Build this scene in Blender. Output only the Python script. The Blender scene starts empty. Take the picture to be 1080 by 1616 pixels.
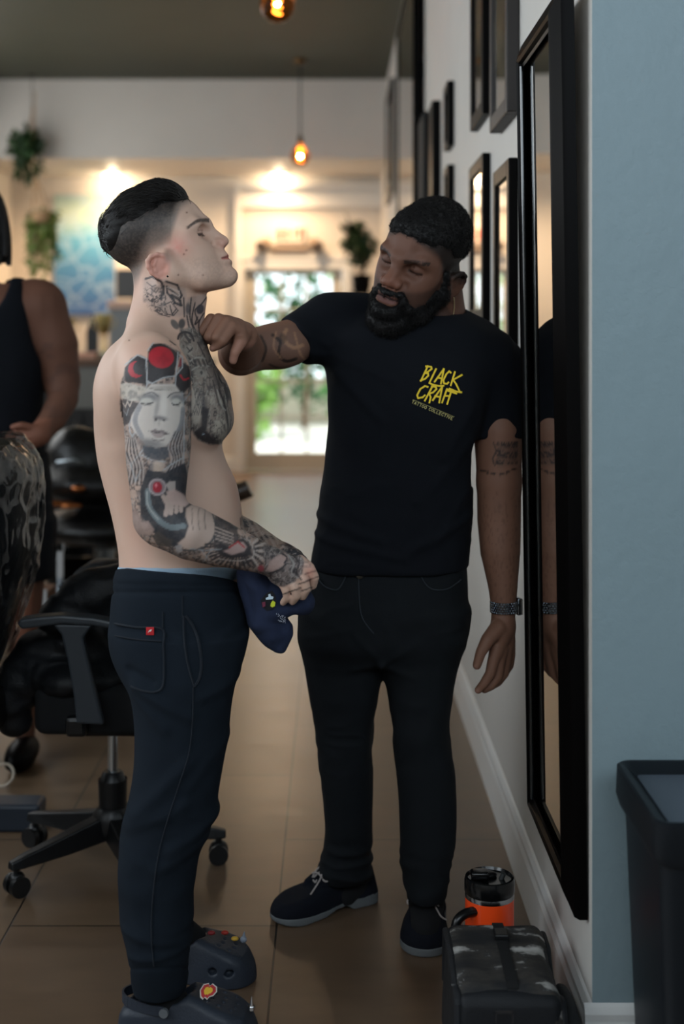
import bpy, bmesh, math, random
import numpy as np
from mathutils import Vector, Matrix
random.seed(7)
PI = math.pi
scn = bpy.context.scene
COL = scn.collection

# ------------------------------------------------------------------ camera model
# level camera 1.465 m above the floor, looking along +Y; 2100 px focal length on a 1080x1616 frame
F = 2100.0; CX = 527.0; CY = 526.0; CH = 1.465
def P(px, py, Y):
    return ((px-CX)*Y/F, Y, CH-(py-CY)*Y/F)
def PX(px, Y): return (px-CX)*Y/F
def PZ(py, Y): return CH-(py-CY)*Y/F

def lin(c):
    c = np.asarray(c, float)/255.0
    return np.where(c <= 0.04045, c/12.92, ((c+0.055)/1.055)**2.4)

# ------------------------------------------------------------------ tagging / linking
def tag(o, label=None, cat=None, group=None, kind=None):
    if label: o['label'] = label
    if cat: o['category'] = cat
    if group: o['group'] = group
    if kind: o['kind'] = kind
    return o
def empty(name, loc=(0, 0, 0), label=None, cat=None, group=None, rz=0.0):
    o = bpy.data.objects.new(name, None); COL.objects.link(o)
    o.empty_display_size = 0.1
    o.location = loc; o.rotation_euler = (0, 0, rz)
    return tag(o, label, cat, group)
def world(o):
    m = Matrix.Translation(o.location) @ o.rotation_euler.to_matrix().to_4x4()
    return world(o.parent) @ o.matrix_parent_inverse @ m if o.parent else m
def link(name, me, mat=None, parent=None, smooth=False):
    o = bpy.data.objects.new(name, me); COL.objects.link(o)
    if mat is not None:
        for m in (mat if isinstance(mat, (list, tuple)) else [mat]): me.materials.append(m)
    if smooth: me.shade_smooth()
    if parent is not None:
        o.parent = parent
        o.matrix_parent_inverse = world(parent).inverted()   # geometry is written in world coordinates
    return o
def children(o): return [c for c in bpy.data.objects if c.parent == o]

# ------------------------------------------------------------------ mesh builder
class MB:
    def __init__(s): s.bm = bmesh.new()
    def box(s, c, d, rot=None, bev=0.0, seg=2, mat=0):
        b = bmesh.new()
        bmesh.ops.create_cube(b, size=1.0)
        bmesh.ops.scale(b, vec=d, verts=b.verts)
        if bev > 0: bmesh.ops.bevel(b, geom=b.edges[:], offset=bev, segments=seg, affect='EDGES', profile=0.5)
        return s._add(b, Matrix.Translation(c) @ (rot.to_4x4() if rot else Matrix()), mat)
    def bounds(s, x0, x1, y0, y1, z0, z1, bev=0.0, mat=0):
        return s.box(((x0+x1)/2, (y0+y1)/2, (z0+z1)/2), (abs(x1-x0), abs(y1-y0), abs(z1-z0)), bev=bev, mat=mat)
    def cyl(s, a, b, r1, r2=None, n=20, mat=0, cap=True):
        a = Vector(a); b = Vector(b); r2 = r1 if r2 is None else r2
        t = bmesh.new()
        bmesh.ops.create_cone(t, cap_ends=cap, segments=n, radius1=r1, radius2=r2, depth=(b-a).length)
        q = Vector((0, 0, 1)).rotation_difference((b-a).normalized())
        return s._add(t, Matrix.Translation((a+b)/2) @ q.to_matrix().to_4x4(), mat)
    def sph(s, c, r, n=16, mat=0, rot=None):
        t = bmesh.new(); bmesh.ops.create_uvsphere(t, u_segments=n, v_segments=max(6, n//2+2), radius=1)
        r = (r, r, r) if isinstance(r, (int, float)) else r
        bmesh.ops.scale(t, vec=r, verts=t.verts)
        return s._add(t, Matrix.Translation(c) @ (rot.to_4x4() if rot else Matrix()), mat)
    def lathe(s, c, prof, n=32, mat=0, rot=None):
        t = bmesh.new(); rings = []
        for r, z in prof:
            rings.append([t.verts.new((max(r, 1e-4)*math.cos(2*PI*i/n), max(r, 1e-4)*math.sin(2*PI*i/n), z)) for i in range(n)])
        for a, b in zip(rings, rings[1:]):
            for i in range(n): t.faces.new((a[i], a[(i+1) % n], b[(i+1) % n], b[i]))
        t.faces.new(rings[0][::-1]); t.faces.new(rings[-1])
        return s._add(t, Matrix.Translation(c) @ (rot.to_4x4() if rot else Matrix()), mat)
    def tube(s, pts, r, n=8, mat=0, cap=True):
        pts = [Vector(p) for p in pts]
        rr = r if isinstance(r, (list, tuple)) else [r]*len(pts)
        t = bmesh.new(); rings = []; up = None
        for i, p in enumerate(pts):
            d = (pts[min(i+1, len(pts)-1)]-pts[max(i-1, 0)]).normalized()
            if up is None:
                up = Vector((0, 0, 1)) if abs(d.z) < 0.9 else Vector((1, 0, 0))
            a = d.cross(up).normalized(); b = a.cross(d).normalized(); up = b
            rings.append([t.verts.new(p+(a*math.cos(2*PI*k/n)+b*math.sin(2*PI*k/n))*rr[i]) for k in range(n)])
        for a, b in zip(rings, rings[1:]):
            for i in range(n): t.faces.new((a[i], a[(i+1) % n], b[(i+1) % n], b[i]))
        if cap: t.faces.new(rings[0][::-1]); t.faces.new(rings[-1])
        return s._add(t, Matrix(), mat)
    def poly(s, pts, mat=0):
        v = [s.bm.verts.new(p) for p in pts]; f = s.bm.faces.new(v); f.material_index = mat; return s
    def prism(s, pts, vec, mat=0):
        vec = Vector(vec); t = bmesh.new()
        a = [t.verts.new(p) for p in pts]; b = [t.verts.new(Vector(p)+vec) for p in pts]
        n = len(a)
        t.faces.new(a[::-1]); t.faces.new(b)
        for i in range(n): t.faces.new((a[i], a[(i+1) % n], b[(i+1) % n], b[i]))
        bmesh.ops.recalc_face_normals(t, faces=t.faces[:])
        return s._add(t, Matrix(), mat)
    def _add(s, t, m, mat):
        for f in t.faces: f.material_index = mat
        bmesh.ops.transform(t, matrix=m, verts=t.verts)
        me = bpy.data.meshes.new('t'); t.to_mesh(me); t.free(); s.bm.from_mesh(me); bpy.data.meshes.remove(me)
        return s
    def build(s, name, mat, parent=None, smooth=False, bevel=0.0, angle=None):
        bmesh.ops.recalc_face_normals(s.bm, faces=s.bm.faces[:])
        me = bpy.data.meshes.new(name); s.bm.to_mesh(me); s.bm.free()
        o = link(name, me, mat, parent)
        if smooth:
            me.shade_smooth()
            if angle is None: angle = 40
            try: me.set_sharp_from_angle(angle=math.radians(angle))
            except Exception: pass
        if bevel > 0:
            b = o.modifiers.new('bevel', 'BEVEL'); b.width = bevel; b.segments = 2; b.limit_method = 'ANGLE'
        return o

def mesh_np(name, V, Fq, mat=None, parent=None, smooth=True):
    V = np.asarray(V, np.float32); Fq = np.asarray(Fq, np.int32)
    k = Fq.shape[1]
    me = bpy.data.meshes.new(name)
    me.vertices.add(len(V)); me.vertices.foreach_set('co', V.ravel())
    me.loops.add(Fq.size); me.loops.foreach_set('vertex_index', Fq.ravel())
    me.polygons.add(len(Fq)); me.polygons.foreach_set('loop_start', np.arange(0, Fq.size, k, dtype=np.int32))
    me.update(calc_edges=True); me.validate()
    return link(name, me, mat, parent, smooth)
def set_col(o, C, name='Col'):
    me = o.data
    a = me.color_attributes.new(name, 'FLOAT_COLOR', 'POINT')
    rgba = np.ones((len(me.vertices), 4), np.float32); rgba[:, :3] = C
    a.data.foreach_set('color', rgba.ravel())

# ------------------------------------------------------------------ noise
def _hash(i, j, k, seed):
    h = (i.astype(np.uint32)*np.uint32(374761393) + j.astype(np.uint32)*np.uint32(668265263) + k.astype(np.uint32)*np.uint32(2147483647-1234567) + np.uint32(seed*7919+13))
    h = (h ^ (h >> np.uint32(13)))*np.uint32(1274126177)
    h = h ^ (h >> np.uint32(16))
    return (h & np.uint32(0xffff)).astype(np.float32)/65535.0
def vnoise(x, y, z, seed=0):
    x = np.asarray(x, np.float32)+1000; y = np.asarray(y, np.float32)+1000; z = np.asarray(z, np.float32)+1000
    i = np.floor(x).astype(np.int64); j = np.floor(y).astype(np.int64); k = np.floor(z).astype(np.int64)
    u = x-i; v = y-j; w = z-k
    u = u*u*(3-2*u); v = v*v*(3-2*v); w = w*w*(3-2*w)
    r = 0
    for a in (0, 1):
        for b in (0, 1):
            for c in (0, 1):
                r = r + _hash(i+a, j+b, k+c, seed)*(u if a else 1-u)*(v if b else 1-v)*(w if c else 1-w)
    return r*2-1
def fbm(p, f, oct=3, seed=0):
    r = 0; a = 1.0; s = 0
    fx, fy, fz = f if isinstance(f, (tuple, list)) else (f, f, f)
    for o in range(oct):
        m = 2.0**o
        r = r + a*vnoise(p[..., 0]*fx*m, p[..., 1]*fy*m, p[..., 2]*fz*m, seed+o*17); s += a; a *= 0.5
    return r/s
def sstep(a, b, x):
    t = np.clip((x-a)/(b-a), 0, 1); return t*t*(3-2*t)

# ------------------------------------------------------------------ signed distance modelling
def axis(lo, hi, h, fine=()):
    """grid coordinates lo..hi with step h, and a finer step inside the (lo, hi, step) intervals"""
    out = [lo]
    while out[-1] < hi:
        st = h
        for a, b, s in fine:
            if a <= out[-1] < b: st = s
        out.append(out[-1]+st)
    return np.array(out, np.float32)
class Field:
    def __init__(s, xs, ys, zs):
        s.a = [xs, ys, zs]; s.d = np.full((len(xs), len(ys), len(zs)), 0.5, np.float32)
    def win(s, lo, hi):
        sl = []
        for ax, l, h in zip(s.a, lo, hi):
            i = int(np.searchsorted(ax, l)); j = int(np.searchsorted(ax, h))
            sl.append(slice(max(i-1, 0), min(j+1, len(ax))))
        return tuple(sl)
    def op(s, fn, lo, hi, k=0.0, mode='add', pad=0.02):
        m = pad+k
        sl = s.win([l-m for l in lo], [h+m for h in hi])
        if any(q.stop <= q.start for q in sl): return
        X = s.a[0][sl[0]][:, None, None]; Y = s.a[1][sl[1]][None, :, None]; Z = s.a[2][sl[2]][None, None, :]
        b = fn(X, Y, Z).astype(np.float32); a = s.d[sl]
        b = np.broadcast_to(b, a.shape)
        if mode == 'add':
            if k > 0:
                h = np.maximum(k-np.abs(a-b), 0)/k; r = np.minimum(a, b)-h*h*k*0.25
            else: r = np.minimum(a, b)
        else:
            b = -b if mode == 'sub' else b
            if k > 0:
                h = np.maximum(k-np.abs(a-b), 0)/k; r = np.maximum(a, b)+h*h*k*0.25
            else: r = np.maximum(a, b)
        s.d[sl] = r
    # primitives in world space ---------------------------------------------------
    def cone(s, a, b, ra, rb, k=0.01, mode='add', sq=None):
        a = np.array(a, float); b = np.array(b, float); v = b-a; L2 = float(v@v)+1e-12; R = max(ra, rb)
        def fn(X, Y, Z):
            t = np.clip(((X-a[0])*v[0]+(Y-a[1])*v[1]+(Z-a[2])*v[2])/L2, 0, 1)
            return np.sqrt((X-a[0]-t*v[0])**2+(Y-a[1]-t*v[1])**2+(Z-a[2]-t*v[2])**2)-(ra+(rb-ra)*t)
        s.op(fn, np.minimum(a, b)-R, np.maximum(a, b)+R, k, mode)
    def chain(s, pts, rs, k=0.01, mode='add', ki=None):
        """round cones along a polyline, joined with one blend to the rest"""
        pts = [np.array(p, float) for p in pts]; ki = max(rs)*0.35 if ki is None else ki
        def fn(X, Y, Z):
            out = None
            for a, b, ra, rb in zip(pts, pts[1:], rs, rs[1:]):
                v = b-a; L2 = float(v@v)+1e-12
                t = np.clip(((X-a[0])*v[0]+(Y-a[1])*v[1]+(Z-a[2])*v[2])/L2, 0, 1)
                d = np.sqrt((X-a[0]-t*v[0])**2+(Y-a[1]-t*v[1])**2+(Z-a[2]-t*v[2])**2)-(ra+(rb-ra)*t)
                out = d if out is None else np.minimum(out, d)
            return out
        A = np.array(pts); R = max(rs)
        s.op(fn, A.min(0)-R, A.max(0)+R, k, mode)
    def ell(s, c, r, R=None, k=0.01, mode='add'):
        """ellipsoid; R rows are its local axes in world space"""
        c = np.array(c, float); r = np.array(r, float); R = np.eye(3) if R is None else np.array(R, float)
        def fn(X, Y, Z):
            dx, dy, dz = X-c[0], Y-c[1], Z-c[2]
            q = [(R[i, 0]*dx+R[i, 1]*dy+R[i, 2]*dz) for i in range(3)]
            k0 = np.sqrt(sum((q[i]/r[i])**2 for i in range(3)))
            k1 = np.sqrt(sum((q[i]/r[i]**2)**2 for i in range(3)))+1e-6
            return k0*(k0-1)/k1
        m = r.max(); s.op(fn, c-m, c+m, k, mode)
    def stack(s, rows, n=2.3, k=0.02, mode='add', cap=True):
        """rows: (z, x0, x1, yc, hy) with z rising or falling: stacked super-ellipses"""
        rows = sorted(rows, key=lambda r: r[0]); A = np.array(rows, float)
        z = A[:, 0]
        def interp(Z, c):
            # smooth (Catmull) interpolation
            zq = np.clip(Z, z[0], z[-1]); i = np.clip(np.searchsorted(z, zq, side='right')-1, 0, len(z)-2)
            z0 = z[i]; z1 = z[i+1]; h = z1-z0; t = (zq-z0)/h
            m = np.gradient(c, z)
            return ((2*t**3-3*t**2+1)*c[i]+(t**3-2*t**2+t)*h*m[i]+(-2*t**3+3*t**2)*c[i+1]+(t**3-t**2)*h*m[i+1])
        def fn(X, Y, Z):
            x0 = interp(Z, A[:, 1]); x1 = interp(Z, A[:, 2]); yc = interp(Z, A[:, 3]); hy = interp(Z, A[:, 4])
            cx = (x0+x1)/2; hx = np.maximum((x1-x0)/2, 1e-3); hy = np.maximum(hy, 1e-3)
            q = (np.abs((X-cx)/hx)**n+np.abs((Y-yc)/hy)**n)**(1.0/n)
            d = (q-1)*np.minimum(hx, hy)
            dz = np.maximum(z[0]-Z, Z-z[-1])
            if not cap: return d
            return np.where(dz > 0, np.sqrt(np.maximum(d, 0)**2+dz**2), np.maximum(d, dz))
        s.op(fn, (A[:, 1].min(), (A[:, 3]-A[:, 4]).min(), z[0]), (A[:, 2].max(), (A[:, 3]+A[:, 4]).max(), z[-1]), k, mode)
    def plane(s, p, n, k=0.0, mode='int', lo=None, hi=None):
        """keeps (int) the side the normal points away from"""
        p = np.array(p, float); n = np.array(n, float); n /= np.linalg.norm(n)
        fn = lambda X, Y, Z: (X-p[0])*n[0]+(Y-p[1])*n[1]+(Z-p[2])*n[2]+0*X*Y*Z
        lo = [a[0] for a in s.a] if lo is None else lo; hi = [a[-1] for a in s.a] if hi is None else hi
        s.op(fn, lo, hi, k, mode, pad=0)
    def mesh(s, smooth=1):
        return surface_nets(s.d, *s.a, smooth=smooth)

def surface_nets(d, xs, ys, zs, smooth=1):
    d = d.copy(); d[0] = 1; d[-1] = 1; d[:, 0] = 1; d[:, -1] = 1; d[:, :, 0] = 1; d[:, :, -1] = 1
    ins = d < 0
    nx, ny, nz = d.shape
    c = np.zeros((nx-1, ny-1, nz-1), np.uint8)
    for a in (0, 1):
        for b in (0, 1):
            for e in (0, 1): c += ins[a:nx-1+a, b:ny-1+b, e:nz-1+e]
    act = (c > 0) & (c < 8); I, J, K = np.nonzero(act)
    N = len(I); idx = np.full(c.shape, -1, np.int32); idx[I, J, K] = np.arange(N)
    pos = np.zeros((N, 3), np.float32); cnt = np.zeros(N, np.float32)
    corners = [(a, b, e) for a in (0, 1) for b in (0, 1) for e in (0, 1)]
    val = {q: d[I+q[0], J+q[1], K+q[2]] for q in corners}
    for q in corners:
        for ax in range(3):
            if q[ax] == 0:
                r = list(q); r[ax] = 1; r = tuple(r)
                v0, v1 = val[q], val[r]
                m = (v0 < 0) != (v1 < 0)
                t = np.where(m, v0/np.where(m, v0-v1, 1), 0)
                p = np.tile(np.array(q, np.float32), (N, 1)); p[:, ax] = t
                pos += p*m[:, None]; cnt += m
    pos /= cnt[:, None]
    V = np.stack([xs[I]+pos[:, 0]*(xs[I+1]-xs[I]), ys[J]+pos[:, 1]*(ys[J+1]-ys[J]), zs[K]+pos[:, 2]*(zs[K+1]-zs[K])], 1)
    Q = []
    # edges along x between (i,j,k)-(i+1,j,k): cells (i, j-1..j, k-1..k)
    def quads(ax):
        o = [0, 0, 0]; o[ax] = 1
        A = ins[:nx-o[0], :ny-o[1], :nz-o[2]]; B = ins[o[0]:, o[1]:, o[2]:]
        i, j, k = np.nonzero(A != B)
        flip = A[i, j, k]
        b1, b2 = [q for q in range(3) if q != ax]
        base = np.stack([i, j, k], 1)
        def cell(s1, s2):
            q = base.copy(); q[:, b1] -= s1; q[:, b2] -= s2
            return idx[q[:, 0], q[:, 1], q[:, 2]]
        f = np.stack([cell(0, 0), cell(1, 0), cell(1, 1), cell(0, 1)], 1)
        if ax == 1: flip = ~flip
        f[flip] = f[flip][:, ::-1]
        return f[:, ::-1]
    Fq = np.concatenate([quads(0), quads(1), quads(2)])
    Fq = Fq[(Fq >= 0).all(1)]
    for it in range(smooth): V = laplace(V, Fq, 0.5)
    return V, Fq
def laplace(V, Fq, w=0.5):
    n = len(V); S = np.zeros((n, 3)); c = np.zeros(n)
    k = Fq.shape[1]
    for i in range(k):
        a = Fq[:, i]; b = Fq[:, (i+1) % k]
        for ax in range(3):
            S[:, ax] += np.bincount(a, V[b, ax], n)+np.bincount(b, V[a, ax], n)
        c += np.bincount(a, minlength=n)+np.bincount(b, minlength=n)
    c = np.maximum(c, 1)
    return (V*(1-w)+w*S/c[:, None]).astype(np.float32)
def vnormals(V, Fq):
    a, b, c, d = (V[Fq[:, i]] for i in range(4))
    fn = np.cross(c-a, d-b); n = len(V); N = np.zeros((n, 3))
    for i in range(4):
        for ax in range(3): N[:, ax] += np.bincount(Fq[:, i], fn[:, ax], n)
    return N/(np.linalg.norm(N, axis=1)[:, None]+1e-12)
def subdiv(V, Fq, mask=None):
    """linear 1->4 split of all quads"""
    n = len(V)
    E = np.concatenate([np.stack([Fq[:, i], Fq[:, (i+1) % 4]], 1) for i in range(4)]); E.sort(axis=1)
    key = E[:, 0].astype(np.int64)*n+E[:, 1]
    u, inv = np.unique(key, return_inverse=True)
    ev = (V[u//n]+V[u % n])/2; m = len(Fq)
    fv = (V[Fq[:, 0]]+V[Fq[:, 1]]+V[Fq[:, 2]]+V[Fq[:, 3]])/4
    e = inv.reshape(4, m)+n; f = np.arange(m)+n+len(u)
    Q = np.concatenate([np.stack([Fq[:, i], e[i], f, e[(i-1) % 4]], 1) for i in range(4)])
    return np.concatenate([V, ev, fv]).astype(np.float32), Q.astype(np.int32)
# ------------------------------------------------------------------ materials
def nt(name):
    m = bpy.data.materials.new(name); m.use_nodes = True
    return m, m.node_tree, m.node_tree.nodes['Principled BSDF']
def mat(name, rgb, rough=0.5, metal=0.0, spec=0.5, bump=0.0, bscale=60.0, vary=0.0, vscale=6.0, srgb=True, coat=0.0, sheen=0.0, emit=0.0, emitc=None, trans=0.0, ior=1.45, alpha=1.0, sss=0.0):
    m, t, b = nt(name)
    c = list(lin(rgb)) if srgb else list(rgb)
    b.inputs['Base Color'].default_value = (*c, 1); b.inputs['Roughness'].default_value = rough
    b.inputs['Metallic'].default_value = metal; b.inputs['Specular IOR Level'].default_value = spec
    b.inputs['Coat Weight'].default_value = coat; b.inputs['Coat Roughness'].default_value = 0.08
    b.inputs['Transmission Weight'].default_value = trans; b.inputs['IOR'].default_value = ior
    b.inputs['Alpha'].default_value = alpha
    if sss:
        b.inputs['Subsurface Weight'].default_value = sss; b.inputs['Subsurface Radius'].default_value = (0.012, 0.005, 0.003)
    if emit:
        b.inputs['Emission Color'].default_value = (*(lin(emitc) if emitc is not None else c), 1); b.inputs['Emission Strength'].default_value = emit
    tc = t.nodes.new('ShaderNodeTexCoord')
    if vary:
        n = t.nodes.new('ShaderNodeTexNoise'); n.inputs['Scale'].default_value = vscale; n.inputs['Detail'].default_value = 4
        t.links.new(tc.outputs['Object'], n.inputs['Vector'])
        r = t.nodes.new('ShaderNodeMix'); r.data_type = 'RGBA'
        r.inputs[6].default_value = (*[max(0, x*(1-vary)) for x in c], 1); r.inputs[7].default_value = (*[min(1, x*(1+vary)) for x in c], 1)
        t.links.new(n.outputs['Fac'], r.inputs[0]); t.links.new(r.outputs[2], b.inputs['Base Color'])
    if bump:
        n = t.nodes.new('ShaderNodeTexNoise'); n.inputs['Scale'].default_value = bscale; n.inputs['Detail'].default_value = 3
        t.links.new(tc.outputs['Object'], n.inputs['Vector'])
        q = t.nodes.new('ShaderNodeBump'); q.inputs['Strength'].default_value = bump; q.inputs['Distance'].default_value = 0.01
        t.links.new(n.outputs['Fac'], q.inputs['Height']); t.links.new(q.outputs['Normal'], b.inputs['Normal'])
    return m
def vcol_mat(name, rough=0.5, spec=0.4, sss=0.0, bump=0.0, bscale=200.0, sheen=0.0, coat=0.0):
    m, t, b = nt(name)
    a = t.nodes.new('ShaderNodeAttribute'); a.attribute_name = 'Col'
    t.links.new(a.outputs['Color'], b.inputs['Base Color'])
    b.inputs['Roughness'].default_value = rough; b.inputs['Specular IOR Level'].default_value = spec
    b.inputs['Coat Weight'].default_value = coat
    if sss:
        b.inputs['Subsurface Weight'].default_value = sss; b.inputs['Subsurface Radius'].default_value = (0.010, 0.004, 0.0025)
        b.inputs['Subsurface Scale'].default_value = 1.0
    if bump:
        tc = t.nodes.new('ShaderNodeTexCoord'); n = t.nodes.new('ShaderNodeTexNoise'); n.inputs['Scale'].default_value = bscale; n.inputs['Detail'].default_value = 2
        t.links.new(tc.outputs['Object'], n.inputs['Vector'])
        q = t.nodes.new('ShaderNodeBump'); q.inputs['Strength'].default_value = bump; q.inputs['Distance'].default_value = 0.002
        t.links.new(n.outputs['Fac'], q.inputs['Height']); t.links.new(q.outputs['Normal'], b.inputs['Normal'])
    return m
def fabric(name, rgb, rough=0.85, sheen=0.15, weave=900.0, vary=0.12, bump=0.25):
    m = mat(name, rgb, rough=rough, spec=0.2, sheen=sheen, vary=vary, vscale=14.0, bump=bump, bscale=weave)
    return m
# ------------------------------------------------------------------ heads
class Head:
    """head-local frame: u forward, v down, w towards the person's left; unit = 1/719 m"""
    def __init__(s, fld, O, U, V, W, sc):
        s.f = fld; s.O = np.array(O, float); s.s = sc/719.0
        U = np.array(U, float); U /= np.linalg.norm(U); V = np.array(V, float); V -= U*(U@V); V /= np.linalg.norm(V)
        W2 = np.cross(U, V); W2 *= np.sign(W2@np.array(W, float))
        s.A = np.array([U, V, W2])
    def w(s, u, v, w): return s.O+s.s*((u-255)*s.A[0]+(v-375)*s.A[1]+w*s.A[2])
    def loc(s, Pts):
        q = (np.asarray(Pts, float)-s.O)/s.s
        r = q@s.A.T
        return r[:, 0]+255, r[:, 1]+375, r[:, 2]
    def ell(s, c, r, ang=0.0, k=6, mode='add', yaw=0.0):
        """ang rotates the first axis in the u-v plane (positive = nose-down), yaw turns the first axis outwards"""
        a = math.radians(ang); b = math.radians(yaw)
        e0 = np.array([math.cos(a)*math.cos(b), math.sin(a)*math.cos(b), math.sin(b)])
        e1 = np.array([-math.sin(a), math.cos(a), 0])
        e2 = np.cross(e0, e1)
        R = np.array([e0, e1, e2])@s.A
        s.f.ell(s.w(*c), np.array(r)*s.s, R, k*s.s, mode)
    def two(s, c, r, ang=0.0, k=6, mode='add', yaw=0.0):
        for sg in (1, -1): s.ell((c[0], c[1], c[2]*sg), r, ang, k, mode, yaw*sg)
    def cone(s, a, b, ra, rb, k=6, mode='add'): s.f.cone(s.w(*a), s.w(*b), ra*s.s, rb*s.s, k*s.s, mode)
    def two_cone(s, a, b, ra, rb, k=6, mode='add'):
        for sg in (1, -1): s.cone((a[0], a[1], a[2]*sg), (b[0], b[1], b[2]*sg), ra, rb, k, mode)
    def prof(s, poly, hw, k=8, rr=4, mode='add', lo=None, hi=None, f=None):
        """extrude the side-view polygon (u,v) sideways; hw = list of (v, half width)"""
        f = f or s.f
        pl = np.array(poly, float); hv = np.array(hw, float)
        C = np.array([s.w(a, b, c) for a, b in pl for c in (-hv[:, 1].max(), hv[:, 1].max())])
        def fn(X, Y, Z):
            dx, dy, dz = X-s.O[0], Y-s.O[1], Z-s.O[2]
            A = s.A/s.s
            u = A[0, 0]*dx+A[0, 1]*dy+A[0, 2]*dz+255; v = A[1, 0]*dx+A[1, 1]*dy+A[1, 2]*dz+375; w = A[2, 0]*dx+A[2, 1]*dy+A[2, 2]*dz
            d2 = sdpoly(u, v, pl)
            h = np.interp(v, hv[:, 0], hv[:, 1]).astype(np.float32)
            a = d2+rr; b = np.abs(w)-h+rr
            return (np.sqrt(np.maximum(a, 0)**2+np.maximum(b, 0)**2)+np.minimum(np.maximum(a, b), 0)-rr)*s.s
        f.op(fn, C.min(0), C.max(0), k*s.s, mode)
def sdpoly(u, v, pl):
    u = u.astype(np.float32); v = v.astype(np.float32)
    d = np.full(np.broadcast(u, v).shape, 1e9, np.float32); sgn = np.ones(d.shape, np.float32)
    n = len(pl)
    for i in range(n):
        ax, ay = pl[i]; bx, by = pl[i-1]
        ex, ey = bx-ax, by-ay
        wx, wy = u-ax, v-ay
        t = np.clip((wx*ex+wy*ey)/(ex*ex+ey*ey+1e-9), 0, 1)
        d = np.minimum(d, (wx-ex*t)**2+(wy-ey*t)**2)
        c1 = v >= ay; c2 = v < by; c3 = ex*wy > ey*wx
        fl = (c1 & c2 & c3) | (~c1 & ~c2 & ~c3)
        sgn = np.where(fl, -sgn, sgn)
    return sgn*np.sqrt(d)

def build_head(h, nose_w=1.0, lip=1.0, ear=(0, 0)):
    # skull
    h.ell((236, 364, 0), (75, 61, 55), -12, k=0)
    h.ell((281, 357, 0), (38, 43, 46), -22, k=22)                 # forehead and temples
    h.ell((305, 394, 0), (60, 35, 44), 59, k=22)                  # face block
    # jaw
    h.two_cone((276, 432, 42), (320, 442, 31), 14, 12, k=20)
    h.two_cone((320, 442, 31), (358, 437, 11), 12, 12, k=18)
    h.two_cone((268, 412, 44), (278, 436, 40), 13, 13, k=20)
    h.ell((310, 428, 0), (46, 25, 33), 8, k=20)
    h.two((306, 395, 36), (21, 15, 12), 45, k=20, yaw=-20)        # cheekbones
    h.two((318, 415, 26), (24, 19, 14), 55, k=20)                 # cheeks
    h.two_cone((327, 353, 7), (312, 356, 34), 6.0, 6.0, k=12)      # brow ridge
    h.two_cone((312, 356, 34), (298, 368, 42), 5.5, 5, k=14)
    # profile ridge: forehead, nose, lips and chin
    pr = [(285, 325), (300, 321), (308, 327), (314, 334), (321, 341), (326.5, 347), (329, 352), (333, 357), (339, 361.5), (345, 365.5), (351, 370), (356, 374.5), (359, 378.5), (359.5, 382), (357.5, 386.5), (353.5, 389.5),
          (353, 393), (356, 397), (359, 400.5), (360.5, 403.5), (358, 406.2), (361, 408.5), (365, 411), (365, 415), (362, 419), (362, 422), (366, 424.5), (370.5, 427.5), (373, 431.5), (372.5, 437), (370, 442), (362, 448), (348, 452), (330, 455), (310, 450), (290, 400), (280, 340)]
    h.prof(pr, [(305, 14), (330, 16), (347, 13), (354, 7.0), (364, 7.0), (375, 7.5*nose_w), (388, 9*nose_w), (394, 14), (400, 18), (412, 19), (420, 15), (430, 17), (445, 17), (455, 15)], k=11, rr=5.5)
    # nose wings and tip
    h.two((348, 384.5, 9.5*nose_w), (8.5, 6.5, 6.0*nose_w), 25, k=5)
    h.ell((353, 380, 0), (7, 6.5, 7*nose_w), 20, k=5)
    h.two((351, 389.5, 6.5*nose_w), (3.6, 2.4, 2.6), 10, k=2, mode='sub')
    h.two((340, 386, 17*nose_w), (4, 6, 3), 60, k=5, mode='sub')
    # eye sockets, eyeballs with lids
    h.two((325, 368, 25), (11, 9, 15), 60, k=9, mode='sub')
    h.two((312, 371, 25), (11, 10.5, 13.5), 60, k=3)
    h.two_cone((324, 373, 14), (316, 376, 37), 1.3, 1.2, k=2, mode='sub')      # lid line
    h.two_cone((321, 365.5, 14), (313, 366, 37), 0.9, 0.9, k=2, mode='sub')    # upper fold
    # mouth
    if lip:
        h.ell((352, 402.5, 0), (9, 4.0*lip, 19), 62, k=4)
        h.ell((355, 412.0, 0), (9, 5.0*lip, 17), 70, k=4)
    h.two_cone((360.5, 406.5, 0), (346, 409.5, 20), 1.2, 1.0, k=2, mode='sub')
    h.cone((357, 397, 0), (355.5, 392, 0), 1.5, 1.5, k=3, mode='sub')
    # ears
    for sg in (1, -1):
        def e(u, v, w): return (u+ear[0], v+ear[1], w*sg)
        h.ell(e(254, 420, 50), (14, 19, 7), -28, k=4)
        rim = [(262, 409, 53), (257, 403.5, 56), (248, 402, 59), (239, 405, 61.5), (234, 412, 62.5), (235, 421, 62), (240, 430, 60), (248, 437, 57), (256, 441, 54), (264, 441, 52), (267, 436, 51)]
        for a, b in zip(rim, rim[1:]): h.cone(e(*a), e(*b), 3.6, 3.6, k=3)
        h.ell(e(259, 436, 53), (8, 6, 4.5), 20, k=3)
        h.ell(e(250, 419, 64.5), (9.5, 12.5, 5.6), -28, k=3, mode='sub')
        anti = [(262, 425, 53), (253, 432, 56), (246, 427, 58), (243, 418, 59.5), (246, 410, 58.5)]
        for a, b in zip(anti, anti[1:]): h.cone(e(*a), e(*b), 2.4, 2.4, k=3)
        h.ell(e(257, 421, 60), (5.5, 7.5, 4.6), -20, k=2, mode='sub')
        h.ell(e(247, 414, 56.0), (12.5, 15, 3.4), -28, k=2)
        h.ell(e(266, 421, 54), (3.4, 5.5, 3.5), 0, k=3)           # tragus
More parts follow.
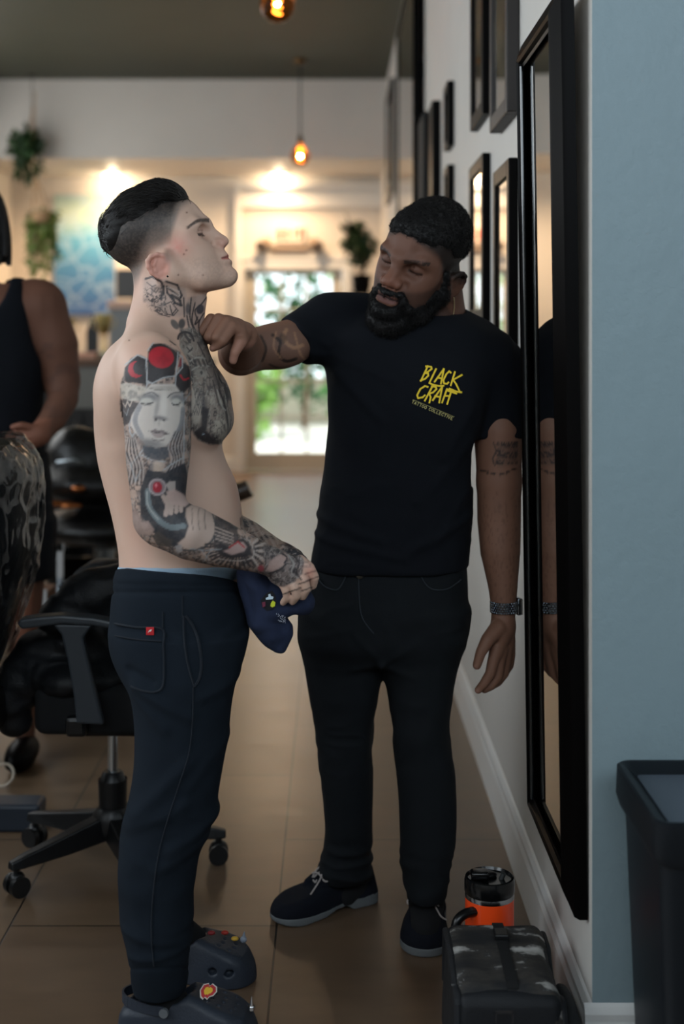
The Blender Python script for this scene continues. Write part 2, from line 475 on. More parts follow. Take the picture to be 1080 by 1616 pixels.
# ------------------------------------------------------------------ the customer (stands in profile, facing right)
Yc = 2.91
def rows(tab, n=None): return [(PZ(py, y), PX(a, y), PX(b, y), y, hy) for py, a, b, y, hy in tab]
f = Field(axis(-0.54, -0.02, 0.0026), axis(2.58, 3.22, 0.0034, [(2.80, 3.02, 0.0026), (3.05, 3.3, 0.006)]), axis(0.0, 1.80, 0.02, [(0.88, 1.36, 0.0030), (1.36, 1.78, 0.0021)]))
Hc = Head(f, P(255, 375, Yc), (1, 0, 0), (0, 0, -1), (0, 1, 0), 1.0)
build_head(Hc, ear=(8, 3))
# neck
f.cone(P(258, 548, Yc), P(262, 492, Yc), 0.078, 0.068, k=0.02)
f.cone(P(262, 492, Yc), P(272, 432, Yc), 0.066, 0.062, k=0.02)
f.cone(P(252, 500, Yc), P(243, 430, Yc), 0.048, 0.046, k=0.02)
f.cone(P(312, 508, Yc), P(316, 474, Yc), 0.012, 0.013, k=0.025)   # larynx
for sg in (-1, 1):  # neck muscle from behind the ear to the collarbone
    a = P(262, 452, Yc); b = P(304, 540, Yc)
    f.cone((a[0], Yc+sg*0.050, a[2]), (b[0], Yc+sg*0.022, b[2]), 0.016, 0.014, k=0.022)
# trunk
T = [(515, 212, 300, 2.92, .06), (535, 195, 316, 2.92, .10), (560, 177, 331, 2.92, .140), (600, 157, 346, 2.92, .170), (640, 152, 357, 2.92, .172), (675, 152, 361, 2.92, .168), (700, 154, 350, 2.92, .160),
     (725, 157, 355, 2.92, .150), (760, 165, 371, 2.92, .145), (800, 176, 380, 2.92, .145), (840, 185, 383, 2.92, .150), (870, 190, 382, 2.92, .158), (900, 191, 378, 2.92, .165), (960, 186, 386, 2.92, .170), (1010, 190, 380, 2.92, .165), (1050, 205, 360, 2.92, .15)]
f.stack(rows(T), n=2.35, k=0.035)
for sg in (-1, 1):
    y = Yc+0.01+sg*0.075
    a = PX(318, Yc), y, PZ(640, Yc)
    f.ell(a, (0.058, 0.075, 0.078), k=0.03)                                           # chest
    f.ell((PX(330, Yc), y, PZ(668, Yc)), (0.044, 0.065, 0.042), k=0.02)
    f.ell((PX(203, Yc), Yc+sg*0.09, PZ(612, Yc)), (0.055, 0.07, 0.10), k=0.03)        # shoulder blades
    f.cone((PX(243, Yc), Yc+sg*0.03, PZ(512, Yc)), (PX(238, Yc), Yc+sg*0.16, PZ(562, Yc)), 0.042, 0.046, k=0.04)   # trapezius
    f.cone((PX(300, Yc), Yc+sg*0.03, PZ(548, Yc)), (PX(262, Yc), Yc+sg*0.17, PZ(545, Yc)), 0.014, 0.014, k=0.03)  # collarbone
f.cone((PX(172, Yc), Yc, PZ(620, Yc)), (PX(192, Yc), Yc, PZ(860, Yc)), 0.007, 0.006, k=0.03, mode='sub')          # spine
f.ell((PX(381, Yc), Yc, PZ(822, Yc)), (0.012, 0.01, 0.01), k=0.02, mode='sub')
# near (right) arm
def Q(px, py, y): return np.array(P(px, py, y))
YA = 2.715
f.ell(Q(243, 592, YA+0.01), (0.072, 0.062, 0.078), k=0.035)
f.chain([Q(245, 600, YA), Q(247, 660, YA-.012), Q(249, 730, YA-.022), Q(250, 790, YA-.028), Q(256, 818, YA-.03)], [.066, .0665, .063, .054, .048], k=0.02)
f.ell(Q(262, 690, YA-.02), (0.045, 0.05, 0.085), k=0.02)      # biceps
f.ell(Q(232, 822, YA-.03), (0.026, 0.026, 0.026), k=0.02)     # elbow point
f.chain([Q(262, 826, YA-.03), Q(302, 841, YA-.03), Q(345, 857, YA-.018), Q(392, 873, YA+.005), Q(428, 886, YA+.03)], [.050, .0545, .047, .036, .028], k=0.02)
NEAR_ARM = [Q(245, 560, YA), Q(249, 730, YA-.022), Q(256, 818, YA-.03), Q(345, 857, YA-.018), Q(428, 886, YA+.03), Q(480, 915, 2.76)]
# near hand: back of the hand, four fingers and the thumb closing on the cloth
def U(px): return px*2.75/F
f.cone(Q(428, 886, 2.745), Q(448, 896, 2.752), U(21), U(22), k=0.012)
f.chain([Q(446, 888, 2.752), Q(470, 894, 2.75), Q(480, 900, 2.75)], [U(15), U(13), U(10)], k=0.012)
f.chain([Q(443, 900, 2.752), Q(462, 908, 2.75), Q(472, 916, 2.75)], [U(16), U(13), U(10)], k=0.012)
f.chain([Q(440, 908, 2.756), Q(452, 918, 2.752), Q(462, 925, 2.752)], [U(15), U(12), U(9)], k=0.012)
for pts, r in [
    ([(474, 884, 2.752), (489, 896, 2.748), (496.5, 911, 2.752), (494, 924, 2.764)], 8.6),      # index
    ([(468, 902, 2.746), (480, 915, 2.740), (483.5, 929, 2.743), (478, 941, 2.757)], 8.6),      # middle
    ([(456, 913, 2.746), (466, 927, 2.740), (468, 940, 2.746), (462, 949, 2.762)], 8.0),      # ring
    ([(444, 918, 2.750), (451, 931, 2.746), (453, 943, 2.754), (447, 951, 2.768)], 6.8)]:     # little
    f.chain([Q(*p) for p in pts], [U(r), U(r*.97), U(r*.9), U(r*.78)], k=0.0025, ki=.003)
f.chain([Q(440, 895, 2.775), Q(462, 906, 2.795), Q(478, 918, 2.80), Q(486, 928, 2.795)], [U(11), U(10), U(9), U(7.5)], k=0.008)   # thumb behind the cloth
# far (left) arm
YB = 3.11
f.ell(Q(243, 592, YB-.01), (0.07, 0.055, 0.075), k=0.035)
f.chain([Q(250, 600, YB), Q(262, 700, YB+.012), Q(282, 795, YB+.015)], [.062, .056, .045], k=0.02)
f.chain([Q(282, 795, YB+.015), Q(330, 822, YB-.02), Q(390, 850, YB-.12), Q(425, 868, YB-.20), Q(446, 877, YB-.25)], [.047, .047, .041, .032, .026], k=0.02)
FAR_ARM = [Q(282, 795, YB+.015), Q(330, 822, YB-.02), Q(390, 850, YB-.12), Q(446, 877, YB-.25), Q(480, 895, 2.83)]
f.cone(Q(446, 876, 2.865), Q(462, 884, 2.85), U(19), U(20), k=0.012)
for pts, r in [([(464, 872, 2.84), (478, 884, 2.825), (486, 899, 2.81), (486, 911, 2.80)], 7.8),
               ([(466, 880, 2.86), (482, 892, 2.85), (488, 906, 2.835), (485, 918, 2.825)], 7.8),
               ([(464, 888, 2.88), (478, 900, 2.87), (484, 914, 2.86), (480, 926, 2.845)], 7.4),
               ([(458, 894, 2.89), (468, 908, 2.89), (474, 922, 2.88), (470, 932, 2.87)], 6.6)]:
    f.chain([Q(*p) for p in pts], [U(r), U(r), U(r*.9), U(r*.78)], k=0.004)
f.chain([Q(450, 884, 2.84), Q(463, 897, 2.825), Q(474, 908, 2.815)], [U(9), U(8), U(6.5)], k=0.006)
# legs and feet, inside the clothes
for a, b, c, d in [((262, 1000, 2.83), (285, 1290, 2.80), (252, 1545, 2.78), (1, 2.78)), ((262, 1000, 3.0), (272, 1250, 3.03), (268, 1440, 3.045), (1, 3.05))]:
    f.chain([Q(*a), Q(*b), Q(*c)], [.065, .042, .030], k=0.02)
    f.chain([Q(c[0], c[1]+25, c[2]), Q(c[0]+60, c[1]+ (52 if c[2] < 2.9 else 47), c[2])], [.024, .018], k=0.02)
V, Fq = f.mesh(smooth=1)
print('client body', len(V))
del f
# ------------------------------------------------------------------ ink drawings on skin
class Canvas:
    def __init__(s, x0, y0, x1, y1, ss=2):
        s.x0, s.y0, s.ss = x0, y0, ss
        s.w = int((x1-x0)*ss); s.h = int((y1-y0)*ss)
        s.c = np.zeros((s.h, s.w, 3), np.float32); s.a = np.zeros((s.h, s.w), np.float32)
    def _box(s, P, m):
        P = np.asarray(P, float)
        x0 = int(max(0, (P[:, 0].min()-m-s.x0)*s.ss)); x1 = int(min(s.w, (P[:, 0].max()+m-s.x0)*s.ss+1))
        y0 = int(max(0, (P[:, 1].min()-m-s.y0)*s.ss)); y1 = int(min(s.h, (P[:, 1].max()+m-s.y0)*s.ss+1))
        if x1 <= x0 or y1 <= y0: return None
        X = (np.arange(x0, x1)[None, :]+0.5)/s.ss+s.x0; Y = (np.arange(y0, y1)[:, None]+0.5)/s.ss+s.y0
        return slice(y0, y1), slice(x0, x1), X+0*Y, Y+0*X
    def blend(s, sl, m, col, al):
        m = m*al; c = lin(col).astype(np.float32)
        a0 = s.a[sl]; a1 = m+a0*(1-m)
        s.c[sl] = np.where(a1[..., None] > 1e-4, (c*m[..., None]+s.c[sl]*(a0*(1-m))[..., None])/np.maximum(a1, 1e-4)[..., None], 0)
        s.a[sl] = a1
    def poly(s, P, col, al=1.0, soft=0.7, grad=None):
        b = s._box(P, 3+soft)
        if b is None: return
        d = sdpoly(b[2], b[3], np.asarray(P, float))
        m = np.clip(0.5-d/(2*soft), 0, 1)
        s.blend((b[0], b[1]), m, col, al)
    def line(s, P, w, col, al=1.0, closed=False):
        P = list(P)+([P[0]] if closed else [])
        for (ax, ay), (bx, by) in zip(P, P[1:]):
            b = s._box([(ax, ay), (bx, by)], w+2)
            if b is None: continue
            ex, ey = bx-ax, by-ay
            t = np.clip(((b[2]-ax)*ex+(b[3]-ay)*ey)/(ex*ex+ey*ey+1e-9), 0, 1)
            d = np.hypot(b[2]-ax-ex*t, b[3]-ay-ey*t)-w/2
            s.blend((b[0], b[1]), np.clip(0.5-d, 0, 1), col, al)
    def curve(s, P, w, col, al=1.0, closed=False, n=6):
        s.line(spline(P, n, closed), w, col, al)
    def ell(s, c, r, col, al=1.0, ang=0.0, soft=0.12):
        R = max(r)*(1+soft)
        b = s._box([(c[0]-R, c[1]-R), (c[0]+R, c[1]+R)], 1)
        if b is None: return
        a = math.radians(ang); dx = b[2]-c[0]; dy = b[3]-c[1]
        u = dx*math.cos(a)+dy*math.sin(a); v = -dx*math.sin(a)+dy*math.cos(a)
        q = np.hypot(u/r[0], v/r[1])
        s.blend((b[0], b[1]), 1-sstep(1-soft, 1+soft, q), col, al)
    def noise(s, P, col, al, freq, thr=0.0, wid=0.12, seed=0, soft=1.5):
        """wandering fine lines inside a polygon"""
        b = s._box(P, 3)
        if b is None: return
        d = sdpoly(b[2], b[3], np.asarray(P, float)); m = np.clip(0.5-d/(2*soft), 0, 1)
        fx, fy = freq if isinstance(freq, tuple) else (freq, freq)
        q = np.stack([b[2]*fx, b[3]*fy, 0*b[2]+seed*3.3], -1)
        n = fbm(q, 1.0, 3, seed)
        s.blend((b[0], b[1]), m*(1-sstep(wid*0.5, wid, np.abs(n-thr))), col, al)
    def shade(s, P, col, al, freq, lo=-0.3, hi=0.4, seed=0, soft=1.5):
        b = s._box(P, 3)
        if b is None: return
        d = sdpoly(b[2], b[3], np.asarray(P, float)); m = np.clip(0.5-d/(2*soft), 0, 1)
        fx, fy = freq if isinstance(freq, tuple) else (freq, freq)
        n = fbm(np.stack([b[2]*fx, b[3]*fy, 0*b[2]+seed*3.3], -1), 1.0, 3, seed)
        s.blend((b[0], b[1]), m*sstep(lo, hi, n), col, al)
    def sample(s, px, py):
        x = np.clip((px-s.x0)*s.ss-0.5, 0, s.w-1.001); y = np.clip((py-s.y0)*s.ss-0.5, 0, s.h-1.001)
        i = x.astype(int); j = y.astype(int); fx = (x-i); fy = (y-j)
        def g(A):
            e = (lambda q: q[..., None]) if A.ndim == 3 else (lambda q: q)
            return (A[j, i]*e((1-fx)*(1-fy))+A[j, i+1]*e(fx*(1-fy))+A[j+1, i]*e((1-fx)*fy)+A[j+1, i+1]*e(fx*fy))
        ok = (px > s.x0) & (px < s.x0+s.w/s.ss) & (py > s.y0) & (py < s.y0+s.h/s.ss)
        return g(s.c), g(s.a)*ok
def spline(P, n=6, closed=False):
    P = [np.array(p, float) for p in P]
    if len(P) < 3: return P
    m = len(P); out = []
    rng = range(m if closed else m-1)
    for i in rng:
        g = lambda j: P[j % m] if closed else P[min(max(j, 0), m-1)]
        p0, p1, p2, p3 = g(i-1), g(i), g(i+1), g(i+2)
        for k in range(n):
            t = k/n
            out.append(0.5*((2*p1)+(-p0+p2)*t+(2*p0-5*p1+4*p2-p3)*t*t+(-p0+3*p1-3*p2+p3)*t**3))
    out.append(P[0] if closed else P[-1])
    return out
def project(V): return CX+V[:, 0]*F/V[:, 1], CY-(V[:, 2]-CH)*F/V[:, 1]
def limb_mask(V, axis_pts, r):
    d = np.full(len(V), 9.0)
    for a, b in zip(axis_pts, axis_pts[1:]):
        a = np.array(a); b = np.array(b); v = b-a; t = np.clip(((V-a)@v)/(v@v), 0, 1)
        d = np.minimum(d, np.linalg.norm(V-a-t[:, None]*v, axis=1))
    return d < r
def mixc(C, col, m):
    return C*(1-m[:, None])+np.asarray(col)*m[:, None]
INK = (26, 32, 40); INK2 = (58, 64, 70); PALE = (205, 186, 172); RED = (168, 22, 42)
# tattoo on the arm: moons above a sleeping face, a hand with a ring, a heart, an animal head on the hand
A = Canvas(180, 525, 510, 960, 3)
sleeve = [(196, 585), (206, 566), (222, 560), (232, 566), (244, 541), (262, 543), (285, 556), (300, 585), (304, 660), (306, 740), (300, 790), (330, 803), (372, 822), (415, 846), (445, 858), (468, 868), (480, 884), (476, 906), (462, 920), (440, 926), (420, 912), (380, 906), (300, 893), (245, 870), (212, 850), (205, 800), (194, 720), (189, 650), (190, 610)]
A.poly(sleeve, (150, 133, 124), .55, 1.2)
A.shade(sleeve, INK2, .62, .09, -.25, .35, 3)
A.noise(sleeve, INK, .75, .10, 0.0, .14, 5); A.noise(sleeve, (170, 160, 155), .55, .12, 0.1, .07, 9)
# moons
A.poly([(198, 600), (197, 580), (206, 571), (217, 561), (228, 566), (231, 571), (231, 607), (213, 604), (200, 603)], (12, 20, 30), .97)
b = A._box([(200, 565), (232, 605)], 2)
m = (np.hypot(b[2]-215, (b[3]-583)) < 13) & (np.hypot(b[2]-221.5, b[3]-580.5) > 11.5)
A.blend((b[0], b[1]), m.astype(np.float32), RED, .95)
A.poly([(234, 555), (240, 543), (255, 542), (275, 552), (283, 561), (281, 570), (277, 580), (276, 592), (265, 595), (250, 600), (241, 604), (233, 600)], (12, 20, 30), .97)
A.ell((254.5, 564), (20, 17), RED, 1.0, 10, .05); A.shade([(240, 550), (270, 550), (275, 578), (245, 580)], (130, 14, 34), .5, .12, -.1, .5, 4)
A.poly([(276, 596), (281, 588), (288, 572), (299, 578), (302, 600), (298, 612), (290, 620), (275, 618)], (12, 20, 30), .96)
A.poly([(281, 580), (284, 566), (287, 564), (288, 577)], (120, 20, 38), .95)
A.curve([(285, 592), (290, 599), (298, 597)], 2.6, RED, .9)
# cracked-glass outlines
GL = (165, 168, 170)
for L in ([(217, 560), (231, 566), (232, 606), (228, 622), (216, 645), (204, 668), (205, 682), (209, 689), (214, 680), (230, 662), (245, 655), (255, 651)],
          [(233, 553), (242, 541)], [(281, 556), (278, 592), (276, 619), (288, 620), (291, 650), (290, 740)], [(278, 592), (288, 580), (288, 563), (284, 561)],
          [(197, 576), (217, 560)], [(206, 736), (216, 722), (240, 690), (262, 663), (285, 640), (302, 618)], [(232, 601), (240, 605), (258, 596), (277, 593)], [(232, 606), (236, 604)]):
    A.line(L, 1.9, GL, .9)
# skull at the left edge
A.poly([(190, 606), (200, 604), (230, 611), (231, 618), (222, 634), (207, 633), (192, 628)], (190, 180, 168), .85)
A.shade([(190, 606), (230, 611), (222, 634), (192, 628)], INK2, .5, .15, 0, .4, 6)
A.poly([(190, 630), (206, 632), (220, 636), (208, 655), (204, 668), (196, 672), (191, 655)], INK, .9)
A.line([(194, 636), (198, 642), (201, 634), (205, 641), (208, 634)], 1.6, PALE, .7)
A.line([(193, 645), (200, 655), (203, 645)], 1, GL, .6)
# sleeping face
face = [(228, 622), (232, 612), (240, 606), (276, 606), (287, 622), (290, 650), (286, 672), (276, 690), (262, 704), (246, 707), (228, 700), (214, 684), (206, 672), (208, 656), (217, 640)]
A.poly(face, (196, 186, 178), .96, 1.0)
A.curve([(221, 640), (213, 664), (224, 690)], 8, (128, 128, 132), .5); A.ell((236, 700), (22, 7), (70, 76, 84), .7, 10, .7)
A.curve([(289, 645), (286, 670), (276, 690)], 7, (118, 120, 124), .6); A.ell((258, 612), (18, 3), (150, 140, 132), .6, 0, .6)
A.line([(233, 611), (245, 615), (260, 616), (275, 616)], 1.8, (120, 116, 110), .8)
for (x, y, w) in ((232, 633, 1), (278, 634, .72)):       # eye sockets, lids
    A.ell((x+3*w, y-5), (15*w, 7), (92, 96, 102), .8, -4 if w == 1 else 6, .6)
    A.ell((x, y), (9.5*w, 5.4), (190, 184, 176), .95, 0, .35)
    A.curve([(x-9*w, y+3), (x-2, y+5.2), (x+9*w, y+2.5)], 2.0, INK, .9)
    A.line([(x-7*w, y+5), (x+6*w, y+6.5)], 2.4, (110, 108, 106), .5)
A.curve([(226, 624), (240, 619), (250, 626)], 2.2, (84, 86, 90), .55); A.curve([(264, 628), (272, 621), (286, 620)], 2.2, (60, 64, 70), .7)
A.ell((247.5, 645), (3, 18), (120, 118, 118), .6, 10, .8); A.ell((259, 640), (4.5, 20), (212, 204, 196), .8, 4, .8)
A.ell((254, 660), (10, 3.4), (86, 86, 90), .75, 8, .6); A.ell((246, 662), (2.6, 1.8), INK, .8); A.ell((259, 664), (3.0, 1.6), INK, .8)
A.ell((251, 668), (2, 4), (150, 142, 136), .6, 0, .7)
A.poly([(236, 681), (245, 677), (250, 679), (256, 678), (268, 685), (255, 683), (246, 682)], (108, 96, 98), .9)
A.curve([(234, 681), (246, 682.5), (256, 684), (268, 686)], 1.4, (40, 40, 46), .9)
A.poly([(238, 683), (252, 684), (262, 686), (254, 691), (244, 690)], (150, 134, 132), .85)
A.curve([(240, 693), (250, 696), (260, 693)], 2.2, (104, 100, 100), .6)
# neck and hair of the portrait
A.poly([(224, 702), (246, 708), (266, 704), (268, 722), (250, 728), (228, 722)], (56, 66, 76), .9, 1.5)
A.line([(222, 717), (240, 727), (262, 729)], 1.8, GL, .85)
A.ell((248, 740), (10, 12), (186, 166, 152), .9, 0, .3); A.ell((238, 740), (4, 11), (70, 80, 90), .6, 10, .5)
for i in range(9):
    t = i/8
    A.curve([(203-t*2+t*12, 690), (198+t*22, 715), (206+t*20, 738), (200+t*26, 765)], 1.8, (INK if i % 2 else (168, 156, 150)), .8)
    A.curve([(276+t*14, 680+t*5), (266+t*20, 705), (272+t*16, 725), (262+t*22, 745)], 1.8, (INK if i % 2 else (160, 152, 150)), .8)
for i in range(6): A.curve([(293+(i % 3)*3, 640+i*18), (299-(i % 2)*5, 650+i*18), (294+(i % 3)*3, 660+i*18)], 1.5, (150, 146, 142), .6)
A.line([(301, 600), (303, 740), (298, 780)], 2.4, INK, .7)
# hand with ring
A.poly([(232, 742), (262, 745), (292, 730), (300, 770), (300, 795), (300, 850), (290, 862), (262, 862), (240, 838), (222, 812), (222, 770)], (16, 34, 46), .93)
A.line([(258, 742), (272, 732), (290, 722)], 2.2, GL, .85); A.line([(206, 730), (214, 760), (222, 742)], 1.8, GL, .6)
A.curve([(233, 775), (236, 800), (252, 822), (270, 832), (290, 830)], 9, (104, 116, 120), .9); A.curve([(232, 776), (234, 798), (250, 820)], 2.5, (160, 162, 160), .7)
A.ell((248.5, 768.5), (14, 13.5), (168, 156, 156), .95, 0, .08); A.ell((248.5, 768.5), (11.5, 11), (120, 104, 108), .9, 0, .1)
A.ell((248.5, 769), (7.5, 9), (150, 12, 40), 1, 0, .1); A.ell((246.5, 766), (2, 3), (225, 130, 140), .8, 0, .4)
A.poly([(262, 765), (268, 759), (277, 760), (277, 774), (268, 778)], (176, 164, 158), .9)
for i in range(4):
    A.curve([(258+i*7, 784-i*1+i), (264+i*7, 796), (262+i*8, 812-i*2)], 7.5-i*.6, (180, 158, 148), .95)
    A.curve([(262+i*7, 782+i*2), (268.5+i*7, 796), (266.5+i*8, 812-i*2)], 1.3, (70, 60, 60), .8)
A.poly([(262, 776), (275, 772), (290, 780), (302, 792), (292, 800), (270, 796)], (186, 160, 152), .95, 1.2)
A.poly([(294, 802), (306, 795), (330, 806), (338, 818), (340, 838), (332, 855), (312, 866), (292, 866), (280, 858), (292, 848), (298, 830), (293, 815)], (178, 156, 144), .96, 1.2)
for x in (304, 314, 324): A.curve([(x, 802), (x-1, 820), (x+1, 836)], 1.6, (104, 92, 88), .7)
A.curve([(336, 812), (341, 836), (332, 856), (310, 868), (286, 868)], 2.6, (60, 66, 70), .8)
A.poly([(212, 800), (220, 812), (224, 824), (234, 822), (244, 836), (236, 846), (214, 842), (206, 820)], (150, 128, 120), .85, 1.0)
A.poly([(240, 846), (250, 838), (262, 848), (272, 852), (270, 864), (248, 860)], (70, 66, 64), .85)
A.poly([(276, 862), (286, 858), (288, 870), (280, 874)], (150, 146, 146), .8)
# cuff, rays and heart
A.poly([(340, 812), (352, 814), (372, 826), (378, 850), (360, 862), (338, 856)], INK, .8)
for i in range(4): A.line([(340, 832+i*6), (368, 843+i*5)], 2.4, (170, 152, 142), .85)
for i in range(15):
    a = math.radians(60+i*9); x, y = 376+math.cos(a)*24, 862+math.sin(a)*16
    A.line([(x, y), (376+math.cos(a)*52, 862+math.sin(a)*34)], 3.2, INK, .92)
for i in range(9):
    a = math.radians(-52+i*14); A.line([(392+math.cos(a)*13, 868+math.sin(a)*13), (392+math.cos(a)*31, 868+math.sin(a)*29)], 3.4, (i % 2 and INK or (180, 166, 158)), .9)
A.poly([(345, 872), (352, 860), (364, 862), (372, 853), (384, 850), (394, 858), (398, 876), (380, 880), (358, 881)], INK, .95, 1.0)
A.poly([(352, 870), (362, 866), (372, 856), (384, 855), (390, 863), (386, 870), (366, 876)], (178, 150, 144), .92, 1.2)
A.line([(362, 864), (376, 855), (386, 864)], 2.2, (170, 28, 40), .95)
A.curve([(345, 882), (372, 885), (398, 880), (399, 864), (392, 852)], 1.4, (180, 168, 160), .8)
A.line([(300, 866), (325, 869), (350, 866)], 1.5, GL, .7); A.line([(318, 868), (330, 884)], 1.8, GL, .6); A.line([(334, 866), (322, 886)], 1.8, GL, .6)
A.ell((412, 897), (5, 5), (165, 60, 74), .85, 0, .4)
# animal head on the back of the hand
hd = [(416, 860), (445, 862), (466, 870), (480, 884), (477, 905), (465, 918), (448, 926), (430, 922), (418, 904)]
A.poly(hd, (118, 108, 106), .8, 2); A.shade(hd, INK, .75, .13, -.1, .35, 12); A.noise(hd, INK, .85, .14, 0, .10, 15); A.noise(hd, (176, 166, 160), .6, .13, .15, .08, 17)
A.poly([(420, 900), (426, 886), (436, 878), (450, 872), (456, 880), (448, 892), (430, 903)], (180, 152, 144), .85, 1.5)
A.curve([(446, 874), (453, 880), (449, 889)], 2.6, INK, .9); A.curve([(424, 905), (440, 900), (452, 890)], 2.4, INK, .9)
A.curve([(455, 875), (464, 890), (460, 903), (470, 912)], 2.6, (150, 144, 140), .85); A.curve([(460, 873), (472, 888), (468, 903), (476, 915)], 2.2, INK, .8)
for x, y in ((491, 903), (494, 913), (480, 919), (484, 930), (466, 931), (452, 936)): A.line([(x-9, y+3), (x+9, y-3)], 2.2, INK, .85)
for x, y, a_ in ((485, 890, 40), (476, 910, 50), (462, 920, 55)): A.shade([(x-7, y-5), (x+6, y-5), (x+7, y+6), (x-6, y+6)], INK2, .6, .2, -.2, .3, int(x))

# neck and chest
N = Canvas(190, 420, 400, 720, 3)
neck = [(222, 440), (236, 436), (262, 441), (290, 452), (297, 480), (318, 468), (328, 470), (323, 500), (318, 540), (292, 520), (275, 506), (255, 498), (238, 488), (226, 474)]
N.poly([(226, 440), (262, 442), (292, 455), (298, 495), (285, 500), (250, 495), (228, 474)], (150, 134, 126), .55, 3)
for L, w in (([(230, 440), (240, 437), (254, 444), (258, 452), (258, 462), (253, 472)], 3.6), ([(262, 444), (280, 450), (287, 466), (285, 470), (263, 452), (264, 462), (272, 472)], 3.4), ([(290, 470), (291, 500)], 2.4),
             ([(272, 466), (284, 474), (286, 482), (276, 478), (270, 466)], 4.2), ([(258, 482), (270, 476), (281, 490), (274, 498), (264, 496), (260, 486)], 1.8), ([(268, 482), (272, 496), (278, 488)], 2.2), ([(254, 450), (262, 470), (258, 480)], 1.6)):
    N.line(L, w, INK, .92)
N.line([(264, 453), (283, 460), (283, 468), (272, 462)], 1.5, (190, 172, 162), .9)
N.noise([(228, 455), (256, 452), (264, 480), (262, 500), (244, 494), (228, 476)], INK, .85, .19, 0, .13, 21, 3); N.shade([(228, 450), (256, 452), (264, 480), (262, 500), (244, 494), (226, 476)], INK2, .5, .15, -.1, .4, 22, 3)
for L in ([(232, 446), (240, 452), (246, 450)], [(238, 455), (246, 462), (250, 456)], [(232, 462), (242, 468), (240, 476)], [(246, 468), (256, 474)], [(240, 482), (252, 486), (262, 496)], [(244, 490), (256, 497), (268, 500)]): N.line(L, 1.7, INK, .85)
N.poly([(297, 470), (312, 466), (326, 464), (323, 500), (318, 545), (296, 520), (292, 498)], (140, 126, 120), .6, 2)
N.ell((316, 488), (6, 8), (16, 28, 44), .95, 15, .2); N.ell((297, 487), (4, 9), (60, 62, 68), .85, 0, .4)
for L in ([(327, 468), (318, 480), (308, 490), (312, 505)], [(302, 470), (300, 500), (306, 520)], [(308, 478), (303, 505), (310, 525)], [(312, 500), (308, 512), (316, 504)], [(322, 494), (314, 510), (316, 530)], [(295, 498), (300, 520), (310, 534)]): N.curve(L, 2.2, INK, .9)
# ornaments running down onto the chest
N.ell((276, 512), (5, 9), (88, 84, 82), .95, -35, .2); N.ell((287, 511), (5.2, 8), (80, 78, 76), .95, 10, .2); N.ell((287, 511), (5.2, 8), INK, .5, 10, .6)
chest = [(284, 520), (300, 517), (320, 525), (335, 552), (347, 585), (358, 625), (366, 662), (364, 688), (352, 700), (332, 702), (312, 694), (302, 680), (300, 640), (300, 600), (294, 570), (284, 545)]
N.poly(chest, (112, 108, 102), .85, 2)
N.shade(chest, (34, 42, 50), .8, (.05, .03), -.2, .3, 31); N.noise(chest, INK, .7, (.12, .07), 0, .11, 33); N.noise(chest, (165, 160, 150), .5, (.13, .06), .12, .07, 35)
N.curve([(281, 535), (284, 527), (293, 524), (302, 528), (306, 538)], 3.0, INK, .92); N.curve([(285, 538), (292, 530), (301, 534)], 2, (140, 134, 126), .8)
for L, w in (([(292, 528), (300, 540)], 4), ([(270, 545), (285, 560), (297, 575)], 1.8), ([(268, 538), (282, 548)], 1.8), ([(290, 545), (296, 560), (305, 575)], 2), ([(312, 540), (322, 560), (330, 580)], 2.2)): N.line(L, w, INK, .85)
N.ell((298, 552), (8, 8), (150, 142, 132), .8, 0, .4); N.line([(295, 548), (300, 554), (304, 549)], 2, INK, .9); N.line([(297, 556), (303, 552)], 2, INK, .9)
N.curve([(300, 570), (312, 564), (324, 566)], 2.5, (150, 146, 138), .8); N.curve([(303, 584), (316, 577), (330, 578)], 2.5, (150, 146, 138), .8)
for x in (306, 313, 320): N.line([(x, 568), (x+4, 577)], 3.5, INK, .8)
N.ell((317, 588), (10, 6), (135, 130, 122), .8, 20, .4); N.ell((318, 588), (2, 3), INK, .9)
N.poly([(300, 610), (310, 612), (318, 640), (322, 655), (314, 668), (304, 668), (301, 640)], (184, 172, 158), .75, 3)
for i in range(6): N.curve([(306+i*3, 612), (309+i*2.6, 635), (303+i*3.5, 655)], 1.4, (40, 46, 54), .75)
N.poly([(318, 640), (330, 645), (326, 680), (340, 696), (330, 700), (312, 692), (306, 682), (318, 672)], (14, 24, 34), .93, 1.5); N.ell((321, 685), (2.2, 1.2), (170, 190, 200), .9)
N.shade([(325, 620), (350, 625), (360, 670), (352, 694), (335, 690), (326, 660)], (175, 166, 152), .7, (.12, .09), 0, .3, 41); N.noise([(325, 640), (352, 645), (356, 680), (340, 694), (327, 680)], (28, 34, 40), .85, .15, 0, .12, 43)
for L in ([(340, 590), (350, 625), (358, 650), (362, 685)], [(345, 615), (354, 640), (360, 680), (352, 697)], [(336, 600), (346, 640)]): N.curve(L, 1.9, INK, .9)
N.curve([(343, 615), (350, 640), (357, 648)], 1.6, (180, 176, 166), .7)
N.curve([(301, 672), (310, 684), (322, 696), (345, 700)], 1.5, INK, .8)
for x, y in ((204, 537), (186, 566), (190, 596), (197, 590), (211, 596)): N.ell((x, y), (1.4, 1.4), (92, 56, 44), .8)
N.poly([(210, 545), (222, 550), (228, 553), (216, 552)], INK, .85)

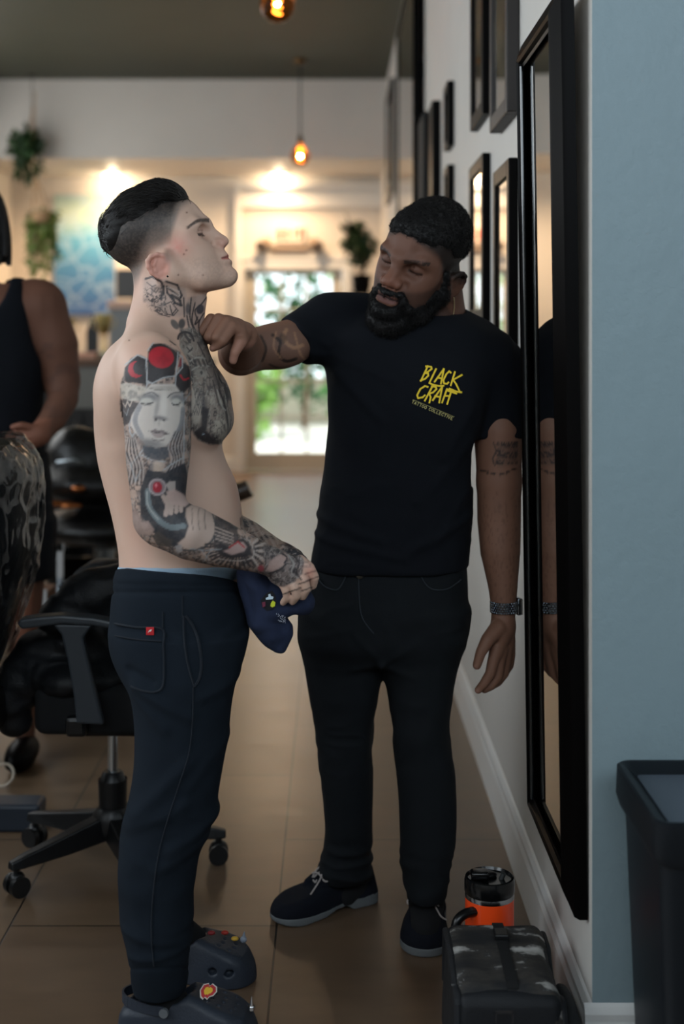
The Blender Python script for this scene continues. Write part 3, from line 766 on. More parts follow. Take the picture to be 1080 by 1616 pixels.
# ---- colours of the skin
def paint_client(V, Nn):
    px, py = project(V)
    skin = np.array(lin((202, 168, 149)))
    C = np.tile(skin, (len(V), 1)).astype(np.float32)
    n = fbm(V, 12, 3, 2)[:, None]; C = C*(1+0.05*n)
    C = mixc(C, lin((192, 140, 120)), 0.35*sstep(0.0, 0.6, fbm(V, 9, 2, 8)))
    u, v, w = Hc.loc(V); aw = np.abs(w)
    face = sstep(0, 30, u-262)*sstep(470, 440, v)*(py < 480)
    def blob(cu, cv, cw, r): return np.exp(-(((u-cu)**2+(v-cv)**2+(aw-cw)**2)/(r*r)))*(py < 500)
    C = mixc(C, lin((206, 122, 112)), .55*blob(288, 392, 44, 16)*(1+fbm(V, 150, 2, 5)*.5))       # flushed cheek
    C = mixc(C, lin((204, 120, 106)), .5*sstep(26, 16, np.hypot((u-258)*1.15, v-423))*sstep(49, 55, aw)*(py < 448))        # ear
    C = mixc(C, lin((206, 128, 116)), .5*blob(352, 386, 8, 8))
    C = mixc(C, lin((128, 110, 100)), .22*sstep(398, 420, v)*sstep(270, 320, u)*sstep(-.4, .9, .3+fbm(V, 260, 2, 9))*(py < 462))   # shaved beard
    for q in ((299, 339, 30), (296, 404, 40), (288, 436, 42), (325, 436, 20), (300, 398, 40)): C = mixc(C, lin((96, 52, 42)), np.exp(-(((u-q[0])**2+(v-q[1])**2)/1.6))*(w < 0))
    # brow, lashes, lips
    tb = np.clip((u-302)/24, 0, 1); br = np.abs(v-(363-tb*14-2.5*np.sin(tb*PI)))
    C = mixc(C, lin((40, 29, 24)), .93*sstep(5.0-1.2*(1-tb), 1.6, br)*sstep(298, 303, u)*(u < 331)*(aw > 5)*(aw < 56)*(.75+.25*sstep(-.9, -.1, fbm(V, 500, 1, 3))))
    le = np.abs(v-(373.5+(u-316)*-.28))
    C = mixc(C, lin((40, 28, 24)), .95*sstep(3.4, 1.4, le)*(u > 306)*(aw > 12)*(aw < 41)); C = mixc(C, lin((120, 78, 66)), .5*sstep(2.6, .8, np.abs(v-366.5-(u-316)*-.25))*(u > 305)*(aw > 12)*(aw < 40))
    C = mixc(C, lin((150, 100, 90)), .3*blob(318, 372, 25, 11))
    lip = sstep(0, 2.5, 8.0-np.abs(v-407.5-(358-u)*.22)-np.maximum(0, (aw-6)*.32))*(u > 344)*(aw < 21)
    C = mixc(C, lin((172, 88, 80)), .9*lip); C = mixc(C, lin((84, 40, 36)), .8*sstep(1.6, .6, np.abs(v-406.5-(358-u)*.22))*sstep(343, 353, u)*(aw < 21))
    C = mixc(C, lin((70, 40, 34)), .7*np.exp(-((u-351)**2+(v-390)**2+(aw-6.5)**2)/6.0))
    # clipped hair at the sides and the back
    edge = np.interp(u, [160, 205, 222, 232, 245, 262, 275, 290, 305, 312], [470, 470, 455, 432, 410, 402, 390, 345, 325, 310])
    st = sstep(-2, 26, edge-v)*(py < 482)
    st = np.maximum(st, .55*sstep(276, 262, u)*sstep(262, 255, u-0)*0)
    gr = .88+.12*sstep(-.5, .3, fbm(V, 330, 2, 6))
    C = mixc(C, lin((108, 100, 94)), .85*st*gr)
    C = mixc(C, lin((30, 26, 24)), .94*sstep(16, 58, edge-v)*gr*(py < 470))
    C = mixc(C, lin((90, 80, 74)), .5*sstep(285, 270, u)*sstep(262, 272, u)*sstep(392, 400, v)*sstep(425, 412, v)*gr)
    # ink
    na = limb_mask(V, NEAR_ARM, .092) & (px > 186) & (V[:, 1] < 2.84)
    na &= ~((px > 303) & (py < 786)) | (px < 303)
    front = sstep(.35, -.05, Nn[:, 1])
    c, a = A.sample(px, py); a = a*front*na*.96; C = C*(1-a[:, None])+c*a[:, None]
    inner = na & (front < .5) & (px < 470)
    body = (~na) | (py < 545)
    c, a = N.sample(px, py); a = a*sstep(.5, .1, Nn[:, 1])*body*(V[:, 1] < 3.0)*.95; C = C*(1-a[:, None])+c*a[:, None]
    # hidden side of the chest, far arm and inner arm: darker ornament all over
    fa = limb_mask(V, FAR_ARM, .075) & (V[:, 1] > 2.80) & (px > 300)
    knuck = np.exp(-(((px-490)**2/90+(py-903)**2/140))); C = mixc(C, lin((206, 132, 118)), .45*knuck*(V[:, 1] < 2.80))
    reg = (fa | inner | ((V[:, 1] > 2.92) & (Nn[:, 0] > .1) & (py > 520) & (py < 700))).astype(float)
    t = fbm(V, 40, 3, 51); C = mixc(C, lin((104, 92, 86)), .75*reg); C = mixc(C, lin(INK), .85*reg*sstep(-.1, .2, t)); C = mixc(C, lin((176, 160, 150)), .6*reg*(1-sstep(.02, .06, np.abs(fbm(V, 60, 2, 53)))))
    for i in range(5):      # stripes on the far forearm
        a = np.array(P(384+i*7, 818+i*4, 2.98)); m = fa & (np.abs((px-py*.62)-(-118+i*9)) < 2.2) & (px < 440); C = mixc(C, lin((160, 146, 136)), .6*m)
    nail = np.zeros(len(V))
    return np.clip(C, 0.004, 1)
V, Fq = subdiv(V, Fq) if False else (V, Fq)
# refine only where skin is inked finely
CL_N = vnormals(V, Fq)
SKIN_C = vcol_mat('client_skin', rough=.52, spec=.38, sss=.06, bump=.10, bscale=420)
client = mesh_np('person', V, Fq, SKIN_C)
set_col(client, paint_client(V, CL_N))
tag(client, 'shirtless tattooed person standing in profile, chin raised, holding a navy cloth', 'person')
# ------------------------------------------------------------------ strands of hair
def strand_mesh(paths, rad):
    """paths (n, m, 3) -> three-sided tapering tubes"""
    n, m, _ = paths.shape
    T = np.gradient(paths, axis=1); T /= np.linalg.norm(T, axis=2, keepdims=True)+1e-9
    up = np.array([0.31, 0.52, 0.79]); A = np.cross(T, up); A /= np.linalg.norm(A, axis=2, keepdims=True)+1e-9; B = np.cross(T, A)
    r = np.asarray(rad)[:, None]*np.linspace(1, 0.35, m)[None, :]
    V = np.stack([paths+(A*math.cos(q)+B*math.sin(q))*r[..., None] for q in (0, 2.094, 4.188)], 2)   # n,m,3,3
    base = (np.arange(n)*m*3)[:, None, None]+(np.arange(m-1)*3)[None, :, None]+np.arange(3)[None, None, :]
    nx = (np.arange(n)*m*3)[:, None, None]+(np.arange(m-1)*3)[None, :, None]+((np.arange(3)+1) % 3)[None, None, :]
    Q = np.stack([base, nx, nx+3, base+3], -1).reshape(-1, 4)
    return V.reshape(-1, 3), Q
def scatter(V, Fq, n, rng, keep=None):
    a, b, c, d = (V[Fq[:, i]] for i in range(4)); N = np.cross(c-a, d-b); ar = np.linalg.norm(N, axis=1)
    p = ar.copy()
    if keep is not None: p = p*keep((a+c)/2)
    i = rng.choice(len(Fq), n, p=p/p.sum()); u = rng.random((n, 1)); v = rng.random((n, 1))
    pos = (a[i]*(1-u)+b[i]*u)*(1-v)+(d[i]*(1-u)+c[i]*u)*v
    return pos, N[i]/(ar[i][:, None]+1e-12)

# customer's hair: slicked back on top
rng = np.random.default_rng(3)
fh = Field(axis(-0.54, -0.24, 0.003), axis(2.80, 3.02, 0.003), axis(1.50, 1.83, 0.003))
hh = Head(fh, Hc.O, Hc.A[0], Hc.A[1], Hc.A[2], 1.0)
hh.ell((235, 359, 0), (74, 63, 55), -12, k=0)
hh.ell((264, 325, 0), (42, 33, 42), -4, k=14)
hh.ell((194, 372, 0), (32, 39, 46), -20, k=12)
hair_poly = [(302, 316), (296, 322), (286, 327), (274, 329), (262, 332), (252, 340), (243, 352), (230, 362), (216, 368), (204, 376), (196, 390), (190, 404), (185, 418), (176, 424), (150, 420), (140, 380), (150, 320), (200, 270), (270, 270), (300, 290), (304, 306)]
def hp(X, Y, Z):
    dx, dy, dz = X-hh.O[0], Y-hh.O[1], Z-hh.O[2]; A_ = hh.A/hh.s
    u = A_[0, 0]*dx+A_[0, 1]*dy+A_[0, 2]*dz+255; v = A_[1, 0]*dx+A_[1, 1]*dy+A_[1, 2]*dz+375
    return sdpoly(u+0*v, v+0*u, np.array(hair_poly, float))*hh.s+0*Y
fh.op(hp, (-.6, 2.7, 1.4), (-.2, 3.1, 1.9), k=0.012, mode='int')
Vh, Fh = fh.mesh(smooth=2)
Nh = vnormals(Vh, Fh); u, v, w = hh.loc(Vh)
q = np.stack([u*.035, v*.09, w*.09], -1)
dE = -sdpoly(u, v, np.array(hair_poly, float)); tp = sstep(2, 22, dE)
Vh = Vh+Nh*(0.0045*tp*fbm(q, 1.0, 3, 4)-.0055*(1-tp))[:, None]; Vh = laplace(Vh, Fh, .5)
HAIR_D = mat('dark_hair', (15, 12, 11), rough=.6, spec=.28)
cap = mesh_np('hair', Vh, Fh, HAIR_D, client); tag(cap, 'dark hair slicked back on top')
pos, nrm = scatter(Vh, Fh, 9000, rng)
m = 9; L = rng.uniform(.020, .046, len(pos)); back = -hh.A[0]*.9-hh.A[1]*0.0
swirl = rng.normal(size=(len(pos), 3))*.2
paths = [pos-nrm*.0004]
d = back[None, :]+swirl-nrm*((back+swirl)*nrm).sum(1)[:, None]; d += -hh.A[1]*.28*(hh.loc(pos)[0] > 262)[:, None]; d /= np.linalg.norm(d, axis=1)[:, None]
dn = np.array(hh.A[1])
p = paths[0]; C0 = hh.w(232, 362, 0)
for k in range(1, m):
    n2 = p-C0; n2 /= np.linalg.norm(n2, axis=1)[:, None]
    d = d+dn*.10*((hh.loc(p)[0] < 215)[:, None]); d = d-n2*(d*n2).sum(1)[:, None]+n2*(.34-.075*k); d /= np.linalg.norm(d, axis=1)[:, None]
    wob = np.stack([vnoise(p[:, 0]*90, p[:, 1]*90, p[:, 2]*90, s_) for s_ in (1, 2, 3)], 1)*.16
    p = p+(d+wob)*(L/m)[:, None]; paths.append(p)
Vs, Fs = strand_mesh(np.stack(paths, 1), np.full(len(pos), (.00085)))
st = mesh_np('hair_strands', Vs, Fs, mat('hair_strand', (20, 16, 14), rough=.34, spec=.5), cap)
# ear studs
for sg, nm in ((-1, 'ear_stud'),):
    mb = MB(); mb.sph(hc_ := tuple(Hc.w(272, 438, sg*56.5)), .0036, n=14); mb.cyl(hc_, tuple(Hc.w(272, 438, sg*51)), .0014)
    mb.build(nm, mat('stud_black', (8, 8, 9), rough=.2), client, smooth=True)
# ------------------------------------------------------------------ the bearded tattooist in the black T-shirt (faces the camera, looks down to the left)
Yb = 3.27
f = Field(axis(-0.36, 0.50, 0.0045, [(-0.36, -0.19, 0.0028), (0.06, 0.36, 0.0028), (0.32, .48, 0.0032)]), axis(2.82, 3.50, 0.005, [(2.82, 3.02, 0.003), (3.0, 3.45, 0.0035)]), axis(0.0, 1.84, 0.02, [(0.55, 1.06, 0.0034), (1.06, 1.30, 0.005), (1.30, 1.80, 0.003)]))
Hb = Head(f, P(671, 394, 3.21), (-.599, -.637, -.485), (.013, .598, -.801), (.80, -.486, -.35), 1.11)
build_head(Hb, nose_w=1.25, lip=1.35)
n0 = np.array(P(688, 515, 3.31))
f.cone(n0, Hb.w(262, 425, 0)+np.array([.01, .02, 0]), .070, .062, k=.02)
f.cone(n0+np.array([0.02, .02, 0]), Hb.w(215, 415, 0), .060, .05, k=.02)
TB = [(500, 640, 720, 3.30, .07), (520, 565, 740, 3.29, .09), (560, 528, 770, 3.28, .105), (620, 526, 750, 3.27, .12), (700, 522, 745, 3.27, .12), (800, 508, 738, 3.27, .12), (900, 500, 730, 3.27, .12), (960, 492, 728, 3.27, .12), (1020, 500, 715, 3.27, .11)]
f.stack(rows(TB), n=2.5, k=.03)
f.chain([Q(560, 518, 3.31), Q(525, 520, 3.30), Q(455, 540, 3.23), Q(380, 557, 3.165)], [.052, .052, .054, .0515], k=.02)
f.ell(Q(440, 548, 3.21), (0.075, 0.05, 0.052), k=.015)
f.chain([Q(380, 557, 3.165), Q(382, 552, 3.10), Q(384, 541, 3.02), Q(384, 530, 2.955)], [.0515, .050, .038, .030], k=.012)
R_ARM = [Q(525, 518, 3.30), Q(380, 557, 3.165), Q(384, 530, 2.955)]
def r29(px): return px*2.9/F
# right hand: a loose fist with the back of the hand up
f.chain([Q(384, 530, 2.95), Q(372, 521, 2.92), Q(358, 514, 2.905)], [r29(21), r29(20), r29(17)], k=.012)
f.chain([Q(372, 524, 2.93), Q(350, 514, 2.915), Q(337, 510, 2.915)], [r29(16), r29(15), r29(12)], k=.012)
HF = [([(368, 520, 2.925), (333, 503, 2.905), (318.5, 523, 2.90), (326, 537, 2.925), (342, 533, 2.94)], [11, 8.6, 7.8, 7.2, 6.5]),
      ([(370, 518, 2.915), (345, 503, 2.893), (329.5, 531, 2.878), (338, 541, 2.905), (352, 535, 2.925)], [12, 9.2, 8.3, 7.5, 6.8]),
      ([(374, 520, 2.905), (357, 508, 2.885), (341.5, 532, 2.865), (346, 544, 2.89), (357, 538, 2.915)], [12, 9.4, 8.3, 7.5, 6.8]),
      ([(378, 524, 2.90), (367, 516, 2.885), (352, 537, 2.868), (343, 546, 2.872), (336, 549.5, 2.88)], [12, 9.2, 8.2, 6.8, 6.0])]
for pts, r in HF: f.chain([Q(*p) for p in pts], [r29(x) for x in r], k=.0045, ki=.004)
f.chain([Q(384, 524, 2.93), Q(379, 540, 2.89), Q(370.5, 557, 2.882), Q(368, 569, 2.887)], [r29(14), r29(10.5), r29(7.6), r29(6.6)], k=.006)
# left arm, hanging
f.chain([Q(755, 555, 3.30), Q(785, 610, 3.29), Q(787, 680, 3.27), Q(788, 760, 3.27)], [.050, .052, .0595, .0545], k=.01)
f.chain([Q(788, 760, 3.27), Q(788, 820, 3.27), Q(790, 870, 3.26), Q(794, 925, 3.25), Q(795, 960, 3.245), Q(794, 990, 3.24)], [.0545, .0535, .049, .036, .030, .0285], k=.01)
L_ARM = [Q(785, 600, 3.29), Q(788, 760, 3.27), Q(794, 925, 3.25), Q(794, 1000, 3.24)]
def r32(px): return px*3.23/F
f.chain([Q(794, 988, 3.235), Q(788, 1005, 3.225), Q(784, 1030, 3.215)], [r32(18), r32(18), r32(11)], k=.01)
f.chain([Q(796, 988, 3.245), Q(798, 1010, 3.25), Q(800, 1028, 3.255)], [r32(17), r32(16), r32(11)], k=.01)
for pts, r in [([(785, 1022, 3.212), (778, 1045, 3.205), (774, 1063, 3.20), (764, 1079, 3.198), (755, 1089, 3.20)], [11, 9, 8.2, 7.2, 6]),
               ([(792, 1024, 3.225), (788, 1048, 3.222), (786, 1067, 3.22), (775, 1082, 3.215), (765, 1088, 3.215)], [11, 9, 8.4, 7.4, 6.2]),
               ([(799, 1022, 3.24), (798, 1043, 3.24), (796, 1062, 3.24), (786, 1076, 3.235), (776, 1083, 3.23)], [11, 9, 8.2, 7.2, 6]),
               ([(804, 1016, 3.255), (806, 1034, 3.258), (804, 1050, 3.26), (796, 1063, 3.255), (787, 1069, 3.25)], [10, 8, 7.4, 6.6, 5.5]),
               ([(786, 992, 3.215), (770, 1010, 3.19), (759, 1030, 3.175), (753, 1050, 3.17)], [14, 11, 8.4, 6.8])]:
    f.chain([Q(*p) for p in pts], [r32(x) for x in r], k=.0045, ki=.004)
# legs and feet, inside the clothes
f.chain([Q(545, 960, 3.30), Q(548, 1180, 3.34), Q(552, 1400, 3.42)], [.08, .05, .03], k=.03)
f.chain([Q(665, 960, 3.28), Q(668, 1180, 3.26), Q(674, 1425, 3.23)], [.08, .055, .04], k=.03)
f.chain([Q(555, 1415, 3.42), Q(490, 1435, 3.35)], [.024, .02], k=.02); f.chain([Q(674, 1435, 3.23), Q(672, 1455, 3.18)], [.024, .02], k=.02)
V, Fq = f.mesh(smooth=1); print('barber', len(V)); del f
BN = vnormals(V, Fq); barber_V = V
D = Canvas(380, 490, 530, 600, 2)
D.poly([(398, 522), (500, 500), (500, 590), (400, 596)], (70, 62, 58), .35, 6)
for i, (L, w) in enumerate([([(430, 528), (442, 540), (440, 560), (452, 570), (468, 566)], 5), ([(452, 520), (448, 535), (462, 548), (478, 545)], 6), ([(412, 530), (420, 550), (414, 570)], 4), ([(465, 525), (475, 560), (490, 572)], 4), ([(425, 575), (445, 582), (470, 578)], 3), ([(436, 524), (432, 548), (444, 566)], 3)]):
    D.curve(L, w, (24, 20, 18) if i % 2 == 0 else (150, 112, 86), .55)
D.ell((446, 534), (6, 8), (30, 26, 24), .6, 0, .4)
E_ = Canvas(740, 680, 835, 780, 3)
for i in range(9): E_.noise([(783, 698+i*4), (818, 696+i*4), (818, 698.8+i*4), (783, 700.8+i*4)], (30, 26, 26), .9, (.5, .3), 0, .35, 60+i, .5)
E_.curve([(779, 698), (783, 712), (778, 724), (782, 736)], 2.2, (44, 36, 34), .7); E_.poly([(786, 700), (818, 698), (816, 734), (786, 737)], (60, 52, 50), .35, 3)
E_.curve([(753, 739), (770, 745), (788, 749), (806, 743), (824, 736)], 1.5, (36, 28, 26), .85)
for x, y in ((760, 742), (770, 745.5), (780, 748), (790, 749), (800, 746), (810, 741.5)): E_.ell((x, y), (2.6, 2), (34, 26, 24), .85)
def paint_barber(V, Nn):
    px, py = project(V)
    C = np.tile(lin((126, 90, 73)), (len(V), 1)).astype(np.float32); C = C*(1+.10*fbm(V, 14, 3, 2)[:, None])  # arms kept lighter: brighter light on them put into the skin colour
    u, v, w = Hb.loc(V); aw = np.abs(w); hd = (V[:, 2] > 1.44) & (px > 560) & (py < 500)
    C = mixc(C, lin((84, 53, 40)), .72*hd); C = mixc(C, lin((136, 84, 66)), .5*np.exp(-(((u-352)**2+(v-384)**2+aw**2)/300))*hd)
    tb = np.clip((u-302)/24, 0, 1); br = np.abs(v-(362-tb*10-6*np.sin(tb*PI)*.6))
    C = mixc(C, lin((18, 13, 11)), .85*sstep(4.6, 2.2, br)*(u > 298)*(u < 332)*(aw > 4)*(aw < 45)*hd*sstep(-.9, -.1, fbm(V, 500, 1, 3)))
    le = np.abs(v-(373.5+(u-316)*-.28)); C = mixc(C, lin((18, 12, 10)), .85*sstep(2.4, .9, le)*(u > 306)*(aw > 13)*(aw < 38)*hd)
    C = mixc(C, lin((62, 40, 34)), .4*np.exp(-(((u-318)**2+(v-374)**2+(aw-25)**2)/130))*hd)
    lp = sstep(0, 2.5, 8.5-np.abs(v-407.5-(358-u)*.22)-np.maximum(0, (aw-6)*.32))*(u > 342)*(aw < 22)*hd
    C = mixc(C, lin((92, 56, 52)), .8*lp); C = mixc(C, lin((30, 16, 14)), .85*sstep(1.6, .6, np.abs(v-406.5-(358-u)*.22))*sstep(342, 352, u)*(aw < 22)*hd)
    edge = np.interp(u, [160, 205, 225, 245, 262, 275, 290, 305, 312], [470, 462, 440, 425, 412, 400, 360, 335, 310])
    C = mixc(C, lin((20, 15, 13)), .94*sstep(-8, 20, edge-v)*hd)
    C = mixc(C, lin((16, 12, 11)), .9*sstep(428, 434, v)*sstep(330, 340, u)*hd)
    C = mixc(C, lin((40, 28, 24)), .6*sstep(262, 270, u)*sstep(392, 402, v)*hd*(aw > 20))
    ra = limb_mask(V, R_ARM[:2], .075) & (px > 385); c, a = D.sample(px, py); a = a*ra*(Nn[:, 1] < .3); C = C*(1-a[:, None])+c*a[:, None]
    c, a = E_.sample(px, py); a = a*limb_mask(V, L_ARM, .075)*(Nn[:, 1] < .3); C = C*(1-a[:, None])+c*a[:, None]
    hand = np.exp(-(((px-368)**2/60+(py-568)**2/50)))+np.exp(-(((px-335)**2/22+(py-550)**2/16)))
    C = mixc(C, lin((176, 132, 116)), .85*np.clip(hand, 0, 1)*(V[:, 1] < 2.95))
    palm = sstep(0, 12, py-532)*sstep(0, 8, px-362)*(V[:, 1] < 2.95); C = mixc(C, lin((164, 118, 100)), .7*palm)
    tip = np.exp(-(((px-749)**2/16+(py-1055)**2/20)))+np.exp(-(((px-753)**2/14+(py-1091)**2/12))); C = mixc(C, lin((170, 130, 116)), .6*np.clip(tip, 0, 1)*(V[:, 1] < 3.3))
    hairy = limb_mask(V, [Q(788, 800, 3.27), Q(794, 930, 3.25)], .07); C = mixc(C, lin((60, 40, 32)), .30*hairy*sstep(.1, .5, fbm(V, (300, 300, 90), 2, 77)))
    return np.clip(C, .003, 1)
barber = mesh_np('person', V, Fq, vcol_mat('barber_skin', rough=.58, spec=.30, bump=.10, bscale=420))
set_col(barber, paint_barber(V, BN))
tag(barber, 'bearded person in black T-shirt looking down, one fist raised to the other\'s throat', 'person')

# hair: tight short curls with faded sides
fh = Field(axis(0.0, 0.42, 0.0032), axis(2.98, 3.46, 0.0032), axis(1.42, 1.84, 0.0032))
hb = Head(fh, Hb.O, Hb.A[0], Hb.A[1], Hb.A[2], 1.11)
hb.ell((236, 362, 0), (76, 62, 57), -12, k=0)
hb.ell((270, 336, 0), (42, 33, 47), -18, k=12)
hair_b = [(311, 318), (306, 330), (296, 338), (284, 340), (272, 350), (262, 364), (248, 374), (232, 384), (214, 398), (202, 412), (190, 420), (150, 420), (135, 380), (150, 310), (200, 265), (270, 265), (310, 290)]
def hp2(X, Y, Z):
    dx, dy, dz = X-hb.O[0], Y-hb.O[1], Z-hb.O[2]; A_ = hb.A/hb.s
    u = A_[0, 0]*dx+A_[0, 1]*dy+A_[0, 2]*dz+255; v = A_[1, 0]*dx+A_[1, 1]*dy+A_[1, 2]*dz+375
    return sdpoly(u, v, np.array(hair_b, float))*hb.s
fh.op(hp2, (-.1, 2.9, 1.3), (.5, 3.6, 1.9), k=.014, mode='int')
Vh, Fh = fh.mesh(smooth=2); Nh = vnormals(Vh, Fh)
Vh = Vh+Nh*(.004*fbm(Vh, 75, 3, 4))[:, None]
HAIR_B = mat('black_hair', (13, 11, 11), rough=.6, spec=.35)
capb = mesh_np('hair', Vh, Fh, HAIR_B, barber); tag(capb, 'short black curly hair')
def curls(V, Fq, n, L, turns, cr, rad, seed, down=None, keep=None):
    rg = np.random.default_rng(seed); pos, nrm = scatter(V, Fq, n, rg, keep)
    t = rg.normal(size=(n, 3)); t -= nrm*(t*nrm).sum(1)[:, None]; t /= np.linalg.norm(t, axis=1)[:, None]; b = np.cross(nrm, t)
    ph = rg.random(n)*6.28; LL = L*rg.uniform(.6, 1.3, n); m = 9; out = []
    ax = nrm*.6+t*.6 if down is None else nrm*.55+t*.35+np.array(down)*.7
    for k in range(m):
        s_ = k/(m-1); an = ph+turns*6.283*s_
        out.append(pos+ax*(LL*s_)[:, None]+(t*np.cos(an)[:, None]+b*np.sin(an)[:, None])*cr-(t*np.cos(ph)[:, None]+b*np.sin(ph)[:, None])*cr*(1-s_))
    return strand_mesh(np.stack(out, 1), np.full(n, rad))
Vs, Fs = curls(Vh, Fh, 7000, .007, 1.1, .0022, .00055, 5)
mesh_np('hair_curls', Vs, Fs, HAIR_B, capb)
# beard
fh = Field(axis(-0.02, 0.36, 0.003), axis(2.90, 3.40, 0.003), axis(1.38, 1.72, 0.003))
bd = Head(fh, Hb.O, Hb.A[0], Hb.A[1], Hb.A[2], 1.11)
bd.two_cone((270, 396, 47), (280, 428, 47), 7, 13, k=4)
bd.two_cone((280, 428, 45), (322, 446, 34), 13, 17, k=8)
bd.two_cone((322, 446, 34), (358, 450, 12), 17, 19, k=10)
bd.ell((352, 452, 0), (32, 24, 32), 15, k=10)
bd.ell((330, 456, 0), (38, 18, 35), 5, k=12)
bd.two_cone((300, 420, 44), (344, 428, 29), 10, 10, k=8)
bd.two_cone((342, 430, 28), (350, 412, 25), 9, 6.5, k=6)
bd.two_cone((359.5, 397.5, 2), (349, 402, 19), 4.2, 5.4, k=4)
bd.two_cone((349, 402, 19), (346, 424, 27), 5.4, 8, k=5)
bd.ell((367, 428, 0), (13, 14, 22), 0, k=6); bd.two((360, 426, 16), (12, 12, 9), 0, k=5)
bd.ell((366, 408.5, 0), (16, 8.0, 17), 0, k=3, mode='sub')
Vd, Fd = fh.mesh(smooth=1); Nd = vnormals(Vd, Fd); Vd = Vd+Nd*(.0035*fbm(Vd, 85, 3, 8))[:, None]
beard = mesh_np('beard', Vd, Fd, HAIR_B, barber); tag(beard, 'full black beard')
Vs, Fs = curls(Vd, Fd, 8000, .009, .9, .0022, .0005, 9, down=(0, 0, -.6))
mesh_np('beard_curls', Vs, Fs, HAIR_B, beard)
# ------------------------------------------------------------------ clothes
def rdg(n): return 1-np.abs(n)*2
def smooth_n(V, Fq, n, w=.5):
    for i in range(n): V = laplace(V, Fq, w)
    return V
# black T-shirt ---------------------------------------------------------
f = Field(axis(-0.16, 0.50, 0.0045), axis(3.05, 3.50, 0.005), axis(0.84, 1.60, 0.0045))
TS = [(487, 618, 722, 3.30, .075), (500, 575, 745, 3.30, .10), (520, 525, 775, 3.29, .12), (560, 514, 792, 3.285, .132), (600, 517, 782, 3.28, .138), (650, 519, 764, 3.275, .138), (700, 516, 752, 3.275, .137), (760, 509, 746, 3.275, .136), (810, 504, 744, 3.275, .136), (850, 498, 742, 3.275, .137), (880, 494, 740, 3.275, .14), (897, 493, 739, 3.275, .142)]
f.stack(rows(TS), n=2.6, k=.0)
f.ell(Q(690, 640, 3.19), (.085, .045, .10), k=.06); f.ell(Q(590, 640, 3.19), (.085, .045, .10), k=.06)
f.chain([Q(640, 500, 3.31), Q(560, 500, 3.31), Q(522, 508, 3.30)], [.05, .058, .064], k=.05)
f.chain([Q(700, 510, 3.33), Q(750, 540, 3.32), Q(780, 578, 3.30)], [.05, .058, .072], k=.05)
f.chain([Q(522, 512, 3.30), Q(495, 522, 3.28), Q(464, 539, 3.245)], [.070, .069, .0655], k=.035)
f.chain([Q(778, 575, 3.30), Q(788, 640, 3.285), Q(789, 705, 3.275)], [.073, .0675, .0635], k=.03)
# sleeve ends, neck opening and hem
nL = np.array(Q(464, 539, 3.245))-np.array(Q(522, 512, 3.30)); nL /= np.linalg.norm(nL)
cL = np.array(Q(470, 542, 3.24))
f.plane(cL, nL+np.array([0, 0, -.12]), k=.006, lo=(-.2, 3.0, 1.25), hi=(-.03, 3.5, 1.6))
f.plane(Q(789, 692, 3.27), (0, 0, -1), k=.006, lo=(.345, 3.1, 1.1), hi=(.5, 3.45, 1.35))
f.plane(Q(600, 896, 3.27), (0, 0, -1), k=.01)
nk = np.array(P(688, 520, 3.31)); up = np.array(Hb.w(262, 425, 0))+np.array([.01, .02, 0])
f.cone(nk+np.array([0, 0, -.02]), nk+(up-nk)*1.2, .082, .085, k=.008, mode='sub')
V, Fq = f.mesh(smooth=3); del f
N_ = vnormals(V, Fq)
def seg_d(V, a, b):
    a = np.array(a); b = np.array(b); v = b-a; t = np.clip(((V-a)@v)/(v@v), 0, 1); return np.linalg.norm(V-a-t[:, None]*v, axis=1), t
fold = 0.006*fbm(V, (7, 5, 5), 3, 11)+.0035*rdg(fbm(V, (9, 9, 16), 2, 12))*sstep(1.3, 1.0, V[:, 2])
for a, b, wd, am in [((535, 590), (600, 660), .012, .006), ((530, 560), (620, 600), .012, .005), ((745, 640), (700, 720), .014, .005), ((740, 700), (660, 790), .016, .005), ((505, 820), (600, 850), .012, .006), ((500, 850), (640, 880), .010, .005), ((738, 820), (640, 870), .012, .006), ((735, 780), (690, 850), .012, .004), ((640, 520), (720, 560), .012, -.003), ((470, 520), (520, 545), .010, .005), ((480, 555), (520, 560), .010, .004)]:
    d, t = seg_d(V[:, [0, 2]], np.array(Q(*a, 3.17))[[0, 2]], np.array(Q(*b, 3.17))[[0, 2]])
    fold += am*np.exp(-(d/wd)**2)*(V[:, 1] < 3.27)
fold = np.maximum(fold, -.0025)
V = V+N_*fold[:, None]
V = smooth_n(V, Fq, 1)
SHIRT = fabric('black_cotton', (13, 16, 22), rough=.9, sheen=.25, weave=700)
shirt = mesh_np('t_shirt', V, Fq, SHIRT, barber); tag(shirt, 'black short-sleeved T-shirt with yellow chest print')
SHIRT_V, SHIRT_F = V, Fq
# ribbed collar
def hit(px, py, V, r=6):
    qx, qy = project(V); m = (np.abs(qx-px) < r) & (np.abs(qy-py) < r); 
    return V[m][:, 1].min() if m.any() else None
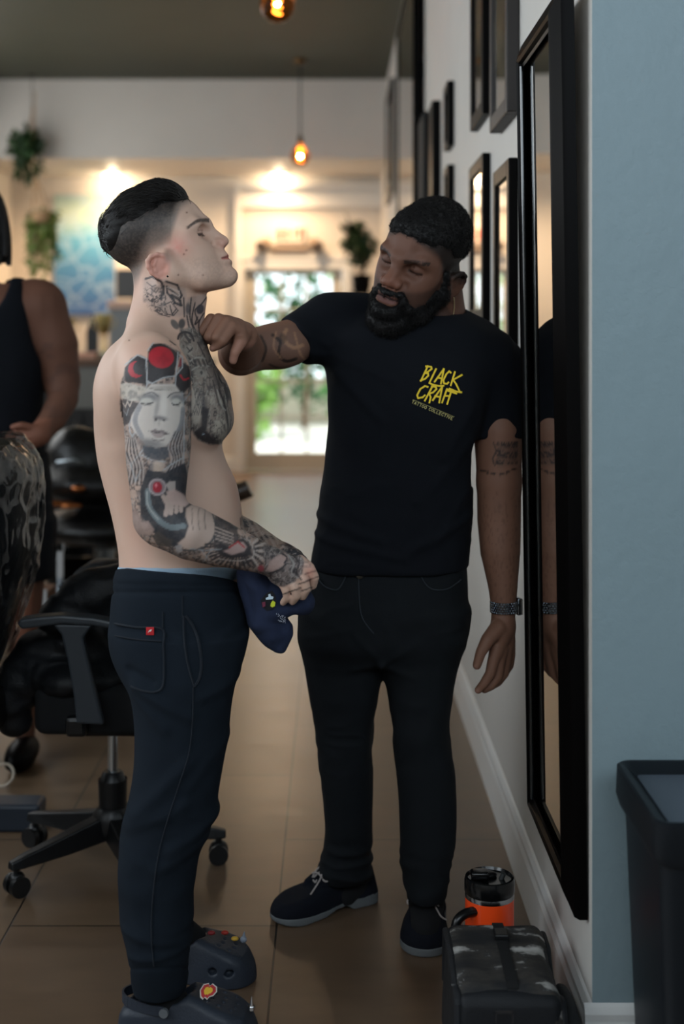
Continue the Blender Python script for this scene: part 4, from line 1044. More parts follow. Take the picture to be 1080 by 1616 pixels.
# jeans -----------------------------------------------------------------
f = Field(axis(-0.10, 0.36, 0.0045), axis(3.05, 3.56, 0.005), axis(0.04, 0.93, 0.0045))
PV = [(885, 496, 736, 3.275, .128), (930, 484, 738, 3.275, .13), (980, 477, 735, 3.275, .13), (1015, 480, 727, 3.275, .12), (1040, 500, 705, 3.275, .09)]
f.stack(rows(PV), n=2.6, k=0)
JL = [(960, 478, 604, 3.285, .11), (1040, 480, 603, 3.30, .105), (1100, 488, 597, 3.31, .098), (1150, 499, 590, 3.32, .085), (1190, 503, 588, 3.325, .080), (1250, 509, 588, 3.34, .078), (1320, 514, 588, 3.37, .074), (1355, 508, 588, 3.39, .074), (1372, 503, 589, 3.40, .078), (1384, 508, 586, 3.405, .070)]
JR = [(960, 603, 738, 3.27, .11), (1040, 605, 724, 3.265, .105), (1100, 613, 714, 3.26, .098), (1150, 619, 710, 3.25, .088), (1200, 624, 715, 3.245, .082), (1250, 628, 719, 3.24, .080), (1320, 632, 719, 3.235, .078), (1380, 636, 709, 3.23, .076), (1400, 641, 707, 3.225, .075), (1414, 643, 705, 3.22, .068)]
f.stack(rows(JL), n=2.2, k=.03); f.stack(rows(JR), n=2.2, k=.03)
V, Fq = f.mesh(smooth=3); del f
N_ = vnormals(V, Fq); px, py = project(V)
low = sstep(1300, 1370, py); knee = np.exp(-((py-1170)/60)**2)
fold = .004*fbm(V, (8, 8, 6), 3, 21)+.0075*low*rdg(fbm(V, (7, 7, 26), 2, 22))+.005*knee*rdg(fbm(V, (10, 10, 20), 2, 23))-.0035*low
fold += .004*rdg(fbm(V, (12, 10, 12), 2, 25))*sstep(1080, 1010, py)*sstep(900, 950, py)
fold -= .004*np.exp(-((px-566)/2.5)**2)*(py < 985)*(py > 895)*(V[:, 1] < 3.27)*0
for a, b, am in [((602, 1045), (560, 1000), .005), ((602, 1045), (560, 1060), .004), ((602, 1048), (660, 1010), .005), ((604, 1050), (655, 1070), .004), ((485, 1010), (560, 990), .003), ((735, 990), (670, 1000), .003)]:
    d, t = seg_d(V[:, [0, 2]], np.array(Q(*a, 3.17))[[0, 2]], np.array(Q(*b, 3.17))[[0, 2]]); fold += am*np.exp(-(d/.009)**2)*(1-t*.5)*(V[:, 1] < 3.27)
V = smooth_n(V+N_*fold[:, None], Fq, 1)
JEAN = mat('black_denim', (17, 21, 25), rough=.85, spec=.25, sheen=.12, vary=.25, vscale=5, bump=.3, bscale=800)
px, py = project(V)
jn = mesh_np('jeans', V, Fq, JEAN, barber); tag(jn, 'dark slim jeans bunched at the ankles')
JV = V
def on_surf(px, py, V, off=.0015, r=5):
    y = hit(px, py, V, r); return Q(px, py, (y if y else 3.2)-off)
SEAM = mat('dark_thread', (34, 40, 46), rough=.9)
def stitched(name, pts, V, r, m, parent, off=.0005, n=6):
    pp = spline([(a, b) for a, b in pts], n)
    mb = MB(); mb.tube([on_surf(a, b, V, off) for a, b in pp], r, n=6); return mb.build(name, m, parent, smooth=True)
stitched('fly_seam', [(566, 902), (567, 940), (572, 975), (590, 1000)], JV, .0018, SEAM, jn)
stitched('pocket_seam', [(497, 905), (512, 925), (534, 930), (548, 905)], JV, .0018, SEAM, jn)
stitched('pocket_seam', [(662, 905), (678, 928), (705, 930), (728, 915)], JV, .0018, SEAM, jn)
mb = MB(); p = on_surf(568, 908, JV, .002); mb.cyl(p, (p[0], p[1]-.004, p[2]), .008, n=20); mb.build('jeans_button', mat('dull_brass', (70, 66, 58), rough=.4, metal=1), jn, smooth=True)

# customer's sweatpants --------------------------------------------------
f = Field(axis(-0.52, -0.16, 0.0042), axis(2.64, 3.18, 0.005), axis(0.035, 1.0, 0.0042))
CP = [(862, 187, 384, 2.92, .172), (880, 187, 384, 2.92, .176), (903, 186, 382, 2.92, .180), (925, 182, 386, 2.92, .186), (950, 179, 392, 2.92, .189), (985, 178.5, 394, 2.92, .190), (1020, 181, 386, 2.92, .18), (1050, 192, 374, 2.92, .165), (1075, 206, 366, 2.92, .13)]
f.stack(rows(CP), n=2.5, k=0)
CN = [(1000, 180, 392, 2.82, .10), (1040, 187, 384, 2.815, .105), (1065, 197, 376, 2.81, .107), (1100, 208, 368, 2.81, .107), (1150, 213, 362, 2.81, .105), (1200, 212, 354, 2.805, .10), (1250, 205, 345, 2.80, .096), (1300, 195, 335, 2.80, .092), (1340, 190, 316, 2.795, .089), (1400, 189, 306, 2.79, .086), (1450, 194, 304, 2.785, .084), (1490, 203, 299, 2.78, .08), (1520, 209, 297, 2.78, .074), (1545, 212, 296, 2.78, .066), (1560, 214, 291, 2.78, .06)]
CFa = [(1000, 190, 385, 3.01, .09), (1100, 222, 352, 3.02, .095), (1200, 226, 336, 3.03, .09), (1300, 222, 322, 3.035, .085), (1400, 232, 306, 3.04, .075), (1440, 238, 302, 3.04, .065), (1462, 243, 299, 3.04, .058)]
f.plane((-.4617, 2.92, .942), (.115, .252, 1), k=.004)
f.stack(rows(CN), n=2.25, k=.03); f.stack(rows(CFa), n=2.2, k=.03)
V, Fq = f.mesh(smooth=3); del f
N_ = vnormals(V, Fq); px, py = project(V)
fold = .005*fbm(V, (7, 7, 5), 3, 31)+.004*rdg(fbm(V, (9, 9, 14), 2, 32))*sstep(1230, 1300, py)
for a, b, am, wd in [((212, 1085), (300, 1130), .006, .012), ((210, 1100), (260, 1150), .004, .010), ((212, 1290), (300, 1200), .007, .016), ((205, 1310), (290, 1270), .006, .014), ((335, 1300), (270, 1340), .008, .014), ((318, 1335), (250, 1370), .006, .012), ((366, 1080), (320, 1100), .005, .012), ((205, 1060), (240, 1075), -.006, .010), ((392, 985), (350, 1010), .004, .012), ((200, 1470), (290, 1490), .005, .010), ((210, 1510), (295, 1500), .005, .008), ((350, 1180), (300, 1240), .004, .012)]:
    d, t = seg_d(V[:, [0, 2]], np.array(Q(*a, 2.72))[[0, 2]], np.array(Q(*b, 2.72))[[0, 2]]); fold += am*np.exp(-(d/wd)**2)*(V[:, 1] < 2.93)
fold += -.005*np.exp(-((py-935)/3.0)**2)+.003*np.exp(-((py-915)/8)**2)          # elastic waistband and the seam below it
fold += -.002*np.exp(-((py-(921+(px-190)*.02))/1.5)**2)
fold += -.003*np.exp(-((py-1528)/2.5)**2)*(V[:, 1] < 2.9)
V = smooth_n(V+N_*fold[:, None], Fq, 1)
SWEAT = mat('navy_sweat', (25, 32, 40), rough=.95, spec=.15, sheen=.2, vary=.10, vscale=30, bump=.35, bscale=900)
sweat = mesh_np('sweatpants', V, Fq, SWEAT, client); tag(sweat, 'dark navy sweatpants with a small red tag')
SV = V
SEAM2 = mat('navy_seam', (22, 28, 36), rough=.95)
SEAM3 = mat('navy_shadow', (12, 18, 26), rough=.95)
stitched('back_pocket', [(181, 984), (215, 990), (256, 993), (258, 1020), (259, 1055), (257, 1083), (245, 1092), (225, 1090), (206, 1083)], SV, .0024, SEAM2, sweat)
stitched('pocket_band', [(181, 1003), (215, 1009), (254, 1012)], SV, .0016, SEAM2, sweat)
stitched('pocket_edge', [(257, 966), (257, 990)], SV, .0018, SEAM2, sweat)
stitched('side_pocket', [(293, 972), (303, 985), (313, 1010), (318, 1045), (315, 1070), (307, 1083)], SV, .0032, SEAM2, sweat)
stitched('side_pocket', [(290, 972), (291, 1010), (297, 1050), (307, 1084)], SV, .0026, SEAM2, sweat)
stitched('side_seam', [(288, 940), (288, 975)], SV, .0014, SEAM2, sweat)
stitched('side_seam', [(305, 1085), (304, 1140), (298, 1190), (284, 1235), (266, 1290), (250, 1350), (241, 1420), (239, 1480), (243, 1525)], SV, .0018, SEAM2, sweat, n=8)
# red woven tag with a small white mark
mb = MB(); p = np.array(on_surf(237, 996, SV, .003)); s_ = .0082
mb.box(tuple(p), (s_*2, .002, s_*2), bev=.001); rt = mb.build('pocket_tag', mat('red_tag', (188, 28, 36), rough=.6), sweat)
mb = MB(); y = p[1]-.0014
mb.prism([(p[0]-.0045, y, p[2]-.0032), (p[0]-.003, y, p[2]+.0005), (p[0]+.0005, y, p[2]+.0035), (p[0]+.0042, y, p[2]+.0040), (p[0]+.0022, y, p[2]+.0008), (p[0]+.001, y, p[2]-.0006), (p[0]-.0015, y, p[2]-.0005)], (0, -.0006, 0))
mb.build('tag_mark', mat('white_thread', (225, 220, 216), rough=.7), rt)
# underwear band above the trousers
f = Field(axis(-0.50, -0.18, 0.0035), axis(2.70, 3.14, 0.004), axis(0.90, 1.0, 0.003))
f.stack(rows([(864, 188.5, 385, 2.92, .1655), (880, 188.5, 385, 2.92, .1675), (893, 189, 381, 2.92, .1695), (905, 189.5, 378, 2.92, .1715), (925, 190, 378, 2.92, .1715)]), n=2.35, k=0)
tl = np.array([-.012, 0, 1.0]); f.plane((-.4617, 2.92, .9547), (0, .146, 1), k=.003)
V, Fq = f.mesh(smooth=2); N_ = vnormals(V, Fq); V = V+N_*(.0015*fbm(V, (40, 40, 10), 2, 5))[:, None]
uw = mesh_np('boxer_shorts', V, Fq, mat('light_blue_cotton', (142, 165, 184), rough=.9, vary=.08, vscale=40, bump=.2, bscale=600), client); tag(uw, 'light blue underwear waistband')

# socks ------------------------------------------------------------------
for nm, par, pts, r in [('sock', client, [(252, 1520, 2.78), (252, 1572, 2.78), (312, 1624, 2.78)], .045), ('sock', client, [(270, 1420, 3.045), (268, 1462, 3.045), (330, 1506, 3.045)], .045)]:
    f = Field(axis(-.46, -.12, .005), axis(2.68, 3.12, .005), axis(.01, .32, .005)); f.chain([Q(*q) for q in pts], [r, r*.96, r*.72], k=0); V, Fq = f.mesh(2)
    mesh_np(nm, V, Fq, mat('black_sock', (9, 10, 13), rough=.95), par)

for pts in ([(552, 1360, 3.41), (556, 1395, 3.425), (540, 1412, 3.40)], [(673, 1395, 3.23), (673, 1432, 3.235), (672, 1466, 3.165)]):
    f = Field(axis(-.05, .36, .005), axis(3.05, 3.52, .005), axis(.01, .26, .005)); f.chain([Q(*q) for q in pts], [.046, .043, .038], k=0); V, Fq = f.mesh(2)
    mesh_np('sock', V, Fq, mat('black_sock', (9, 10, 13), rough=.95), barber)
# watch -------------------------------------------------------------------
wc = np.array(Q(795.5, 957, 3.243)); ax = np.array([-.02, 0, 1.0]); ax /= np.linalg.norm(ax)
WM = mat('dark_steel', (150, 158, 168), rough=.22, metal=1.0); WB = mat('watch_black', (6, 7, 9), rough=.12, coat=.5)
root = None
mb = MB(); nL_ = 30; R_ = .0325
for row, (dz, off) in enumerate([(-.0115, 0), (-.0058, .5), (0, 0), (.0058, .5), (.0115, 0)]):
    for i in range(nL_):
        a = 2*PI*(i+off)/nL_
        if abs(((a-math.radians(12)+PI) % (2*PI))-PI) < .42: continue
        c_ = wc+np.array([math.cos(a)*R_, math.sin(a)*R_*.98, dz])
        mb.box(tuple(c_), (.0034, .0060, .0050), rot=Matrix.Rotation(a, 3, 'Z'), bev=.0008, seg=1)
band = mb.build('watch', WM, barber, smooth=True); tag(band, 'square smartwatch on a steel link strap')
a = math.radians(12); c_ = wc+np.array([math.cos(a)*(R_+.003), math.sin(a)*(R_+.003), 0])
mb = MB(); mb.box(tuple(c_), (.012, .034, .042), rot=Matrix.Rotation(a, 3, 'Z'), bev=.004, seg=3); cs = mb.build('watch_case', WM, band, smooth=True)
c2 = wc+np.array([math.cos(a)*(R_+.0088), math.sin(a)*(R_+.0088), 0])
mb = MB(); mb.box(tuple(c2), (.003, .031, .039), rot=Matrix.Rotation(a, 3, 'Z'), bev=.0012, seg=2); mb.build('watch_glass', WB, band, smooth=True)
mb = MB(); mb.cyl(tuple(c_+np.array([0, -.015, .006])), tuple(c_+np.array([0, -.019, .006])), .003, n=12); mb.build('crown', WM, band, smooth=True)
# neck chain
qx, qy = project(barber_V)
mb = MB(); pts = []
for i in range(40):
    t = i/39; x = 716.5+math.sin(t*2.6)*1.5-1.5*t; y = 470+t*26
    m = (np.abs(qx-x) < 3.5) & (np.abs(qy-y) < 3.5) & (barber_V[:, 1] < 3.40)
    Y_ = barber_V[m][:, 1].min() if m.any() else 3.24
    mb.sph(Q(x, y, Y_-.001), .0016, n=6)
mb.build('necklace', mat('pale_gold', (236, 216, 170), rough=.35, metal=1), barber, smooth=True)
# chest print: hand-drawn capitals
YEL = mat('yellow_print', (238, 205, 52), rough=.8)
CRM = mat('cream_print', (196, 184, 120), rough=.8)
import bpy as _b
sx, sy = project(SHIRT_V); front = SHIRT_V[:, 1] < 3.24
fx, fy, fY = sx[front], sy[front], SHIRT_V[front][:, 1]
def depth_at(x, y):
    m = (np.abs(fx-x) < 5) & (np.abs(fy-y) < 5)
    return float(fY[m].mean()) if m.any() else 3.14
def stroke(mb, pts, w):
    """flat brush stroke lying on the shirt; pts in drawing coordinates"""
    P3 = []
    for (x, y) in pts: P3.append(Vector(Q(x, y, depth_at(x, y)-.0016)))
    for i in range(len(P3)-1):
        a, b = P3[i], P3[i+1]; d = (b-a); 
        if d.length < 1e-6: continue
        n = Vector((d.z, 0, -d.x)).normalized(); e = d.normalized()*w*.25; h = w/2*(Q(1, 0, 3.15)[0]-Q(0, 0, 3.15)[0])
        e = d.normalized()*h*.5
        q = [a-e+n*h, b+e+n*h*.85, b+e-n*h*.85, a-e-n*h]
        vs = [mb.bm.verts.new(p) for p in q]; mb.bm.faces.new(vs)
def C2(u, v): return (620+u/4.696, 550+v/4.696)
L1 = {'B': [[(262, 128), (208, 242)], [(245, 132), (285, 135), (290, 150), (262, 172), (240, 180)], [(240, 182), (262, 184), (265, 200), (240, 225), (205, 238)]],
      'L': [[(322, 150), (272, 255)], [(272, 255), (298, 268), (345, 278), (380, 275)]],
      'A': [[(310, 248), (380, 150), (358, 262)], [(330, 215), (368, 222)]],
      'C': [[(432, 180), (420, 168), (398, 190), (376, 235), (380, 258), (402, 262), (415, 250)]],
      'K': [[(462, 172), (430, 275)], [(515, 195), (448, 232)], [(448, 232), (470, 262), (500, 325)], [(512, 325), (470, 318), (420, 296)]]}
L2 = {'C': [[(262, 285), (240, 278), (205, 300), (182, 345), (188, 368), (222, 362), (240, 345)]],
      'R': [[(292, 285), (238, 388)], [(288, 280), (320, 285), (325, 300), (300, 325), (268, 335)], [(270, 335), (282, 360), (272, 402)]],
      'A': [[(296, 385), (368, 282), (345, 402)], [(312, 352), (355, 360)]],
      'F': [[(400, 308), (366, 402)], [(396, 308), (475, 335)], [(386, 350), (415, 352)]],
      'T': [[(430, 330), (404, 412)], [(400, 300), (460, 318), (505, 325)]]}
pr = MB()
for Ls in (L1, L2):
    for k_, sts in Ls.items():
        for st_ in sts: stroke(pr, [C2(*q) for q in st_], 2.9)
pm = pr.build('chest_print', YEL, shirt)
F57 = {'T': [[(0, 0), (4, 0)], [(2, 0), (2, 6)]], 'A': [[(0, 6), (2, 0), (4, 6)], [(.8, 4), (3.2, 4)]], 'O': [[(2, 0), (.4, 1.4), (0, 3), (.4, 4.6), (2, 6), (3.6, 4.6), (4, 3), (3.6, 1.4), (2, 0)]],
       'C': [[(4, 1), (2.4, 0), (.6, 1.2), (0, 3), (.6, 4.8), (2.4, 6), (4, 5)]], 'L': [[(.4, 0), (.4, 6), (3.6, 6)]], 'E': [[(3.6, 0), (.4, 0), (.4, 6), (3.8, 6)], [(.4, 3), (3, 3)]], 'I': [[(2, 0), (2, 6)]], 'V': [[(0, 0), (2, 6), (4, 0)]]}
pr = MB(); x = 0; word = 'TATTOO COLLECTIVE'
p0 = np.array(C2(148, 384)); p1 = np.array(C2(455, 512)); tot = sum({'I': 3.4, ' ': 4}.get(c, 5.6) for c in word); e = (p1-p0)/tot; nn = np.array([-e[1], e[0]])
for ch_ in word:
    if ch_ in F57:
        for st_ in F57[ch_]: stroke(pr, [tuple(p0+e*(x+a-(1 if ch_ == 'I' else 0))+nn*(b*1.0)*1.0) for a, b in st_], .75)
    x += {'I': 3.4, ' ': 4}.get(ch_, 5.6)
stroke(pr, [tuple(p0+e*(i*tot/8)-nn*1.8) for i in range(9)], .45)
pr.build('chest_print', CRM, shirt)
# ------------------------------------------------------------------ shoes
def frame_to_world(O, ang, pitch=0.0):
    """shoe-local: x forward, y left, z up; ang = heading of the toe in the ground plane"""
    c, s_ = math.cos(ang), math.sin(ang); cp, sp = math.cos(pitch), math.sin(pitch)
    R = np.array([[c*cp, s_*cp, -sp], [-s_, c, 0], [c*sp, s_*sp, cp]])
    return lambda p: np.array(O)+np.asarray(p, float)@R
def foot_outline(L, Wd, side):
    # sole outline, heel at x=0, toe at x=L; side = +1: inner edge towards +y
    k = [(0.0, 0.0), (.02, .62), (.10, .80), (.25, .82), (.40, .80), (.55, .90), (.70, 1.0), (.82, .98), (.92, .78), (.98, .42), (1.0, 0.05)]
    out = []
    for t, w in k: out.append((t*L, side*(w*Wd/2*(1.0 if t > .5 else (.92 if .2 < t < .5 else 1)))))
    ins = [(t*L, -side*(w*Wd/2*(1.0 if t < .6 or t > .9 else 1.06))) for t, w in k[::-1]]
    pts = spline(out+ins[1:-1], 4, closed=True)
    return np.array([p for p in pts])
def shoe_field(L, Wd, H, side, h=.0035, z0=-.01):
    f = Field(axis(-.03, L+.03, h), axis(-Wd/2-.03, Wd/2+.03, h), axis(z0, H+.04, h)); return f
def clog(name, O, ang, side, label, parent, L):
    Wd, H = .118, .12
    T = frame_to_world(O, ang)
    ol = foot_outline(L, Wd, side)
    f = shoe_field(L, Wd, H, side, .003)
    def body(X, Y, Z):
        d2 = sdpoly(X+0*Y, Y+0*X, ol)
        # height profile: low round heel, high instep, round bulbous toe
        top = np.interp(X, np.array([-.02, 0, .03, .08, .12, .165, .21, .26, .29, .312, .33])*L/.315, [.05, .062, .070, .074, .090, .104, .092, .077, .063, .040, .02]).astype(np.float32)
        inset = np.clip(Z/ .11, 0, 1)**2*.022
        a = d2+inset+.012; b = Z-top+.02; c_ = -Z+.012
        q = np.sqrt(np.maximum(a, 0)**2+np.maximum(b, 0)**2)-.0
        e = np.maximum(np.sqrt(np.maximum(a, 0)**2+np.maximum(b, 0)**2)+np.minimum(np.maximum(a, b), 0)-.016, c_-.012)
        return e+0*Z
    f.op(body, (-.02, -.08, 0), (L+.02, .08, .13), k=0)
    # opening for the foot
    f.chain([(.055, 0, .085), (.115, 0, .10)], [.036, .040], k=.006, mode='sub')
    f.ell((.085, 0, .10), (.062, .036, .062), k=.006, mode='sub')
    f.chain([(-.02, 0, .115), (.05, 0, .10)], [.028, .03], k=.01, mode='sub')
    # tread groove around the sole, side vents
    for y in (-1, 1):
        for x, z in ((.185, .038), (.222, .036), (.257, .034)):
            for dx in (0,): f.ell((x, y*(Wd/2-.004), z), (.0105, .012, .0075), np.array([[1, 0, .25], [0, 1, 0], [-.25, 0, 1]]), k=.002, mode='sub')
    for x in (.19, .215, .24, .265):
        for y in (-.028, -.009, .010, .029):
            f.ell((x+(.006 if abs(y) < .02 else 0), y, .115-.11*(x-.17)), (.0042, .0042, .05), k=.001, mode='sub')
    V, Fq = f.mesh(smooth=1); 
    m = parent['m']
    root = parent['root']
    o = mesh_np(name, T(V), Fq, m, root); tag(o, label)
    # heel strap with round rivets
    mb = MB(); pts = []
    for i in range(21):
        a = PI/2+PI*i/20; pts.append(T(((.105+.100*math.cos(a)) if True else 0, .050*math.sin(a), .072+.004*math.sin((i/20)*PI))))
    for a, b in zip(pts, pts[1:]):
        d = Vector(b)-Vector(a)
        mb.prism([Vector(a)+Vector((0, 0, -.010)), Vector(b)+Vector((0, 0, -.010)), Vector(b)+Vector((0, 0, .010)), Vector(a)+Vector((0, 0, .010))], tuple((Vector((d.y, -d.x, 0)).normalized())*.004))
    st = mb.build('heel_strap', m, o)
    for y in (-1, 1):
        mb = MB(); a = T((.106, y*.049, .070)); b = T((.106, y*.057, .070)); mb.cyl(tuple(a), tuple(b), .0095, n=20); mb.build('rivet', mat('rivet_grey', (96, 100, 104), rough=.4), o, smooth=True)
    return o, T
def gem_flame(T, x, y, z, s_, o):
    """red, yellow and white shoe charm shaped like a flame"""
    P0 = np.array(T((x, y, z))); up = np.array(T((x-.25, y, z+1)))-P0; up /= np.linalg.norm(up)
    ex = np.array(T((x+1, y, z)))-P0; ex /= np.linalg.norm(ex); ez = np.array([0, 0, 1.0])
    ex = np.array([1., 0, 0]); nrm = np.array([0, -.75, .66])
    ey = np.cross(nrm, ex)
    for k, (sc, rgb, nm, d) in enumerate([(1.0, (205, 200, 190), 'charm', 0), (.86, (176, 30, 36), 'charm_red', .0012), (.5, (222, 176, 40), 'charm_yellow', .0024)]):
        sh = [(-.9, -.7), (-1.0, .1), (-.6, .8), (0, .95), (.1, .6), (.45, .9), (.95, .5), (1.0, -.05), (.6, -.55), (.15, -.7), (-.1, -1.0), (-.4, -.75), (-.6, -1.0)]
        mb = MB(); mb.prism([tuple(P0+ex*a*s_*sc*1.1+ey*b*s_*sc+nrm*(.004+d)) for a, b in sh], tuple(nrm*.0015)); q = mb.build(nm, mat(nm, rgb, rough=.35), o)
CROC = mat('clog_rubber', (40, 46, 56), rough=.5, spec=.4, bump=.1, bscale=200)
# near clog: heel at px ~195, toe at ~395 (just inside the bottom of the frame)
o, T = clog('clog', (PX(193, 2.80), 2.80, 0.0), math.radians(-9), 1, 'near clog with a red and yellow charm', {'m': CROC, 'root': client}, .29)
p_ = T((.185, -.022, .106)); gem_flame(T, .192, -.020, .104, .0165, o)
mb = MB(); a = T((.283, -.018, .078)); mb.cyl(tuple(a), tuple(np.array(a)+np.array([0, -.006, .026])), .006, .0005, n=14); mb.cyl(tuple(np.array(a)-np.array([0, 0, .004])), tuple(np.array(a)+np.array([0, 0, .003])), .0075, n=14); mb.build('spike_charm', mat('chrome', (230, 232, 235), rough=.15, metal=1), o, smooth=True)
o, T = clog('clog', (PX(222, 3.06), 3.06, 0.0), math.radians(-9), -1, 'far clog with small charms', {'m': CROC, 'root': client}, .268)
for x, y, c in ((.175, -.03, (120, 24, 30)), (.20, -.005, (150, 40, 30)), (.225, -.012, (190, 150, 50))):
    mb = MB(); a = np.array(T((x, y, .112-(x-.175)*.35))); mb.sph(tuple(a), (.009, .007, .005), n=12); mb.build('charm', mat('charm_c', c, rough=.35), o, smooth=True)
mb = MB(); a = np.array(T((.245, -.012, .094))); mb.sph(tuple(a), (.008, .006, .008), n=10); mb.cyl(tuple(a), tuple(a+np.array([0.002, 0, .018])), .006, .001, n=10); mb.build('charm', mat('charm_g', (120, 128, 140), rough=.3), o, smooth=True)

def derby(O, ang, side, label, L=.30, Wd=.105, laces='side'):
    T = frame_to_world(O, ang)
    ol = foot_outline(L, Wd, side)
    f = shoe_field(L, Wd, .13, side, .003)
    def sole(X, Y, Z):
        d2 = sdpoly(X+0*Y, Y+0*X, ol)
        lo = np.interp(X, [-.02, .072, .082, .105, .135, .17, .24, .28, .31], [0, 0, .0, .014, .013, .005, .0, .004, .012])
        hi = np.interp(X, [-.02, .09, .14, .2, .3], [.030, .028, .024, .020, .022])
        return np.maximum(d2-.002, np.maximum(lo-Z, Z-hi))+0*Z
    f.op(sole, (-.02, -.08, 0), (L+.02, .08, .04), k=0)
    V, Fq = f.mesh(smooth=1)
    so = mesh_np('sole', T(V), Fq, SOLE, barber)
    f = shoe_field(L, Wd, .13, side, .003)
    def up(X, Y, Z):
        d2 = sdpoly(X+0*Y, Y+0*X, ol)
        top = np.interp(X, [-.02, 0, .03, .06, .09, .12, .16, .20, .24, .275, .295, .31], [.10, .108, .112, .112, .108, .098, .082, .070, .062, .054, .042, .02])
        inset = np.clip((Z-.03)/.085, 0, 1)*.020
        a = d2+inset+.014; b = Z-top+.02
        return np.maximum(np.sqrt(np.maximum(a, 0)**2+np.maximum(b, 0)**2)+np.minimum(np.maximum(a, b), 0)-.0155, .018-Z)
    f.op(up, (-.02, -.08, 0.01), (L+.02, .08, .13), k=0)
    f.ell((.050, 0, .13), (.042, .032, .035), k=.005, mode='sub')
    f.chain([(.10, 0, .098), (.155, 0, .080)], [.026, .020], k=.008)
    for sg in (-1, 1):   # eyelet flaps
        f.chain([(.185, sg*.020, .072), (.14, sg*.028, .086), (.105, sg*.030, .100)], [.010, .012, .010], k=.006)
    V, Fq = f.mesh(smooth=1)
    upo = mesh_np('shoe', T(V), Fq, SUEDE, barber); tag(upo, label); so.parent = upo; so.matrix_parent_inverse = world(upo).inverted()
    LC = mat('pale_lace', (150, 142, 138), rough=.8)
    def lace(pts):
        W_ = np.concatenate([T(V)]); qx, qy = project(W_)
        out = []
        for a, b in spline(pts, 5):
            m_ = (np.abs(qx-a) < 4) & (np.abs(qy-b) < 4); y_ = W_[m_][:, 1].min() if m_.any() else W_[:, 1].min()+.05
            out.append(P(a, b, y_-.003))
        ys = np.array([q[1] for q in out])
        for i in range(len(ys)): out[i] = P(spline(pts, 5)[i][0], spline(pts, 5)[i][1], ys[max(0, i-2):i+3].min())
        mb = MB(); mb.tube(out, .0022, n=6); mb.build('lace', LC, upo, smooth=True)
    if laces == 'side':
        g5 = lambda L_: [(420+a/3.375, 1300+b/3.375) for a, b in L_]
        for L_ in ([(288, 228), (262, 255), (248, 284)], [(245, 262), (275, 262), (300, 290)], [(255, 285), (285, 258), (318, 250), (330, 262)], [(238, 376), (262, 340), (286, 300), (300, 262)], [(302, 296), (318, 308), (336, 300), (338, 280), (318, 270), (298, 282)], [(325, 290), (345, 294), (348, 312)], [(270, 300), (262, 312), (252, 300)]): lace(g5(L_))
    elif True:
        g5 = lambda L_: [(420+a/3.375, 1300+b/3.375) for a, b in L_]
        for L_ in ([(757, 430), (752, 414), (762, 404), (800, 404), (850, 412), (900, 436)], [(862, 402), (890, 412), (922, 440)], [(770, 414), (810, 412), (850, 420), (885, 440)], [(900, 436), (918, 470), (935, 496), (962, 512)]): lace(g5(L_))
    elif laces == 'side':
        sg = [-1, 1][side < 0]
        for pts in ([(.165, -.028, .086), (.150, .0, .092), (.138, .026, .094)], [(.148, -.030, .092), (.135, .0, .100), (.118, .028, .101)], [(.135, -.004, .106), (.122, -.034, .104), (.130, -.048, .092), (.142, -.040, .094), (.135, -.006, .107)], [(.135, -.004, .106), (.155, .020, .112), (.170, .030, .104), (.160, .010, .106), (.138, -.004, .107)], [(.134, -.004, .106), (.156, -.036, .092), (.178, -.050, .072)], [(.134, -.004, .106), (.115, -.038, .098), (.110, -.052, .086)]):
            mb = MB(); mb.tube([tuple(T(np.array(p)*np.array([L/.30*1.0, 1, 1])+np.array([.012, 0, 0]))) for p in spline(pts, 6)], .0024, n=6); mb.build('lace', LC, upo, smooth=True)
    else:
        for pts in ([(.118, -.044, .092), (.130, -.024, .104), (.134, 0, .108), (.128, .026, .104), (.118, .045, .092)], [(.104, -.044, .098), (.118, -.020, .110), (.122, .004, .112), (.112, .030, .108)], [(.112, -.010, .114), (.104, .02, .118), (.110, .044, .104)]):
            mb = MB(); mb.tube([tuple(T(np.array(p)+np.array([.018, 0, -.004]))) for p in spline(pts, 6)], .0022, n=6); mb.build('lace', LC, upo, smooth=True)
    return upo
SUEDE = mat('navy_suede', (15, 18, 26), rough=.9, spec=.2, sheen=.3, vary=.15, vscale=30, bump=.3, bscale=500)
SOLE = mat('grey_rubber_sole', (92, 96, 98), rough=.7, vary=.12, vscale=40)
# right shoe: toe to the left of the photograph and a little nearer; left shoe points at the camera
a0 = np.array([PX(588, 3.47), 3.46, 0]); a1 = np.array([PX(431, 3.30), 3.30, 0]); hd_ = math.atan2(a1[1]-a0[1], a1[0]-a0[0])
derby(tuple(a0), hd_, 1, 'navy suede shoe with untidy bow', L=float(np.linalg.norm(a1-a0)))
b0 = np.array([PX(677, 3.37), 3.37, 0]); b1 = np.array([PX(669, 3.12), 3.12, 0]); hd_ = math.atan2(b1[1]-b0[1], b1[0]-b0[0])
derby(tuple(b0), hd_, 1, 'navy suede shoe pointing forward', L=.25, Wd=.108, laces='front')
